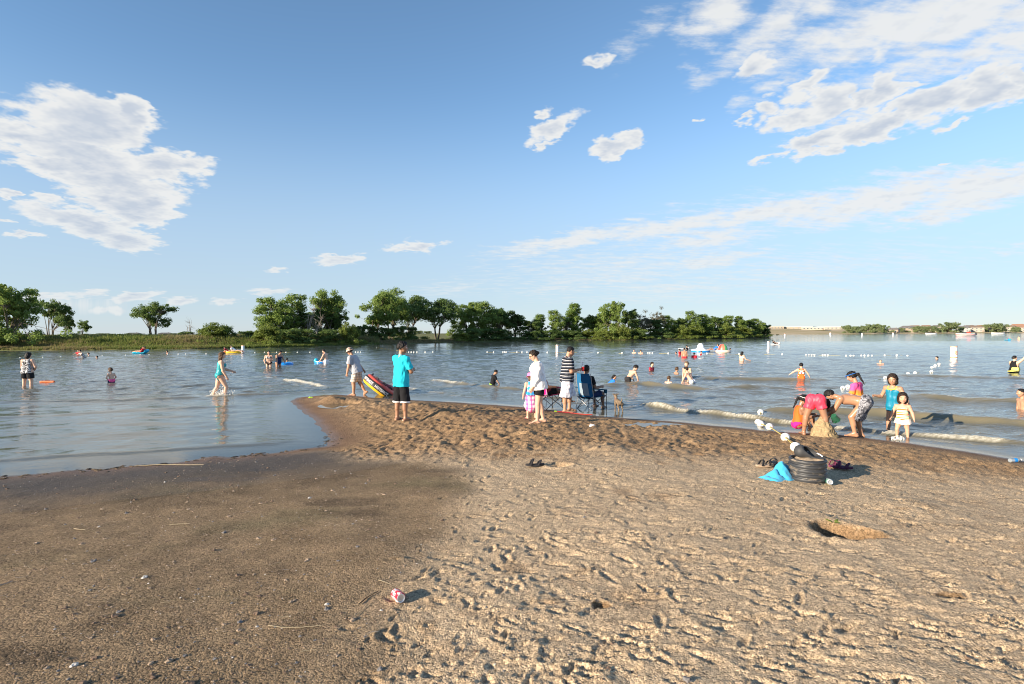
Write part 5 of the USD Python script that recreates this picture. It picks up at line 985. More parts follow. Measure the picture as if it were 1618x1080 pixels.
# --- the small girl in the pink hat, the woman in white
b = Body(1.02, "child", fat=1.1, lean=3, head=(20, 10), armL=((-.28, .05, -1), (-.2, .25, -1)), armR=((.25, .05, -1), (.1, .3, -1)), legL=((-.12, 0, -1), (-.06, 0, -1)), legR=((.12, .05, -1), (.08, -.05, -1)))
t, b = at_sand(840, 661, 12, "small girl in a pink sun hat and blue life vest behind the woman in white", b, FAIR, [("life_vest", ("vest", dict(add=.045, hem=.03, loose=.01)), BLUEPLAID), ("swim_skirt", ("skirt", dict(t=.85, flare=.05, top=.03)), PINKPLAID)], ("long", "brown"), vox=.010, shoes=HOTPINK)
brim_hat(b, t, cloth("hat_pink", (.80, .18, .38)), brim=.60, crown=.42, name="sun_hat", wavy=.06)
b = Body(1.53, "adult", female=True, fat=1.06, lean=6, head=(0, 26), armL=((-.12, .10, -1), (.10, .42, -.9)), armR=((.16, .05, -1), (.05, .35, -.95)), legL=((-.03, .12, -1), (0, .02, -1)), legR=((.03, -.06, -1), (0, -.22, -1)), footR=(.05, 1, -.1))
t, b = at_sand(854, 668, 97, "woman in a loose white blouse and black shorts looking down at the sand", b, FAIR, [("blouse", ("longsleeve", dict(loose=.045, hem=-.05, sleeve=1.85, add=.020, wrinkle=.012)), WHT), ("shorts", SHORTS(t=.50, flare=.022), BLK)], ("bun", "dark"), vox=.009, shoes=M("brown_sole", (.14, .08, .05), .8, .2))
sunglasses(b, t)
# --- the man in the striped polo with the cup
b = Body(1.74, "adult", fat=1.14, lean=4, head=(4, 22), armR=((.05, .12, -1), (-.30, .95, .18)), armL=((-.45, .80, .50), (.66, -.55, .45)), legL=((-.05, .30, -1), (0, -.05, -1)), legR=((.06, -.16, -1), (.02, -.06, -1)), curl=1.1)
t, b = at_sand(896, 651, -72, "man in a black and white striped polo with a red cup, arm behind his head", b, TAN, [("polo_shirt", SHIRT(loose=.024, hem=-.06, sleeve=.78, flare=.022, wrinkle=.008), STRIPE_POLO), ("shorts", SHORTS(t=1.12, flare=.065, wrinkle=.014, add=.026), PLAIDW)], ("buzz", "black"), vox=.009, shoes=TANSOLE)
collar(b, t, BLK)
man = np.array(t.GetAttribute("xformOp:translate").Get()); hnd = man + rot([0, 0, 1], facing(896, -72)) @ (b.J["wrR"] + b.J["hdR"] * .075 + [.012, .03, .0])
cup = thing("cup", "red plastic cup in the striped shirt man's hand", "cup", hnd - [0, 0, .05])
obj("cup_body", lathe([(.001, 0), (.030, 0), (.042, .115), (.045, .118), (.041, .118), (.029, .006), (.001, .006)], 20), M("cup_red", (.70, .03, .03), .35, .5, .03), cup, smooth=40); obj("rim", placed(trimesh.creation.torus(.0435, .003, 20, 6), (0, 0, .118)), WHT, cup, smooth=True)
obj("straw", tube([(.01, 0, .03), (.0, .0, .14), (-.03, -.02, .26)], .004, 6), M("straw_purple", (.35, .10, .45), .4, .4), cup)
# --- folding chairs and who sits in them
POLE, POLED = M("chair_pole", (.34, .34, .35), .4, .5, .05, metal=.5), M("chair_pole_dark", (.06, .06, .065), .4, .5, .05)
def quad_sheet(P, th=.008, n=10):
    "a thin sagging cloth between four corners (a, b, c, d), given as a function of u, v"
    u, v = np.meshgrid(np.linspace(0, 1, n), np.linspace(0, 1, n)); q = P(u, v); k = np.cross(np.gradient(q, axis=1), np.gradient(q, axis=0)); k /= np.linalg.norm(k, axis=-1, keepdims=True) + 1e-9
    a, b2 = (q + k * th).reshape(-1, 3), (q - k * th).reshape(-1, 3); f = grid_faces(n, n); rim = list(range(n)) + [n * i + n - 1 for i in range(1, n)] + [n * n - 1 - i for i in range(1, n)] + [n * (n - 1 - i) for i in range(1, n - 1)]
    s = [(rim[i], rim[(i + 1) % len(rim)]) for i in range(len(rim))]; N = n * n
    return np.vstack([a, b2]), np.vstack([f, f[:, ::-1] + N] + [np.array([[i, i + N, j], [j, i + N, j + N]]) for i, j in s])
def bil(a, b, c, d, sag=0.0, ax=(0, -1, 0)):
    a, b, c, d = map(np.array, (a, b, c, d)); return lambda u, v: (a * ((1 - u) * (1 - v))[..., None] + b * (u * (1 - v))[..., None] + c * (u * v)[..., None] + d * ((1 - u) * v)[..., None]) + (np.array(ax) * (sag * 4 * (u * (1 - u)))[..., None])
def camp_chair(px, py, yaw, label, main, dark, mesh, tall=1.02, holder=None):
    p = ground(px, py); t = thing("folding_chair", label, "folding chair", p, math.radians(yaw))
    obj("seat", quad_sheet(bil((-.26, -.12, .40), (.26, -.12, .40), (.27, .36, .45), (-.27, .36, .45), .05, (0, 0, -1))), dark, t, smooth=40)
    bk = lambda z: -.12 - (z - .4) * .22
    if tall > .9:
        obj("backrest", quad_sheet(bil((-.25, bk(.42), .42), (.25, bk(.42), .42), (.25, bk(.76), .76), (-.25, bk(.76), .76), .07)), main, t, smooth=40)
        obj("mesh_panel", quad_sheet(bil((-.14, bk(.46) - .066, .46), (.16, bk(.46) - .066, .46), (.15, bk(.78) - .066, .80), (-.13, bk(.78) - .066, .80), .02)), mesh, t, smooth=40)
        obj("headrest", quad_sheet(bil((-.25, bk(.765), .765), (.25, bk(.765), .765), (.21, bk(tall), tall), (-.21, bk(tall), tall), .08)), main, t, smooth=40)
    else: obj("backrest", quad_sheet(bil((-.25, bk(.42), .42), (.25, bk(.42), .42), (.25, bk(tall), tall), (-.25, bk(tall), tall), .06)), main, t, smooth=40)
    for s in (-1, 1):
        obj("armrest", quad_sheet(bil((s * .25, -.20, .66), (s * .33, -.20, .655), (s * .34, .36, .60), (s * .27, .36, .60), .015, (0, 0, -1)), n=6), dark, t, smooth=40)
        obj("back_pole", tube([(s * .30, -.22, 0), (s * .265, bk(.45) - .02, .45), (s * .25, bk(tall), tall)], .0095, 7), POLE, t, smooth=True)
        obj("arm_post", tube([(s * .31, .38, 0), (s * .31, .36, .60)], .011, 7), POLED, t, smooth=True)
        for a, c in (((s * .30, -.20, .04), (s * .30, .36, .44)), ((s * .30, .36, .04), (s * .28, -.14, .42))): obj("leg", tube([a, c], .010, 6), POLED, t, smooth=True)
        obj("cup_holder", lathe([(.001, 0), (.04, 0), (.048, .10), (.042, .10), (.001, .01)], 14).apply_translation((s * .31, .33, .50)), dark, t, smooth=40)
        obj("foot", ball(.02, (s * .30, -.22, .012), 1, (1, 1, .7)), RUBBER, t); obj("foot", ball(.02, (s * .31, .38, .012), 1, (1, 1, .7)), RUBBER, t)
    for y in (-.22, .38): obj("leg", tube([(-.30, y, .04), (.29, y * .9, .44)], .010, 6), POLE, t, smooth=True); obj("leg", tube([(.30, y, .04), (-.29, y * .9, .44)], .010, 6), POLE, t, smooth=True)
    return p, t
CB, CD, CM = cloth("chair_blue", (.016, .11, .24)), cloth("chair_teal", (.010, .060, .10)), cloth("chair_mesh", (.22, .28, .33))
p, _ = camp_chair(931, 649.5, -46, "tall blue folding camp chair at the water's edge", CB, CD, CM, 1.06)
def sitter(p, yaw, label, H, sk, clothes, hair, **kw):
    b = Body(H, "adult", **kw); a = math.radians(yaw); s = b.J["pel"][2]; q = p + [.03 * math.sin(a), -.03 * math.cos(a), .475 - s]
    return person(q, yaw, label, b, sk, clothes, hair, vox=.011, face=True)
sitter(p, -46, "person in dark clothes seated low in the tall blue camp chair", 1.66, DARKB, [("tee_shirt", SHIRT(loose=.01, hem=.0), BLK), ("shorts", SHORTS(t=.8, flare=.02), NAVY)], ("short", "dark"), lean=-13, head=(0, 8), armL=((-.3, .25, -.9), (-.05, 1, .1)), armR=((.28, .25, -.9), (.05, 1, .12)), legL=((-.16, 1, .06), (-.02, .18, -1)), legR=((.2, 1, .02), (.02, .05, -1)))
p, _ = camp_chair(864, 646, -62, "pink folding camp chair half hidden behind the woman in white", HOTPINK, cloth("chair_plum", (.14, .02, .06)), HOTPINK, .80)
sitter(p, -62, "person with crossed feet in the pink camp chair, mostly hidden", 1.62, DARKB, [("tee_shirt", SHIRT(loose=.01, hem=.0), MAROON), ("shorts", SHORTS(t=.6, flare=.02), BLK)], ("short", "black"), lean=-28, head=(0, 5), armL=((-.4, .35, -.8), (-.1, 1, .0)), armR=((.34, .35, -.75), (.1, 1, -.05)), legL=((-.02, 1, .10), (.05, .60, -.80)), legR=((.12, 1, .08), (.0, .66, -.75)))
g0 = ground(882, 650)
nd = thing("pool_noodle", "red and magenta foam noodle lying by the chair feet", "pool noodle", g0)
e1, e2 = ground(880, 651) - g0, ground(936, 656.5) - g0; md = (e1 + e2) / 2
obj("foam", tube([e1 * .9 + [0, 0, .02], e1 * .4 + md * .6 + [0, .06, .016], md + [0, .05, .012]], .015, 8), M("noodle_red", (.22, .025, .03), .85, .15), nd, smooth=True); obj("foam_end", tube([md + [0, .05, .012], md * .4 + e2 * .6 + [0, -.03, .018], e2 + [0, 0, .03]], .015, 8), M("noodle_orange", (.26, .04, .03), .85, .15), nd, smooth=True); obj("tip", tube([e1 * .9 + [0, 0, .02], e1 + [-.06, 0, .03]], .0145, 8), LIME, nd, smooth=True)
# --- the dog
def dog():
    F = Field((-.25, -.35, -.02), (.25, .4, .55), .008); B = lambda a, c, ra, rb, k=.02: F.bone(a, c, ra, rb, k)
    B((0, -.16, .25), (0, .12, .27), .062, .072); B((0, .12, .25), (0, .16, .27), .07, .06); B((0, .16, .28), (0, .21, .38), .045, .038); F.ell((0, .235, .40), np.eye(3), (.048, .055, .045), .02); B((0, .26, .39), (0, .325, .372), .028, .018)
    for s in (-1, 1):
        B((s * .03, .235, .435), (s * .085, .215, .455), .020, .007, .01)
        B((s * .045, -.17, .23), (s * .05, -.13, .15), .045, .026); B((s * .05, -.13, .15), (s * .05, -.205, .085), .022, .014, .01); B((s * .05, -.205, .085), (s * .05, -.19, .012), .013, .014, .01); B((s * .05, -.19, .012), (s * .05, -.16, .010), .015, .012, .008)
        B((s * .04, .13, .22), (s * .045, .11, .13), .035, .020); B((s * .045, .11, .13), (s * .045, .125, .012), .017, .013, .01); B((s * .045, .125, .012), (s * .045, .15, .010), .014, .012, .008)
    B((0, -.215, .27), (0, -.27, .33), .018, .013, .01); B((0, -.27, .33), (0, -.27, .39), .013, .007, .01)
    p = at(977, 649, 0.0); t = thing("dog", "small grey-brown dog standing in the shallow wash beside the blue chair", "dog", p - [0, 0, .02], math.radians(8))
    FUR = M("dog_fur", (.17, .125, .085), .9, .15, .35, 22, .006, 120); obj("body", F.mesh(.004, 2), FUR, t, smooth=True)
    obj("collar", placed(trimesh.creation.torus(.046, .007, 20, 6), (0, .175, .315), 0, -.45), MAROON, t, smooth=True)
    for s in (-1, 1): obj("eye", ball(.009, (s * .026, .275, .412), 1), IRIS, t)
    obj("nose", ball(.012, (0, .338, .376), 1), RUBBER, t)
dog()
# --- the sandcastle and the children round it
def castle():
    p = ground(1301, 689); F = Field((-.32, -.3, -.05), (.32, .3, .52), .011)
    F.bone((0, 0, -.02), (0, .02, .10), .24, .20, .03); F.bone((-.01, .01, .10), (0, .02, .24), .165, .14, .02); F.bone((0, .02, .22), (0, .03, .34), .11, .085, .015); F.bone((0.01, .03, .34), (0, .03, .42), .07, .05, .01); F.bone((-.16, -.08, 0), (-.13, -.05, .09), .08, .06, .02); F.bone((.17, -.06, 0), (.15, -.04, .07), .08, .06, .02)
    v, f = F.mesh(.022, 5); n = trimesh.Trimesh(v, f, process=False).vertex_normals; v = v + n * (.014 * (meshkit.fbm(v * 40, 3, 8) - .5))[:, None]
    t = thing("sandcastle", "lumpy tapering sandcastle between the bending children", "sandcastle", p, scale=(1, 1, .88)); obj("tower", (v, f), M("castle_sand", (.30, .22, .12), .9, .15, .25, 25, .004, 160), t, smooth=True)
    return p
castle_p = castle()
b = Body(1.46, "child", fat=1.22, lean=100, head=(0, 70), armL=((-.15, .35, -.9), (.1, .35, -.9)), armR=((.15, .4, -.9), (-.1, .3, -.9)), legL=((-.30, -.02, -1), (-.13, .10, -1)), legR=((.30, -.02, -1), (.16, .10, -1)), footL=(-.4, 1, 0), footR=(.4, 1, 0), neckdir=(0, .6, -.5))
at_sand(1289, 688, -4, "child in wet coral shorts bending over the sandcastle, seen from behind", b, BROWN, [("shorts", SHORTS(t=.46, flare=.014, wrinkle=.012, top=.05), CORAL), ("rash_shirt", ("rash", dict(sleeve=1.2, hem=.03, loose=.0)), BLK)], ("ponytail", "black"), face=False, vox=.009)
b = Body(1.26, "child", fat=1.05, lean=8, head=(0, 24), armL=((-.1, .6, -.7), (.2, .9, .1)), armR=((.2, .5, -.8), (.0, .9, .2)), legL=((-.25, .75, .55), (0, .25, -1)), legR=((.3, .75, .5), (0, .3, -1)))
p = ground(1275, 683); p, _b = np.array([p[0] - .08, p[1] + .22, p[2]]), b
person(p - [0, 0, b.J["pel"][2] - .13], facing(1272, -70), "girl in an orange top and pink bottoms crouching behind the bending child", b, BROWN, [("swim_top", ("tank", dict(hem=.0, add=.012)), ORANGE), ("swim_bottoms", ("briefs", dict(add=.016, t=.22)), HOTPINK)], ("ponytail", "black"), vox=.010)
def goggles(b, t, mat):
    hf, c, R = b.hf, b.J["head"], b.Rh; q = lambda x, y, z: c + R @ np.array([x, y, z]) * hf; a = np.linspace(0, 2 * math.pi, 25)
    g = obj("goggle_strap", tube([q(.39 * math.sin(x), -.05 + .47 * math.cos(x), .22 + .05 * math.cos(x)) for x in a], .03 * hf, 6), mat, t, smooth=True)
    for s in (-1, 1): obj("lens", ball(1, q(s * .16, .41, .26), 2, np.array([.12, .05, .08]) * hf), M("goggle_blue", (.02, .10, .45), .15, .7), g, smooth=True)
goggles(b, stage.GetPrimAtPath("/World/" + [x.GetName() for x in stage.GetPrimAtPath("/World").GetChildren() if x.GetName().startswith("person")][-1]), WHT)
b = Body(1.44, "teen", fat=1.22, lean=78, head=(8, 62), armL=((-.08, .42, -.9), (.1, .62, -.62)), armR=((.08, .55, -.8), (-.1, .7, -.5)), legL=((-.12, .62, -.82), (-.02, -.20, -.98)), legR=((.12, .42, -.90), (.04, -.26, -.97)), neckdir=(0, .85, .12), curl=1.0, chest_lean=86)
t, b = at_sand(1356, 691, 84, "shirtless boy in grey patterned board shorts bending towards the sandcastle", b, skin("wet_tan", (.36, .19, .11), .9), [("board_shorts", SHORTS(t=.98, flare=.055, wrinkle=.012, top=.055, add=.026), GREYPAT)], ("short", "black"), vox=.009)
b = Body(1.34, "child", female=False, lean=8, head=(0, 30), armL=((-.15, .2, -1), (.1, .6, -.8)), armR=((.2, .2, -1), (-.1, .7, -.7)))
t, b = at_sand(1357, 682, 72, "girl in a pink and orange swim shirt with blue goggles on her forehead", b, TAN, [("swim_shirt", ("rash", dict(sleeve=.85, hem=-.03, loose=.01)), SUNSET), ("swim_shorts", SHORTS(t=.4, flare=.01), BLK)], ("ponytail", "black"), vox=.010)
goggles(b, t, BLUE)
b = Body(1.30, "child", female=False, lean=2, head=(18, 14), armR=((.42, .05, -.9), (.22, .95, .15)), armL=((-.55, .05, -.85), (-.42, .15, -.9)), legL=((-.1, .05, -1), (-.02, 0, -1)), legR=((.1, .0, -1), (.02, 0, -1)), curl=.9)
p, s = in_water(1411, 681, 591, b); t, b = person(p, facing(1411, 152), "girl in a teal swimsuit with lime straps standing behind the toddler", b, TAN, [("swimsuit", ("swimsuit", {}), DTEAL), ("swim_shorts", SHORTS(t=.35, flare=.006, add=.009, top=.02), DTEAL)], ("bob", "dark"), sink=s, vox=.010)
c, R2 = b.J["chest"], b.R2
for sg in (-1, 1):
    for yy in (.058, -.062): obj("strap_trim", tube([c + R2 @ [sg * .052 * 1.3, yy * 1.3, .030 * 1.3], b.J["neck"] + R2 @ [sg * .062 * 1.3, yy * .3 * 1.3, .006]], .007, 6), LIME, t, smooth=True)
obj("neck_trim", tube([c + R2 @ [x * .055 * 1.3, .072 * 1.3 - .012 * x * x, .034 * 1.3] for x in (-1, -.5, 0, .5, 1)], .007, 6), LIME, t, smooth=True)
b = Body(.93, "toddler", lean=3, head=(14, 4), armL=((-.42, .12, -.9), (-.25, .3, -.9)), armR=((.42, .05, -.9), (.25, .2, -.95)), legL=((-.16, .02, -1), (-.06, 0, -1)), legR=((.22, .18, -1), (.0, -.18, -1)), footL=(-.3, 1, 0), footR=(.3, 1, 0))
t, b = at_sand(1426, 694, 172, "toddler in a striped top and cream shorts walking out of the water", b, skin("sunny", (.52, .29, .19)), [("tank_top", ("tank", dict(hem=.01, add=.008, loose=.0, wrinkle=.003)), TODDLER), ("shorts", SHORTS(t=.42, flare=.022, add=.014, top=.05), PALEW)], ("bob", "dark"), vox=.008)
# --- people in the water, left side
b = Body(1.66, "adult", female=True, fat=1.12, lean=5, head=(0, 6), armR=((.12, .12, -1), (.04, .45, -.9)), armL=((-.08, .42, -.85), (.0, .9, -.30)), legR=((.02, .42, -.9), (0, -.10, -1)), legL=((-.02, -.22, -1), (0, -.42, -.9)), footL=(0, .8, -.5))
p, s = in_water(348, 625, 556, b); wp, b = person(p, facing(348, -84), "woman in a teal one-piece swimsuit striding through the shallows with a splash", b, FAIR, [("swimsuit", ("swimsuit", {}), TEAL)], ("wetlong", "brown"), sink=s, vox=.010)
def splash(c, label, n=420, w=.36, h=.42, seed=4):
    g = np.random.default_rng(seed); parts = []
    tmpl = trimesh.creation.icosphere(0, 1.0)
    for i in range(n):
        r = g.random() ** .6; a = g.uniform(0, 6.28); hgt = h * g.random() ** 2.2 * (1 - .6 * r); q = np.array([r * w * math.cos(a) * 1.2, r * w * .55 * math.sin(a), hgt + .004]); s = g.uniform(.005, .017) * (1.3 - hgt / h)
        m = tmpl.copy(); m.apply_scale(np.array([s * g.uniform(.8, 1.6), s, s * g.uniform(.7, 1.9)])); m.apply_transform(trimesh.transformations.rotation_matrix(g.uniform(0, 6), g.normal(size=3))); m.apply_translation(q); parts.append(m)
    F = Field((-w * 1.4, -w, -.05), (w * 1.4, w, h), .014)
    for i in range(46 if w > .2 else 5):
        r = g.random() ** .7; a = g.uniform(0, 6.28); q = np.array([r * w * math.cos(a) * 1.1, r * w * .5 * math.sin(a), 0.0]); F.bone(q, q * 1.15 + [0, 0, h * .55 * g.random() ** 1.5 * (1.1 - r)], .030 * min(1, w / .3), .012 * min(1, w / .3), .02)
    v, f = F.mesh(.02, 3); parts.append(trimesh.Trimesh(v, f, process=False))
    o = obj("splash", cat_(parts), FOAMM, smooth=True, label=label, kind="stuff"); UsdGeom.Xformable(o).AddTranslateOp().Set(Gf.Vec3d(*map(float, c)))
FOAMM = usdkit.material(stage, "/World/Looks/spray", {"d": ("diffuse_bsdf", {"color": (.80, .79, .74)}), "g": ("glossy_bsdf", {"roughness": .15}), "t": ("transparent_bsdf", {}), "f": ("fresnel", {"IOR": 1.33}), "a": ("mix_closure", {}), "b": ("mix_closure", {"fac": .28})}, [("f.fac", "a.fac"), ("d.BSDF", "a.closure1"), ("g.BSDF", "a.closure2"), ("a.closure", "b.closure1"), ("t.BSDF", "b.closure2")], surface="b.closure")
splash(at(350, 625, 0.0) + [0, 0.05, 0], "white splash round the striding woman's legs")
splash(at(1419, 694, 0.0), "small splash at the toddler's foot", 60, .10, .10, 6)
b = Body(1.64, "adult", female=True, fat=1.18, lean=2, head=(-25, 12), armR=((.42, -.05, -.85), (-.45, .55, -.45)), armL=((-.16, .1, -1), (.05, .4, -.9)), legL=((-.10, 0, -1), (0, 0, -1)), legR=((.10, 0, -1), (.02, 0, -1)))
swimmer(44, 609.5, 557, -32, "woman in a black and white floral top and black shorts standing shin-deep", b, FAIR, [("floral_top", ("tank", dict(hem=-.03, loose=.02)), FLORAL), ("shorts", SHORTS(t=.62, flare=.035), BLK)], ("bob", "black"), vox=.012, face=True)
b = Body(.98, "toddler", fat=.95, head=(25, 10), armL=((-.4, -.1, -.8), (.3, .4, -.6)), armR=((.4, -.1, -.8), (-.3, .4, -.6)))
swimmer(176, 604, 581, 15, "small shirtless boy in dark trunks with a pink waistband standing thigh-deep", b, FAIR, [("trunks", SHORTS(t=.8, flare=.02), NAVY), ("waistband", ("briefs", dict(add=.018, t=.1, top=.075)), PINK)], ("short", "brown"), vox=.012)
R_ = np.random.default_rng(12)
ARMS = {"down": dict(), "out": dict(armL=((-.8, .2, -.5), (-.7, .4, -.5)), armR=((.8, .2, -.5), (.7, .4, -.5))), "fwd": dict(armL=((-.2, .7, -.7), (.1, .9, -.2)), armR=((.2, .7, -.7), (-.1, .9, -.2))), "up": dict(armR=((.4, .2, .85), (.3, .1, 1)), armL=((-.7, .3, -.5), (-.6, .6, -.4)))}
def quick(px, py, top, yaw, label, H=1.5, age="adult", female=False, sk=FAIR, clothes=(), hair=("short", "dark"), arms="down", vox=.024, group=None, face=False, **kw):
    return swimmer(px, py, top, yaw, label, Body(H, age, female=female, **(ARMS[arms] | kw)), sk, list(clothes), hair, vox, group, face)
TR = lambda m, t=.75: ("trunks", SHORTS(t=t, flare=.025), m)
TS = lambda m: ("tee_shirt", SHIRT(loose=.02), m)
quick(124, 561, 552.5, 150, "child in a red shirt far out left of the adult in black and white", 1.15, "child", clothes=[TS(RED)], arms="out")
quick(133, 565, 552.5, 120, "adult in a black and white top bending in the far water on the left", 1.62, clothes=[("shirt", SHIRT(), FLORAL), TR(BLK)], lean=35, arms="fwd", hair=("short", "black"))
quick(141, 561.5, 557, 90, "head of a swimmer right behind the bending adult on the left", 1.5, clothes=[], hair=("short", "black"))
quick(154.5, 565.5, 562, 90, "swimmer with only a dark head above water right of the bending adult", 1.5, hair=("short", "black"))
quick(265, 558.5, 553.5, 100, "head and shoulders of a bather between the blue raft and the yellow boat", 1.5, sk=TAN, hair=("short", "black"))
b = Body(1.62, "adult", female=True, fat=1.02, head=(10, 8), armL=((-.3, .1, -.9), (.6, .6, .1)), armR=((.3, .1, -.9), (-.2, .6, -.5)))
swimmer(425, 580, 554, 170, "woman in a patterned bikini standing knee-deep left of the blue ring", b, FAIR, [("bikini_top", ("bra", {}), FLORAL), ("bikini_bottom", ("briefs", dict(add=.008, t=.12)), BLK)], ("long", "black"), vox=.014)
b = Body(1.62, "adult", fat=1.1, lean=14, female=True, armL=((-.3, .3, -.9), (.1, .6, -.6)), armR=((.25, .35, -.9), (.05, .5, -.8)), head=(20, 25))
swimmer(440, 579, 554, -150, "woman in a dark swimsuit leaning over the blue ring", b, TAN, [("swimsuit", ("swimsuit", {}), NAVY)], ("bun", "black"), vox=.014)
quick(452.5, 574.5, 566, -90, "small child sitting in the blue swim ring", .95, "toddler", sk=TAN, hair=("short", "black"), vox=.016)
b = Body(1.72, "adult", lean=10, head=(25, 25), armL=((-.2, .4, -.9), (.1, .6, -.7)), armR=((.2, .3, -.9), (0, .6, -.8)))
swimmer(515.5, 574.5, 552, 60, "shirtless man in white trunks bending over the blue float", b, FAIR, [TR(WHT)], ("short", "dark"), vox=.014)
quick(508, 572.5, 567, 90, "baby's head in the round blue float beside the man in white trunks", .8, "toddler", hair=("short", "brown"), vox=.016)
b = Body(1.18, "child", lean=12, head=(-10, 28), armR=((.2, .35, -.85), (.1, .6, -.9)), armL=((-.2, .25, -.9), (.1, .6, -.7)))
swimmer(778, 607.5, 584, -70, "boy in a black swim shirt and trunks with a green stripe reaching down", b, TAN, [("swim_shirt", ("rash", dict(sleeve=.8, hem=-.01)), BLK), ("trunks", SHORTS(t=.8, flare=.02, top=.02), BLK), ("green_band", ("briefs", dict(add=.020, t=.08, top=.0)), LIME)], ("buzz", "black"), vox=.012, face=True)
b = Body(1.1, "child", lean=50, head=(-25, -5), armR=((.2, .8, -.4), (0, .9, -.3)), armL=((-.2, .8, -.4), (0, .9, -.3)))
swimmer(960, 605, 592, -80, "child in a blue swim shirt crouching in the water left of the bending boy", b, TAN, [("swim_shirt", ("rash", dict(sleeve=.8, hem=-.01)), BLUE)], ("ponytail", "black"), vox=.014, face=True)
b = Body(1.40, "child", lean=42, head=(-10, 35), armR=((.2, .3, -.9), (-.1, .4, -.9)), armL=((-.2, .4, -.9), (.1, .5, -.8)), legL=((-.1, .1, -1), (0, -.1, -1)), legR=((.1, .1, -1), (0, -.1, -1)))
swimmer(992, 606, 577, -50, "shirtless boy in black knee-length shorts bending over with hands on his knees", b, FAIR, [("shorts", SHORTS(t=1.15, flare=.03), cloth("charcoal", (.028, .026, .028)))], ("short", "black"), vox=.012)
quick(1029, 585.5, 572, -120, "boy in a maroon swim shirt chest-deep in the middle of the water", 1.35, "child", sk=FAIR, clothes=[TS(MAROON)], vox=.014, face=True)
quick(1068, 590, 580, -60, "dark-haired bather showing bare shoulders left of the two bending boys", 1.3, "child", sk=TAN, hair=("short", "brown"), vox=.014)
quick(1056, 605, 594, -30, "wet brown head of a child nearest the beach among the middle swimmers", 1.15, "child", sk=FAIR, hair=("short", "brown"), vox=.012, face=True)
quick(1086, 599, 571, 150, "pale boy standing behind the boy in white and blue trunks", 1.45, "child", sk=FAIR, hair=("short", "light"), clothes=[TR(NAVY)], vox=.014)
b = Body(1.35, "child", lean=34, head=(10, 15), armL=((-.3, .35, -.9), (.0, .4, -.9)), armR=((.25, .4, -.9), (0, .5, -.9)))
swimmer(1094, 605, 580, 55, "boy in white and blue patterned trunks bending forward in the water", b, FAIR, [("trunks", SHORTS(t=.9, flare=.03), blotch("blue_white", 14, [(.45, (.75, .75, .72)), (.52, (.03, .15, .50)), (.6, (.75, .72, .45))]))], ("short", "dark"), vox=.013)
quick(1002, 557.5, 552, 170, "far swimmer with reddish shoulders left of the pale broad back", 1.5, sk=FAIR, hair=("short", "brown"))
quick(1012.5, 558.5, 552.5, 0, "pale broad-backed swimmer beside the reddish-shouldered one", 1.6, fat=1.25, sk=FAIR, hair=("short", "brown"))
quick(1069, 559, 555.5, 90, "head of a swimmer at the left end of the red shirt group", 1.4, sk=TAN, hair=("short", "black"))
quick(1074.5, 560, 551, 60, "child in a bright red shirt left of the standing man in red trunks", 1.3, "child", clothes=[TS(RED)], sk=TAN, hair=("short", "black"))
quick(1081.5, 565, 549.5, 10, "shirtless man in red trunks standing in the red shirt group", 1.6, clothes=[TR(RED)], sk=TAN, hair=("short", "black"))
quick(1097, 564.5, 557, 20, "bather hunched in a crimson shirt right of the man in red trunks", 1.4, fat=1.2, clothes=[TS(RED)], sk=TAN, hair=("short", "black"))
quick(1107, 560, 554.5, -90, "red swimmer and pale face behind the crimson shirt", 1.4, clothes=[TS(RED)], sk=FAIR, hair=("short", "brown"))
quick(1086, 552.5, 545.5, 60, "dark-haired person holding the flat white board far out", 1.5, sk=TAN, clothes=[TS(BLK)], hair=("short", "black"))
b = Body(1.62, "adult", female=True, head=(-15, 0), armR=((.3, .4, -.85), (.5, .8, -.2)), armL=((-.2, .2, -1), (-.1, .4, -.9)))
swimmer(1172, 570.5, 555, -40, "woman in a white bikini waist-deep with long dark hair", b, FAIR, [("bikini_top", ("bra", {}), WHT), ("bikini_bottom", ("briefs", dict(add=.008, t=.12)), WHT)], ("long", "black"), vox=.016)
b = Body(1.20, "child", fat=1.12, head=(0, 5), armL=((-.85, .15, -.55), (-.75, .2, -.55)), armR=((.62, .1, -.8), (.45, .25, -.9)))
t, b = swimmer(1266, 602, 573.5, 4, "child in an orange basketball jersey seen from behind, arms held out", b, FAIR, [("jersey", ("tank", dict(hem=-.045, loose=.02)), ORANGE), ("plaid_shorts", SHORTS(t=.85, flare=.03), plaid("check", (.70, .68, .66), (.25, .22, .25), (.80, .35, .15), 14))], ("short", "black"), vox=.012)
for nm, pts, m in (("crest", [(x, .035 + .085 * math.sqrt(max(0, 1 - (x / .095) ** 2))) for x in np.linspace(-.095, .095, 13)] + [(.095, .02), (-.095, .02)], WHT), ("crest_centre", [(.035 * math.cos(a), .055 + .030 * math.sin(a)) for a in np.linspace(0, 6.28, 12, endpoint=False)], MAROON), ("jersey_stripe", [(-.12, -.055), (.12, -.055), (.12, -.028), (-.12, -.028)], WHT), ("jersey_lettering", [(-.08, .15), (-.03, .172), (.03, .172), (.08, .15), (.08, .135), (.03, .155), (-.03, .155), (-.08, .135)], WHT)):
    e = trimesh.creation.extrude_polygon(shapely.Polygon(pts).buffer(0), .006, engine="earcut"); v = e.vertices; dep = {"crest_centre": .004}.get(nm, 0)
    P3 = np.c_[v[:, 0], -(.088 + .012) * 1.2 + .55 * v[:, 0] ** 2 * 4 - v[:, 2] - dep - .012, v[:, 1] * 1.15]; obj(nm, (P3 + b.J["chest"] - [0, 0, .14], e.faces), m, t)
quick(1391, 575, 568, -170, "red-faced swimmer with a pale head right of the float line", 1.4, sk=FAIR, hair=("buzz", "light"), vox=.016)
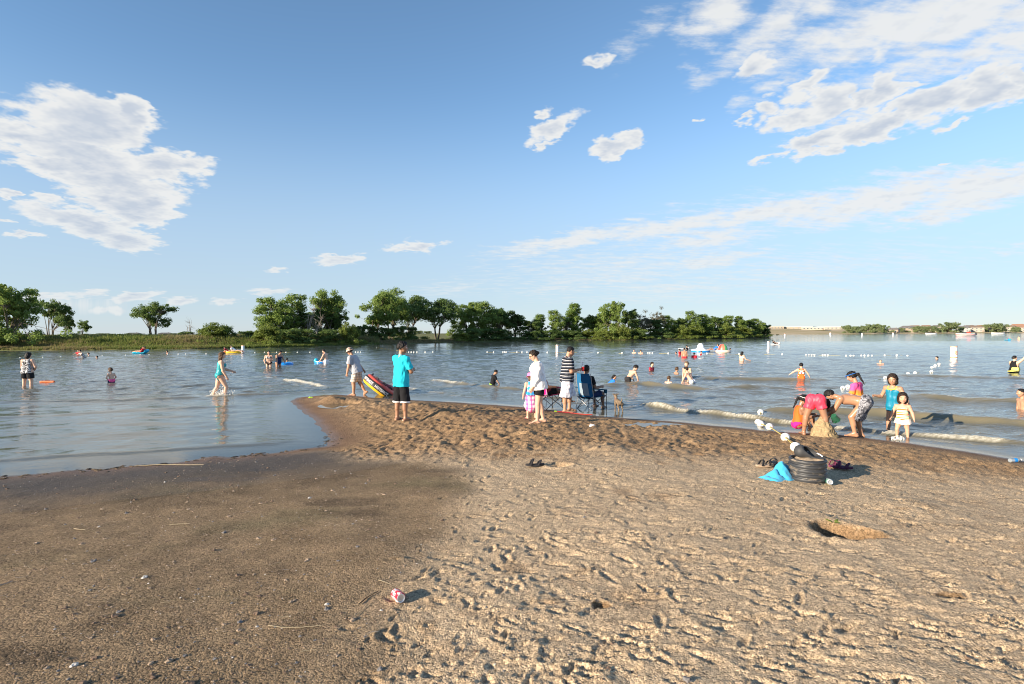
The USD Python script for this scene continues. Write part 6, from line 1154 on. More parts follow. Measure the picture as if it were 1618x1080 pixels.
quick(1482, 567, 563, 90, "dark-haired swimmer lying low left of the marker buoy", 1.5, sk=FAIR, hair=("short", "black"), vox=.018)
quick(1610, 536.5, 531, 150, "far swimmer near the right edge beside the blue boogie board", 1.5, sk=FAIR, hair=("short", "dark"))
quick(1596, 536.5, 533.5, 90, "distant person lying on the blue board near the right edge", 1.5, sk=TAN, clothes=[TS(BLUE)], lean=70)
b = Body(1.62, "adult", female=True, fat=1.2, lean=6, head=(-30, -5), armR=((.55, .25, .62), (.45, .2, .85)), armL=((-.2, .5, -.8), (-.1, .8, -.4)))
wl, b = swimmer(1602, 588, 562, -30, "woman in a black tank top sitting on a yellow float with one arm raised", b, FAIR, [("tank_top", ("tank", dict(hem=-.02, loose=.015)), BLK), ("shorts", SHORTS(t=.5), BLK)], ("bun", "black"), vox=.013, face=True)
quick(1617, 646, 614, 120, "boy's head and shoulder cut by the right edge of the picture", 1.35, "child", sk=TAN, hair=("buzz", "black"), vox=.011, face=True, clothes=[TR(NAVY)])

# ------------------------------------------------------------------ things on the water
def ring_float(px, py, label, R, r, mat, name="swim_ring", extra=None):
    p = at(px, py, 0.0); t = thing(name, label, "swim ring", p + [0, 0, .02]); obj("tube", trimesh.creation.torus(R, r, 28, 10), mat, t, smooth=True)
    obj("valve", lathe([(.001, .0), (.02, 0), (.016, .02), (.001, .022)], 8).apply_translation((R, 0, r)), WHT, t)
    if extra: extra(t, R, r)
    return t
SKYB = M("vinyl_blue", (.01, .22, .62), .3, .6, .04); AQUA = M("vinyl_aqua", (.01, .36, .55), .3, .6, .04); YELL = M("vinyl_yellow", (.72, .48, .03), .35, .5, .05); WVIN = M("vinyl_white", (.72, .72, .70), .35, .5, .05); RVIN = M("vinyl_red", (.62, .06, .04), .35, .5, .05); OVIN = M("vinyl_orange", (.60, .14, .04), .5, .4, .06)
ring_float(450, 575.5, "blue swim ring with a small child in it", .44, .12, SKYB)
def headpiece(t, R, r): obj("float_head", ball(.16, (-R - .02, 0, .16), 2, (1, .9, 1.1)), AQUA, t, smooth=True); obj("rim_band", trimesh.creation.torus(R, r * .5, 28, 8).apply_translation((0, 0, r * .7)), WVIN, t, smooth=True)
ring_float(508, 573.5, "turquoise baby float with a domed end beside the man in white trunks", .36, .11, SKYB, "baby_float", headpiece)
def airbed(px, py, label, L, W, mat, rz, name="air_mattress", tilt=0.35, pillow=None, cat="raft"):
    p = at(px, py, 0.0); t = thing(name, label, cat, p + [0, 0, .05], rz); n = 5
    for k in range(n): y = (k - (n - 1) / 2) * W / n; obj("chamber", tube([(-L / 2, y, tilt * .3), (-L / 2 + .25, y, .04), (0, y, .03), (L / 2 - .25, y, .04), (L / 2, y, tilt)], W / n * .56, 9), mat, t, smooth=True)
    obj("pillow", tube([(L / 2 - .04, -W / 2, tilt + .06), (L / 2 - .04, W / 2, tilt + .06)], .11, 10), pillow or mat, t, smooth=True)
    return p, t
p, _ = airbed(222, 558.5, "turquoise air mattress carrying two people far out on the left", 1.35, .7, AQUA, .1, tilt=.25)
def lying(p, yaw, label, H, sk, clothes, hair, z=.16, dx=0, dy=0, vox=.024):
    b = Body(H, "adult", lean=-48, head=(0, -25), armL=((-.4, .3, -.7), (-.2, .9, .1)), armR=((.4, .3, -.7), (.2, .9, .1)), legL=((-.1, 1, .12), (0, 1, -.1)), legR=((.1, 1, .2), (0, .9, -.4)))
    return person(p + [dx, dy, z - b.J["pel"][2] + .08], yaw, label, b, sk, clothes, hair, vox=vox, face=False)
lying(p, 80, "person in a black top on the left of the turquoise mattress", 1.5, TAN, [TS(BLK)], ("short", "black"), dx=-.15, dy=.15); lying(p, 80, "person in a red top on the right of the turquoise mattress", 1.5, TAN, [TS(RED)], ("short", "black"), dx=.22, dy=-.2)
def hull(L, W, Hh, nose=.35, n=18, deck=.7):
    "a small boat's shell: rows of a section along the length"
    V = []
    for i in range(n):
        u = i / (n - 1) * 2 - 1; w = W / 2 * (1 - abs(u) ** 3.2) ** .8 * (1 if u < 0 else 1 - nose * u ** 2) + .004; lift = Hh * .38 * max(0, u) ** 2.5 + Hh * .12 * max(0, -u) ** 3
        for y, z in ((0, 0), (.55, .02), (.92, .35), (1, .8), (.93, 1), (deck, .98), (0, .96)):
            V.append((u * L / 2, y * w, lift + z * (Hh - lift * .6)))
        for y, z in ((-deck, .98), (-.93, 1), (-1, .8), (-.92, .35), (-.55, .02)): V.append((u * L / 2, y * w, lift + z * (Hh - lift * .6)))
    m = 12; F = []
    for i in range(n - 1):
        for j in range(m): a, b = i * m + j, i * m + (j + 1) % m; F += [(a, b, b + m), (a, b + m, a + m)]
    for i, s in ((0, 1), (n - 1, -1)):
        for j in range(1, m - 1): F.append((i * m, i * m + j, i * m + j + 1)[::s])
    return np.array(V), np.array(F)
p = at(368, 557.5, 0.0); t = thing("kayak", "yellow kayak with an orange end and two people left of the slim marker post", "kayak", p - [0, 0, .08], .06)
obj("hull", hull(1.75, .62, .26, .2), YELL, t, smooth=50); obj("orange_end", ball(.3, (-.80, 0, .20), 2, (.55, .85, .5)), OVIN, t, smooth=True); obj("cockpit_rim", placed(trimesh.creation.torus(.30, .03, 24, 6), (.2, 0, .28)), TUBE_K, t, smooth=True); obj("cockpit_rim", placed(trimesh.creation.torus(.26, .03, 24, 6), (-.4, 0, .28)), TUBE_K, t, smooth=True)
lying(p, -90, "person in a white shirt sitting upright in the yellow kayak", 1.6, FAIR, [TS(WHT)], ("short", "brown"), z=.15, dx=.25); lying(p, -90, "person in dark clothes in the rear of the yellow kayak", 1.4, TAN, [TS(MAROON)], ("short", "black"), z=.10, dx=-.55)
p = at(1107, 555.5, 0.0); t = thing("inflatable_island", "white domed inflatable island with a blue base", "raft", p); obj("base_tube", trimesh.creation.torus(.85, .13, 32, 10).apply_translation((0, 0, .04)), SKYB, t, smooth=True); obj("deck", lathe([(.001, .16), (.55, .17), (.92, .24), (1.0, .16), (.85, .06), (.001, .06)][::-1], 32), WVIN, t, smooth=40); obj("dome", lathe([(.001, .92), (.16, .90), (.30, .72), (.36, .45), (.58, .22), (.001, .16)][::-1], 28), WVIN, t, smooth=40)
p, _ = airbed(1128, 555.5, "grey and blue raft right of the white inflatable island", 1.75, .95, M("vinyl_grey", (.25, .29, .34), .4, .5, .05), 0.05, pillow=SKYB, tilt=.22)
lying(p, 90, "person lying on the grey and blue raft with a blue cap", 1.5, TAN, [TS(BLUE)], ("short", "black"))
p = at(1143, 556, 0.0); t = thing("inflatable_float", "coral and green patchwork inflatable float at the end of the raft group", "raft", p)
obj("base_tube", trimesh.creation.torus(.62, .17, 28, 10).apply_translation((0, 0, .08)), M("vinyl_cream", (.60, .50, .40), .4, .5, .05), t, smooth=True)
for k in range(8):
    a = np.linspace(k, k + 1, 5) * math.pi / 4; z = np.linspace(0, 1, 7); A, Z = np.meshgrid(a, z); r = .52 * np.cos(Z * 1.35); v = np.stack([r * np.cos(A) - .05, r * np.sin(A), .18 + .66 * np.sin(Z * 1.5)], -1).reshape(-1, 3)
    obj("gore", (v, grid_faces(7, 5)), [RVIN, M("vinyl_coral", (.62, .16, .10), .4, .5, .05), M("vinyl_green", (.08, .32, .12), .4, .5, .05), WVIN][k % 4], t, smooth=True)
quick(1153, 556, 550, -90, "dark-clad swimmer holding the right side of the patchwork float", 1.4, sk=TAN, clothes=[TS(BLK)])
p, _ = airbed(1080, 551.5, "flat white board held by the dark-haired person far out", 1.2, .5, WVIN, .05, name="float_board", tilt=.05)
p, _ = airbed(1601, 588.5, "yellow boogie float under the woman in the black tank top", .40, .26, M("vinyl_lemon", (.66, .62, .16), .4, .5, .05), .2, name="float_board", tilt=.06)
p, _ = airbed(1592, 537.5, "blue boogie board far out at the right edge", 1.1, .5, AQUA, .1, name="float_board", tilt=.1)
p, _ = airbed(1225, 544.5, "white and black raft floating right of the slim far marker", 1.3, .6, WVIN, .05, tilt=.2)
lying(p, -80, "dark swimmer sprawled on the white and black raft", 1.5, FAIR, [TS(BLK)], ("short", "black"))
p = at(75, 604, 0.0); t = thing("float_toy", "flat orange foam float drifting right of the woman in the floral top", "float", p + [0, 0, .02], .1); F = Field((-.35, -.2, -.05), (.35, .2, .1), .012); F.bone((-.26, 0, .01), (.26, 0, .01), .05, .05, .01); F.bone((-.2, .06, .01), (.2, .06, .01), .045, .045, .03); obj("foam", F.mesh(), OVIN, t, smooth=True); obj("grip", tube([(-.08, 0, .05), (-.06, 0, .09), (.06, 0, .09), (.08, 0, .05)], .012, 6), TUBE_K, t)
# the motor boat
p = at(1526, 530.5, 0.0); L = 33 * p[1] / FPX; t = thing("motorboat", "white and red motorboat crossing before the far houses", "motorboat", p - [0, 0, .15], math.pi + .05)
hv, hf_ = hull(L, L * .28, L * .13, .5); obj("hull", (hv, hf_), WVIN, t, smooth=50); obj("red_stripe", (hv * [1.0, 1.012, .45] + [0, 0, L * .035], hf_), RVIN, t, smooth=50)
obj("windscreen", (np.array([(.10, -.09, .125), (.02, -.10, .165), (.02, .10, .165), (.10, .09, .125), (.05, -.10, .12), (.05, .10, .12)]) * L, np.array([(0, 1, 2), (0, 2, 3), (0, 4, 1), (3, 2, 5), (1, 4, 5), (1, 5, 2)])), PANE, t); obj("outboard_motor", box(L * .05, L * .05, L * .12, (-L * .5, 0, L * .12)), TUBE_K, t); obj("seat_back", box(L * .03, L * .2, L * .06, (-L * .15, 0, L * .18)), RVIN, t)
for px, w, lb in [(1471, 18, "thin white boat at the far shore left of the motorboat"), (1577, 22, "small white boat at the far shore right of the motorboat")]:
    p = at(px, 527.6, 0.0); L = w * p[1] / FPX; t = thing("motorboat", lb, "motorboat", p - [0, 0, .2], math.pi + .02); hv, hf_ = hull(L, L * .28, L * .12, .5); obj("hull", (hv, hf_), WVIN, t, smooth=50); obj("windscreen", box(L * .04, L * .2, L * .06, (.04 * L, 0, L * .13)), PANE, t)
# marker buoys
def marker(px, py, top, label, w, sign=False):
    p = at(px, py, 0.0); h = at_d(px, top, p[1])[2]; r = w * p[1] / FPX / 2; t = thing("marker_buoy", label, "buoy", p - [0, 0, .15]); h += .15
    obj("post", lathe([(.001, 0), (r, 0), (r, h - .03), (r * .92, h), (.001, h)], 20), WVIN, t, smooth=40); obj("band", lathe([(r * 1.0, h * .93), (r * 1.03, h * .93), (r * 1.03, h * .985), (r, h * .985)], 20), M("band_orange", (.75, .22, .05), .5, .4), t, smooth=40)
    obj("band", lathe([(r * 1.0, h * .22), (r * 1.03, h * .22), (r * 1.03, h * .27), (r, h * .27)], 20), M("band_orange", 0), t, smooth=40)
    if sign:
        rr = r * .62; z = h * .56
        def wrap(poly, dep, d0):
            e = trimesh.creation.extrude_polygon(poly, dep, engine="earcut"); e = e.subdivide_to_size(.05); v = e.vertices; a = v[:, 0] / r - math.pi / 2 + .25; R_2 = r + v[:, 2] + d0; return np.c_[R_2 * np.cos(a), R_2 * np.sin(a), v[:, 1] + z], e.faces
        c = shapely.Point(0, 0).buffer(rr * 1.15); obj("warning_circle", wrap(c.difference(shapely.Point(0, 0).buffer(rr * .78)), .006, .002), M("band_orange", 0), t); obj("warning_symbol", wrap(shapely.Polygon([(0, rr * .55), (rr * .45, 0), (0, -rr * .55), (-rr * .45, 0)]), .006, .003), M("band_orange", 0), t)
marker(1507, 567, 546.5, "stout white marker buoy with an orange warning symbol on the right", 9, True); marker(1214, 551, 538.5, "slim white marker buoy left of the sprawled swimmer's raft", 3.8); marker(880.5, 558.5, 544.5, "slim white marker buoy seen left of the striped shirt man's head", 4.5); marker(384, 557, 545, "slim white marker post at the end of the yellow kayak", 4.2)
for px, py in [(1362, 529.5), (1312, 528.6), (1411, 528.6), (1240, 530.5)]: marker(px, py, py - 3.4, {1362: "far tiny white channel buoy below the far shore clump", 1312: "far tiny white channel buoy below the warehouse", 1411: "far tiny white channel buoy left of the low boat", 1240: "far tiny white channel buoy off the tip of the tree belt"}[px], 2.2)
# float lines
CLS["float"] = stage.CreateClassPrim("/World/float_kind"); FW = M("float_white", (.74, .73, .68), .4, .45, .10, 12)
usdkit.mesh(stage, "/World/float_kind/shell", lathe([(.012, -.082), (.045, -.076), (.070, -.045), (.078, 0), (.070, .045), (.045, .076), (.012, .082)], 20), FW, 40)
usdkit.mesh(stage, "/World/float_kind/hole_rim", cat_([lathe([(.010, z - .006), (.024, z - .006), (.024, z + .006), (.010, z + .006)], 12) for z in (-.081, .081)]), M("float_rim", (.35, .33, .27), .6, .3), 40)
def float_at(p, direction, label, group=None, s=1.0):
    x = UsdGeom.Xform.Define(stage, path_of("rope_float")); x.AddTranslateOp().Set(Gf.Vec3d(*map(float, p))); a = math.atan2(direction[1], direction[0]); el = math.atan2(direction[2], math.hypot(direction[0], direction[1]))
    x.AddRotateXYZOp().Set(Gf.Vec3f(0, 90 - math.degrees(el), math.degrees(a))); x.AddScaleOp().Set(Gf.Vec3f(s, s, s)); tag(x.GetPrim(), label, "float", group)
    x.GetPrim().GetReferences().AddInternalReference(CLS["float"].GetPath()); x.GetPrim().SetInstanceable(True)
def line(pix, label, group, s=1.0, rope=True):
    pts = [at(*p, 0.03) for p in pix]
    for i, p in enumerate(pts):
        d = pts[min(i + 1, len(pts) - 1)] - pts[max(i - 1, 0)]; float_at(p, unit(d), label, group, s)
    return pts
YROPE = M("rope_yellow", (.52, .42, .13), .8, .2, .15, 60)
lines = [([(32, 565), (68, 564.2), (96, 563.4), (121, 562.6), (162, 561.8), (199, 560.8), (222, 560.4), (236, 560.2), (265, 559.4), (282, 559.2), (294, 559), (326, 558.6)], "small white float of the line crossing the far left water", "floats of the left line"),
         ([(403, 556.4), (418, 556.2), (437, 556.2), (452, 556.2), (470, 556.2), (490, 556.2)], "small white float behind the women at the blue ring", "floats behind the blue ring"),
         ([(562, 556), (566, 556), (570, 556), (595, 548.5), (646, 556), (650, 556), (654, 556), (659, 556), (672, 556), (684, 556)], "small white float between the man in the hat and the teenager", "floats behind the teenager"),
         ([(770, 556), (780, 556), (795, 556), (797.5, 556), (800, 556), (817, 556), (825, 556), (833, 556), (865, 556.3), (945, 556.8), (983, 557.2)], "small white float in the line behind the striped shirt man", "floats behind the striped shirt man"),
         ([(1024, 557.4), (1027, 557.4), (1031, 557.4), (1056, 557.8), (1117, 558), (1137, 558.4), (1168, 558.6), (1236, 559.4)], "small white float of the line below the rafts", "floats below the rafts"),
         ([(1274, 560.4), (1278, 560.4), (1282.5, 560.4), (1287, 560.4), (1300, 560.6), (1304, 560.6), (1308, 560.6), (1337, 561.4), (1344, 561.5), (1349, 561.5), (1361, 561.2), (1366, 561.2), (1372, 561.3), (1378, 561.3), (1398, 561), (1417, 560.8), (1434, 561.6)], "small white float of the dense line left of the marker buoy", "floats left of the marker buoy")]
for l, lb, gr in lines:
    pts = line(l, lb, gr, .72 if l[0][0] < 500 else .9)
    obj("float_rope", tube(np.array(pts) - [0, 0, .036], .008, 5), YROPE, label=f"thin rope joining the {gr}", cat="rope")
near_line = [((1332, 613), "float just left of the girl with blue goggles"), ((1340, 611), "float touching the pink swim shirt's back"), ((1399, 597), "float beside the teal swimsuit girl's head"), ((1435, 590.5), "float midway to the stray trio, lower left one"), ((1446, 589.3), "float midway to the stray trio, right of its twin"), ((1472, 587), "lowest float of the stray trio left of the marker buoy"), ((1473, 580.3), "left float of the stray trio left of the marker buoy"), ((1478, 577.5), "middle float of the stray trio left of the marker buoy"), ((1484, 575), "top float of the stray trio left of the marker buoy")]
for (px, py), lb in near_line: float_at(at(px, py, .03), unit((.6, .7, 0)), "white " + lb, None, 1.15)
obj("float_rope", tube([at(px, py, .0) for (px, py), _ in near_line], .01, 5), YROPE, label="rope through the floats drifting beside the teal swimsuit girl", cat="rope")
# the planter of corrugated pipe, its rope and what lies round it
pp = ground(1276, 765); pp[0] *= 1 + .22 / pp[1]; pp[1] += .22
def pipe():
    t = thing("pipe_planter", "short black corrugated drain pipe standing in the sand, filled with sand", "pipe", pp - [0, 0, .05]); R0, Hh = .205, .31; prof = []
    for k in range(6):
        z = k * Hh / 6
        prof += [(R0 - .016, z), (R0 - .014, z + .010), (R0, z + .016), (R0 + .003, z + .028), (R0, z + .040), (R0 - .014, z + .046)]
    prof += [(R0 - .012, Hh), (R0 - .026, Hh), (R0 - .026, Hh - .06), (.001, Hh - .06)]
    MUD = usdkit.material(stage, "/World/Looks/muddy_plastic", {"tc": ("texture_coordinate", {}), "mp": ("mapping", {"scale": (1, 1, 3)}), "n": ("noise_texture", {"scale": 7.0, "detail": 5.0, "roughness": .65}), "r": ("rgb_ramp", {"ramp": [(.54, (.032, .034, .038)), (.60, (.08, .072, .062)), (.70, (.28, .22, .16))]}), "p": ("principled_bsdf", {"roughness": .5})}, [("tc.object", "mp.vector"), ("mp.vector", "n.vector"), ("n.fac", "r.fac"), ("r.color", "p.base_color")], surface="p.BSDF")
    obj("pipe_wall", lathe(prof, 48), MUD, t, smooth=35)
    g = np.linspace(0, 1, 10); a = np.linspace(0, 2 * math.pi, 33)[:-1]; v = [(0, 0, Hh + .015)] + [(r * .178 * math.cos(x), r * .178 * math.sin(x), Hh - .02 + .035 * (1 - r) + .018 * math.sin(3 * x + r * 4) * r) for r in g[1:] for x in a]
    f = [(0, 1 + j, 1 + (j + 1) % 32) for j in range(32)] + [q for i in range(8) for j in range(32) for q in ((1 + i * 32 + j, 1 + (i + 1) * 32 + j, 1 + (i + 1) * 32 + (j + 1) % 32), (1 + i * 32 + j, 1 + (i + 1) * 32 + (j + 1) % 32, 1 + i * 32 + (j + 1) % 32))]
    obj("sand_fill", (np.array(v, float), np.array(f)), M("fill_sand", (.40, .30, .20), .95, .1, .2, 40, .003, 220), t, smooth=True)
    return t
pipe()
fl = thing("swim_fin", "curled black rubber fin pocket on top of the corrugated pipe", "swim fin", pp + [-.02, .02, .275], -.35)
def scoop():
    "a shell like the foot pocket of a swim fin: closed and round on the left, open to the right and front"
    F, G = Field((-.2, -.18, -.08), (.24, .18, .2), .007), Field((-.2, -.18, -.08), (.24, .18, .2), .007); I = np.eye(3)
    F.bone((-.045, 0, .055), (.11, 0, .035), .078, .060, .02); G.bone((-.042, 0, .055), (.16, 0, .034), .062, .046, .02)
    F.D = np.maximum(F.D, -G.D); F.clip((.02, -.02, .085), unit((.55, -.50, .62)))
    H_ = Field((-.2, -.18, -.08), (.24, .18, .2), .007); H_.bone((-.02, 0, .0), (.17, -.02, -.01), .055, .045, .0, flat=((0, 0, 1), 5.0)); F.D = np.minimum(F.D, H_.D); return F.mesh()
obj("pocket", scoop(), M("flap_rubber", (.040, .041, .043), .6, .35, .12), fl, smooth=True); obj("strap", tube([(.03, .06, .04), (.10, .07, .045), (.165, .04, .02), (.185, -.01, .01)], .008, 6), WHT, fl, smooth=True)
shore_fl = [(1257, 706, "largest white float on the sand, nearest the pipe"), (1241, 690.5, "white float on the sand, second from the pipe"), (1216, 674, "white float on the wet sand rim, third from the pipe"), (1202, 669.5, "white float of the touching pair at the waterline, nearer one"), (1198, 667, "white float of the touching pair at the waterline, farther one"), (1202, 651, "white float in the small breaking wave")]
rp = [pp + [-.02, .08, .32]]
for px, py, lb in shore_fl:
    g0 = ground(px, py + 6) if py > 660 else at(px, py, 0); p = at(px, py, g0[2] + .075) if py > 660 else at(px, py, .04); rp.append(p)
for i, (px, py, lb) in enumerate(shore_fl): float_at(rp[i + 1], unit(rp[min(i + 2, len(rp) - 1)] - rp[i]), lb, None, 1.0)
obj("float_rope", tube(np.array(rp), .009, 6), YROPE, label="yellow rope from the corrugated pipe through the floats into the water", cat="rope")
def towel():
    p = ground(1232, 755); n = 46; u, v = np.meshgrid(np.linspace(-1, 1, n), np.linspace(-1, 1, n)); k = np.sqrt(1 - u * u / 2), np.sqrt(1 - v * v / 2); du, dv = u * k[1], v * k[0]; ang = np.arctan2(dv, du); r = np.hypot(du, dv)
    R_o = 1 + .16 * np.sin(2 * ang + .4) + .10 * np.sin(5 * ang) + .06 * np.sin(9 * ang + 1); x, y = du * R_o * .225 - .03 * (1 - r), dv * R_o * .16
    fold = np.abs(np.sin(3.2 * u * 2 + 2.2 * v + 1.5 * meshkit.noise(np.stack([u * 2, v * 2, u * 0], -1)))); z = .13 * np.exp(-((u - .25) / .5) ** 2 - ((v - .1) / .55) ** 2) * (.65 + .5 * fold) + .03 * fold * (1 - r ** 3) + .05 * np.abs(meshkit.fbm(np.stack([u * 2.4, v * 3.4, u * 0 + 2], -1), 3) - .5) * (1 - r ** 4) + .012
    q = np.stack([x, y, z * (1 - .8 * smoothstep(.85, 1, r))], -1).reshape(-1, 3); k = grid_faces(n, n)
    t = thing("towel", "crumpled bright blue towel on the sand left of the pipe", "towel", p, .1); obj("cloth", (np.vstack([q, q - [0, 0, .008]]), np.vstack([k, k[:, ::-1] + n * n])), cloth("towel_blue", (.04, .30, .50), sheen=.2), t, smooth=True)
towel()
def sandal(px, py, rz, label, mat, L=.26, rx=0.0):
    p = ground(px, py); t = thing("sandal", label, "sandal", p + [0, 0, .02], rz); a = np.linspace(0, 2 * math.pi, 26)[:-1]; top = np.c_[L / 2 * np.cos(a), (.040 + .010 * np.cos(a)) * np.sin(a), .012 + .012 * np.cos(a) ** 2 + rx * np.cos(a)]; n = 25
    s = np.vstack([top, top - [0, 0, .022]]); f = [(k, (k + 1) % n, n + k)[::-1] for k in range(n)] + [((k + 1) % n, n + (k + 1) % n, n + k)[::-1] for k in range(n)] + [(0, k, k + 1) for k in range(1, n - 1)] + [(n, n + k + 1, n + k) for k in range(1, n - 1)]
    obj("sole", (s, np.array(f)), mat, t)
    for x, h in ((.045, .05), (-.06, .065)): obj("strap", tube([(x, -.045, .01), (x + .01, -.034, h), (x + .015, 0, h + .018), (x + .01, .034, h), (x, .045, .01)], .006, 6).apply_translation((-x, 0, 0)).apply_scale([2.6, 1, 1]).apply_translation((x, 0, 0)), RUBBER if mat is TANSOLE else mat, t, smooth=True)
sandal(1208, 738, .2, "tan and black sandal left of the blue towel", TANSOLE); sandal(1222, 735, 1.0, "black sandal lying behind the blue towel", RUBBER)
sandal(845, 737, .15, "single dark shoe lying alone on the trampled sand", M("shoe_dark", (.03, .028, .03), .7, .2)); sandal(1330, 741, -.5, "purple and pink sandal in the pipe's shadow", M("sandal_purple", (.06, .012, .04), .6, .3)); sandal(1319, 738, .5, "pink sandal behind the pipe's right side", M("sandal_pink", (.16, .03, .07), .6, .3))
def can(px, py, rz, label, mat, lie=True, tilt=.12, dent=True):
    p = ground(px, py); t = UsdGeom.Xform.Define(stage, path_of("drink_can")); t.AddTranslateOp().Set(Gf.Vec3d(p[0], p[1], p[2] + .034)); t.AddRotateXYZOp().Set(Gf.Vec3f(0, 90 - math.degrees(tilt), math.degrees(rz))); t = tag(t.GetPrim(), label, "can")
    body = lathe([(.024, -.060), (.029, -.056), (.033, -.048), (.033, .046), (.0265, .058)], 28); v = body.vertices.copy(); v[:, :2] *= (1 - .16 * np.exp(-((v[:, 2] - .0) / .03) ** 2) * np.clip(np.cos(np.arctan2(v[:, 1], v[:, 0]) - 1.0), 0, 1))[:, None]; body.vertices = v
    obj("can_body", body, mat, t, smooth=50); AL = M("aluminium", (.62, .63, .64), .3, .5, .04, metal=.7); obj("lid", lathe([(.001, .052), (.020, .052), (.022, .060), (.0255, .061), (.0265, .058)], 28), AL, t, smooth=50); obj("can_bottom", lathe([(.001, -.052), (.018, -.055), (.023, -.061), (.025, -.059)][::-1], 28), AL, t, smooth=50); obj("pull_tab", placed(trimesh.creation.torus(.006, .0016, 12, 6), (.006, 0, .054), 0, 0, 0), AL, t)
CANRED = pattern("can_red", {"v": ("mapping", {"scale": (1, 1, .8)}), "n": ("noise_texture", {"scale": 26.0, "detail": 1.0}), "r": ("rgb_ramp", {"ramp": [(.0, (.50, .02, .04)), (.44, (.66, .65, .64)), (.50, (.50, .02, .04)), (.54, (.66, .65, .64)), (.59, (.05, .08, .22)), (.63, (.55, .02, .03)), (.70, (.50, .52, .10))], "interpolate": False})}, [("tc.object", "v.vector"), ("v.vector", "n.vector"), ("n.fac", "r.fac")], "r.color", .3)
CANGR = pattern("can_green", {"s": ("separate_xyz", {}), "m": ("math", {"math_type": "multiply_add", "value2": 8.0, "value3": .5}), "r": ("rgb_ramp", {"ramp": [(.0, (.55, .58, .58)), (.3, (.06, .22, .16)), (.55, (.55, .60, .60)), (.62, (.06, .22, .16)), (.8, (.5, .55, .55))], "interpolate": False})}, [("tc.object", "s.vector"), ("s.z", "m.value1"), ("m.value", "r.fac")], "r.color", .3)
can(629, 949, -1.05, "dented red soda can lying on the gravel with its lid facing out", CANRED); can(1310, 765, -1.85, "green and silver can lying against the pipe's right foot", CANGR)
p = ground(936, 674); t = thing("litter", "crumpled white cup scrap on the sand below the blue chair", "litter", p); v, f = (lambda F: (F.bone((-.03, 0, .02), (.03, .01, .03), .03, .022, .01), F.mesh(.02, 9))[1])(Field((-.12, -.1, -.05), (.12, .1, .12), .008)); obj("paper", (v, f), WHT, t, smooth=False)
p = ground(491, 628.5); t = thing("litter", "lime green scrap at the tip of the spit", "litter", p); v, f = (lambda F: (F.bone((-.05, 0, .02), (.05, .01, .02), .03, .022, .01), F.mesh(.015, 7))[1])(Field((-.15, -.1, -.05), (.15, .1, .12), .010)); obj("scrap", (v, f), LIME, t)
p = ground(1604, 730); t = UsdGeom.Xform.Define(stage, path_of("bottle")); t.AddTranslateOp().Set(Gf.Vec3d(p[0], p[1], p[2] + .035)); t.AddRotateXYZOp().Set(Gf.Vec3f(0, 90, 10)); t = tag(t.GetPrim(), "clear plastic bottle lying at the waterline by the right edge", "bottle")
CLEAR = usdkit.material(stage, "/World/Looks/clear_plastic", {"t": ("transparent_bsdf", {"color": (.92, .95, .96)}), "g": ("glossy_bsdf", {"roughness": .08}), "d": ("diffuse_bsdf", {"color": (.6, .66, .70)}), "f": ("fresnel", {"IOR": 1.5}), "a": ("mix_closure", {"fac": .35}), "m": ("mix_closure", {})}, [("t.BSDF", "a.closure1"), ("d.BSDF", "a.closure2"), ("f.fac", "m.fac"), ("a.closure", "m.closure1"), ("g.BSDF", "m.closure2")], surface="m.closure")
obj("bottle_body", lathe([(.001, -.10), (.03, -.10), (.033, -.09), (.033, .03), (.028, .06), (.013, .09), (.012, .10), (.001, .10)], 20), CLEAR, t, smooth=50); obj("cap", lathe([(.001, .10), (.0145, .10), (.0145, .115), (.001, .115)], 14), WHT, t); obj("label", lathe([(.0335, -.04), (.0342, -.04), (.0342, .015), (.0335, .015)], 20), SKYB, t)
def toy():
    t = thing("toy_bucket", "dark green toy bucket held over the sandcastle by the boy", "bucket", castle_p + [.19, .0, .40], .4); m = lathe([(.001, 0), (.055, 0), (.075, .12), (.08, .12), (.08, .126), (.070, .126), (.05, .008), (.001, .008)], 20); m.apply_transform(trimesh.transformations.rotation_matrix(2.4, [0, 1, 0])); obj("pail", m, M("toy_green", (.02, .09, .05), .4, .5), t, smooth=40); obj("handle", tube([(-.05, -.06, -.08), (-.09, -.04, -.13), (-.09, .04, -.13), (-.05, .06, -.08)], .006, 6), RUBBER, t)
toy()
# the little plant in the dug hole, twigs, straws and pebbles
p = ground(1318, 828); t = thing("plant_sprig", "small green weed sprouting in the dug hole", "plant", p + [0, 0, -.01]); g = np.random.default_rng(3)
for k in range(7):
    a = g.uniform(0, 6.28); L = g.uniform(.05, .10); d = np.array([math.cos(a), math.sin(a), .35]); s = np.array([-d[1], d[0], 0]) * .018; q = np.array([0, 0, .01]); obj("leaf", (np.array([q, q + d * L * .5 + s, q + d * L, q + d * L * .5 - s, q + d * L * .5 + [0, 0, .008]]), np.array([(0, 1, 4), (1, 2, 4), (2, 3, 4), (3, 0, 4)])), LEAF_Y, t)
def twig(pix, r, label, mat=None, name="twig"):
    P = [ground(*q) + [0, 0, r * .8 + .002] for q in pix]; obj(name, tube(P, .65 * np.linspace(r, r * .6, len(P)), 5), mat or M("straw_twig", (.30, .25, .165), .9, .1, .2, 20), label=label, cat="twig", smooth=True)
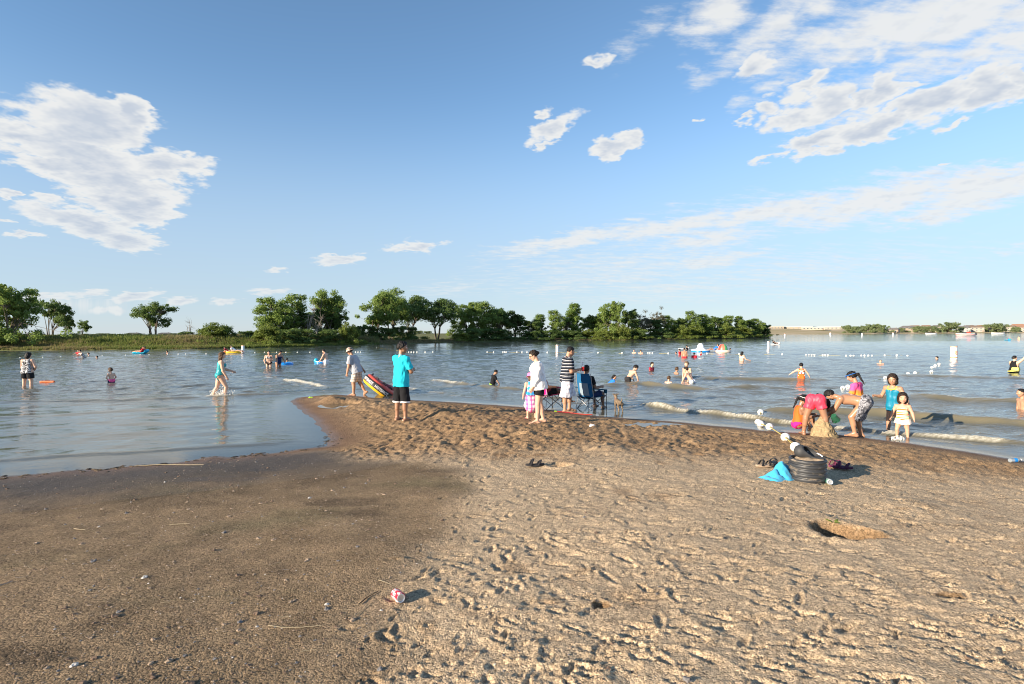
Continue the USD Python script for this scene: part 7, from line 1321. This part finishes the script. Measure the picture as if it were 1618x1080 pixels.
twig([(424, 989), (445, 992), (475, 992), (508, 989)], .004, "long thin pale stalk bent on the gravel left of the red can"); twig([(598, 917), (608, 920), (618, 924)], .004, "short pale stick just above the red can"); twig([(212, 737), (250, 734.5), (290, 735), (322, 735)], .010, "pale reed stem washed up at the left waterline"); twig([(268, 829), (300, 828)], .005, "thin stalk on the dark wet gravel"); twig([(117, 836), (135, 838)], .006, "short straw on the dark gravel, upper left"); twig([(568, 955), (580, 945), (598, 935)], .006, "dark curled twig left of the red can", M("dark_twig", (.05, .04, .03), .9, .1)); twig([(0, 926), (10, 923), (20, 919)], .007, "grey stick at the left edge", M("grey_twig", (.20, .19, .18), .9, .1)); twig([(560, 975), (590, 950)], .003, "dry grass stem below the dark curled twig"); twig([(1150, 905), (1185, 900)], .003, "dry stem among the footprints on the right")
def pebble_mesh(seed):
    g = np.random.default_rng(seed); m = trimesh.creation.icosphere(1, 1.0); v = m.vertices * (1 + .22 * g.normal(size=(len(m.vertices), 1))) * [1, .8, .55]; return trimesh.Trimesh(v, m.faces, process=False)
g = np.random.default_rng(21); pts, sc, ix = [], [], []
for _ in range(9000):
    y = 2.3 + 8.5 * g.random() ** 1.6; x = -g.uniform(-.3, 1.05) * (y + .5) if g.random() < .8 else g.uniform(-1, 1) * y
    inside = shapely.contains_xy(LEFT, x, y)
    if not inside and g.random() < .8: continue
    s = .0035 * (1 + g.pareto(2.6)); s = min(s, .022)
    pts.append((x, y)); sc.append((s, s, s)); ix.append(int(g.choice(4, p=[.48, .34, .15, .03])))
on = shore_dist(*np.array(pts).T) > .15; pts, sc, ix = np.array(pts)[on], np.array(sc)[on], np.array(ix)[on]
zz = BEACH_H[BEACH_TREE.query(pts)[1]]
PB = [M("pebble_brown", (.16, .105, .07), .8, .3), M("pebble_tan", (.30, .22, .15), .8, .3), M("pebble_grey", (.15, .14, .135), .8, .3), M("pebble_pale", (.50, .46, .41), .8, .3)]
scatter("pebbles", [(pebble_mesh(30 + i), PB[i]) for i in range(4)], np.c_[np.array(pts), zz + .001], sc, ix, "small stones and grit on the damp gravel")
g = np.random.default_rng(33); n = 520; yy = 2.4 + 6.5 * g.random(n) ** 1.4; xx = -g.uniform(-.25, 1.05, n) * (yy + .4); on = (shore_dist(xx, yy) > .03) & (shapely.contains_xy(LEFT, xx, yy) | (g.random(n) < .15)); xx, yy = xx[on], yy[on]
zz = BEACH_H[BEACH_TREE.query(np.c_[xx, yy])[1]]
def stalk(seed):
    q = np.random.default_rng(seed); t = np.linspace(-1, 1, 5); return tube(np.c_[t, .16 * q.normal() * t * t, .04 + .05 * q.normal() * t], .035, 4)
scatter("straw_litter", [(stalk(1), M("straw_twig", 0)), (stalk(2), M("dark_twig", 0)), (stalk(3), M("grey_twig", 0))], np.c_[xx, yy, zz + .001], np.repeat(.010 + .030 * g.random((len(xx), 1)) ** 2, 3, 1), g.choice(3, len(xx), p=[.35, .45, .20]), "small bits of straw and dark stalks on the damp gravel")
k = np.nonzero((shore_f[:, 0] < -2.6) & (shore_f[:, 1] < 11.5) & (shore_f[:, 0] > -14))[0]; k = g.choice(k, 420); q = shore_f[k] + g.normal(size=(420, 2)) * [.12, .16] - [0, .10]
scatter("weed_clods", [(pebble_mesh(60), M("clod_dark", (.055, .040, .026), .8, .3)), (pebble_mesh(61), M("clod_brown", (.11, .075, .045), .85, .2))], np.c_[q, np.maximum(BEACH_H[BEACH_TREE.query(q)[1]], -.01)], (.008 + .038 * g.random((420, 1)) ** 2.2) * np.array([[1.5, 1.0, .5]]), g.integers(0, 2, 420), "dark clods of weed and mud washed up along the left waterline")
stage.SetDefaultPrim(stage.GetPrimAtPath("/World"))
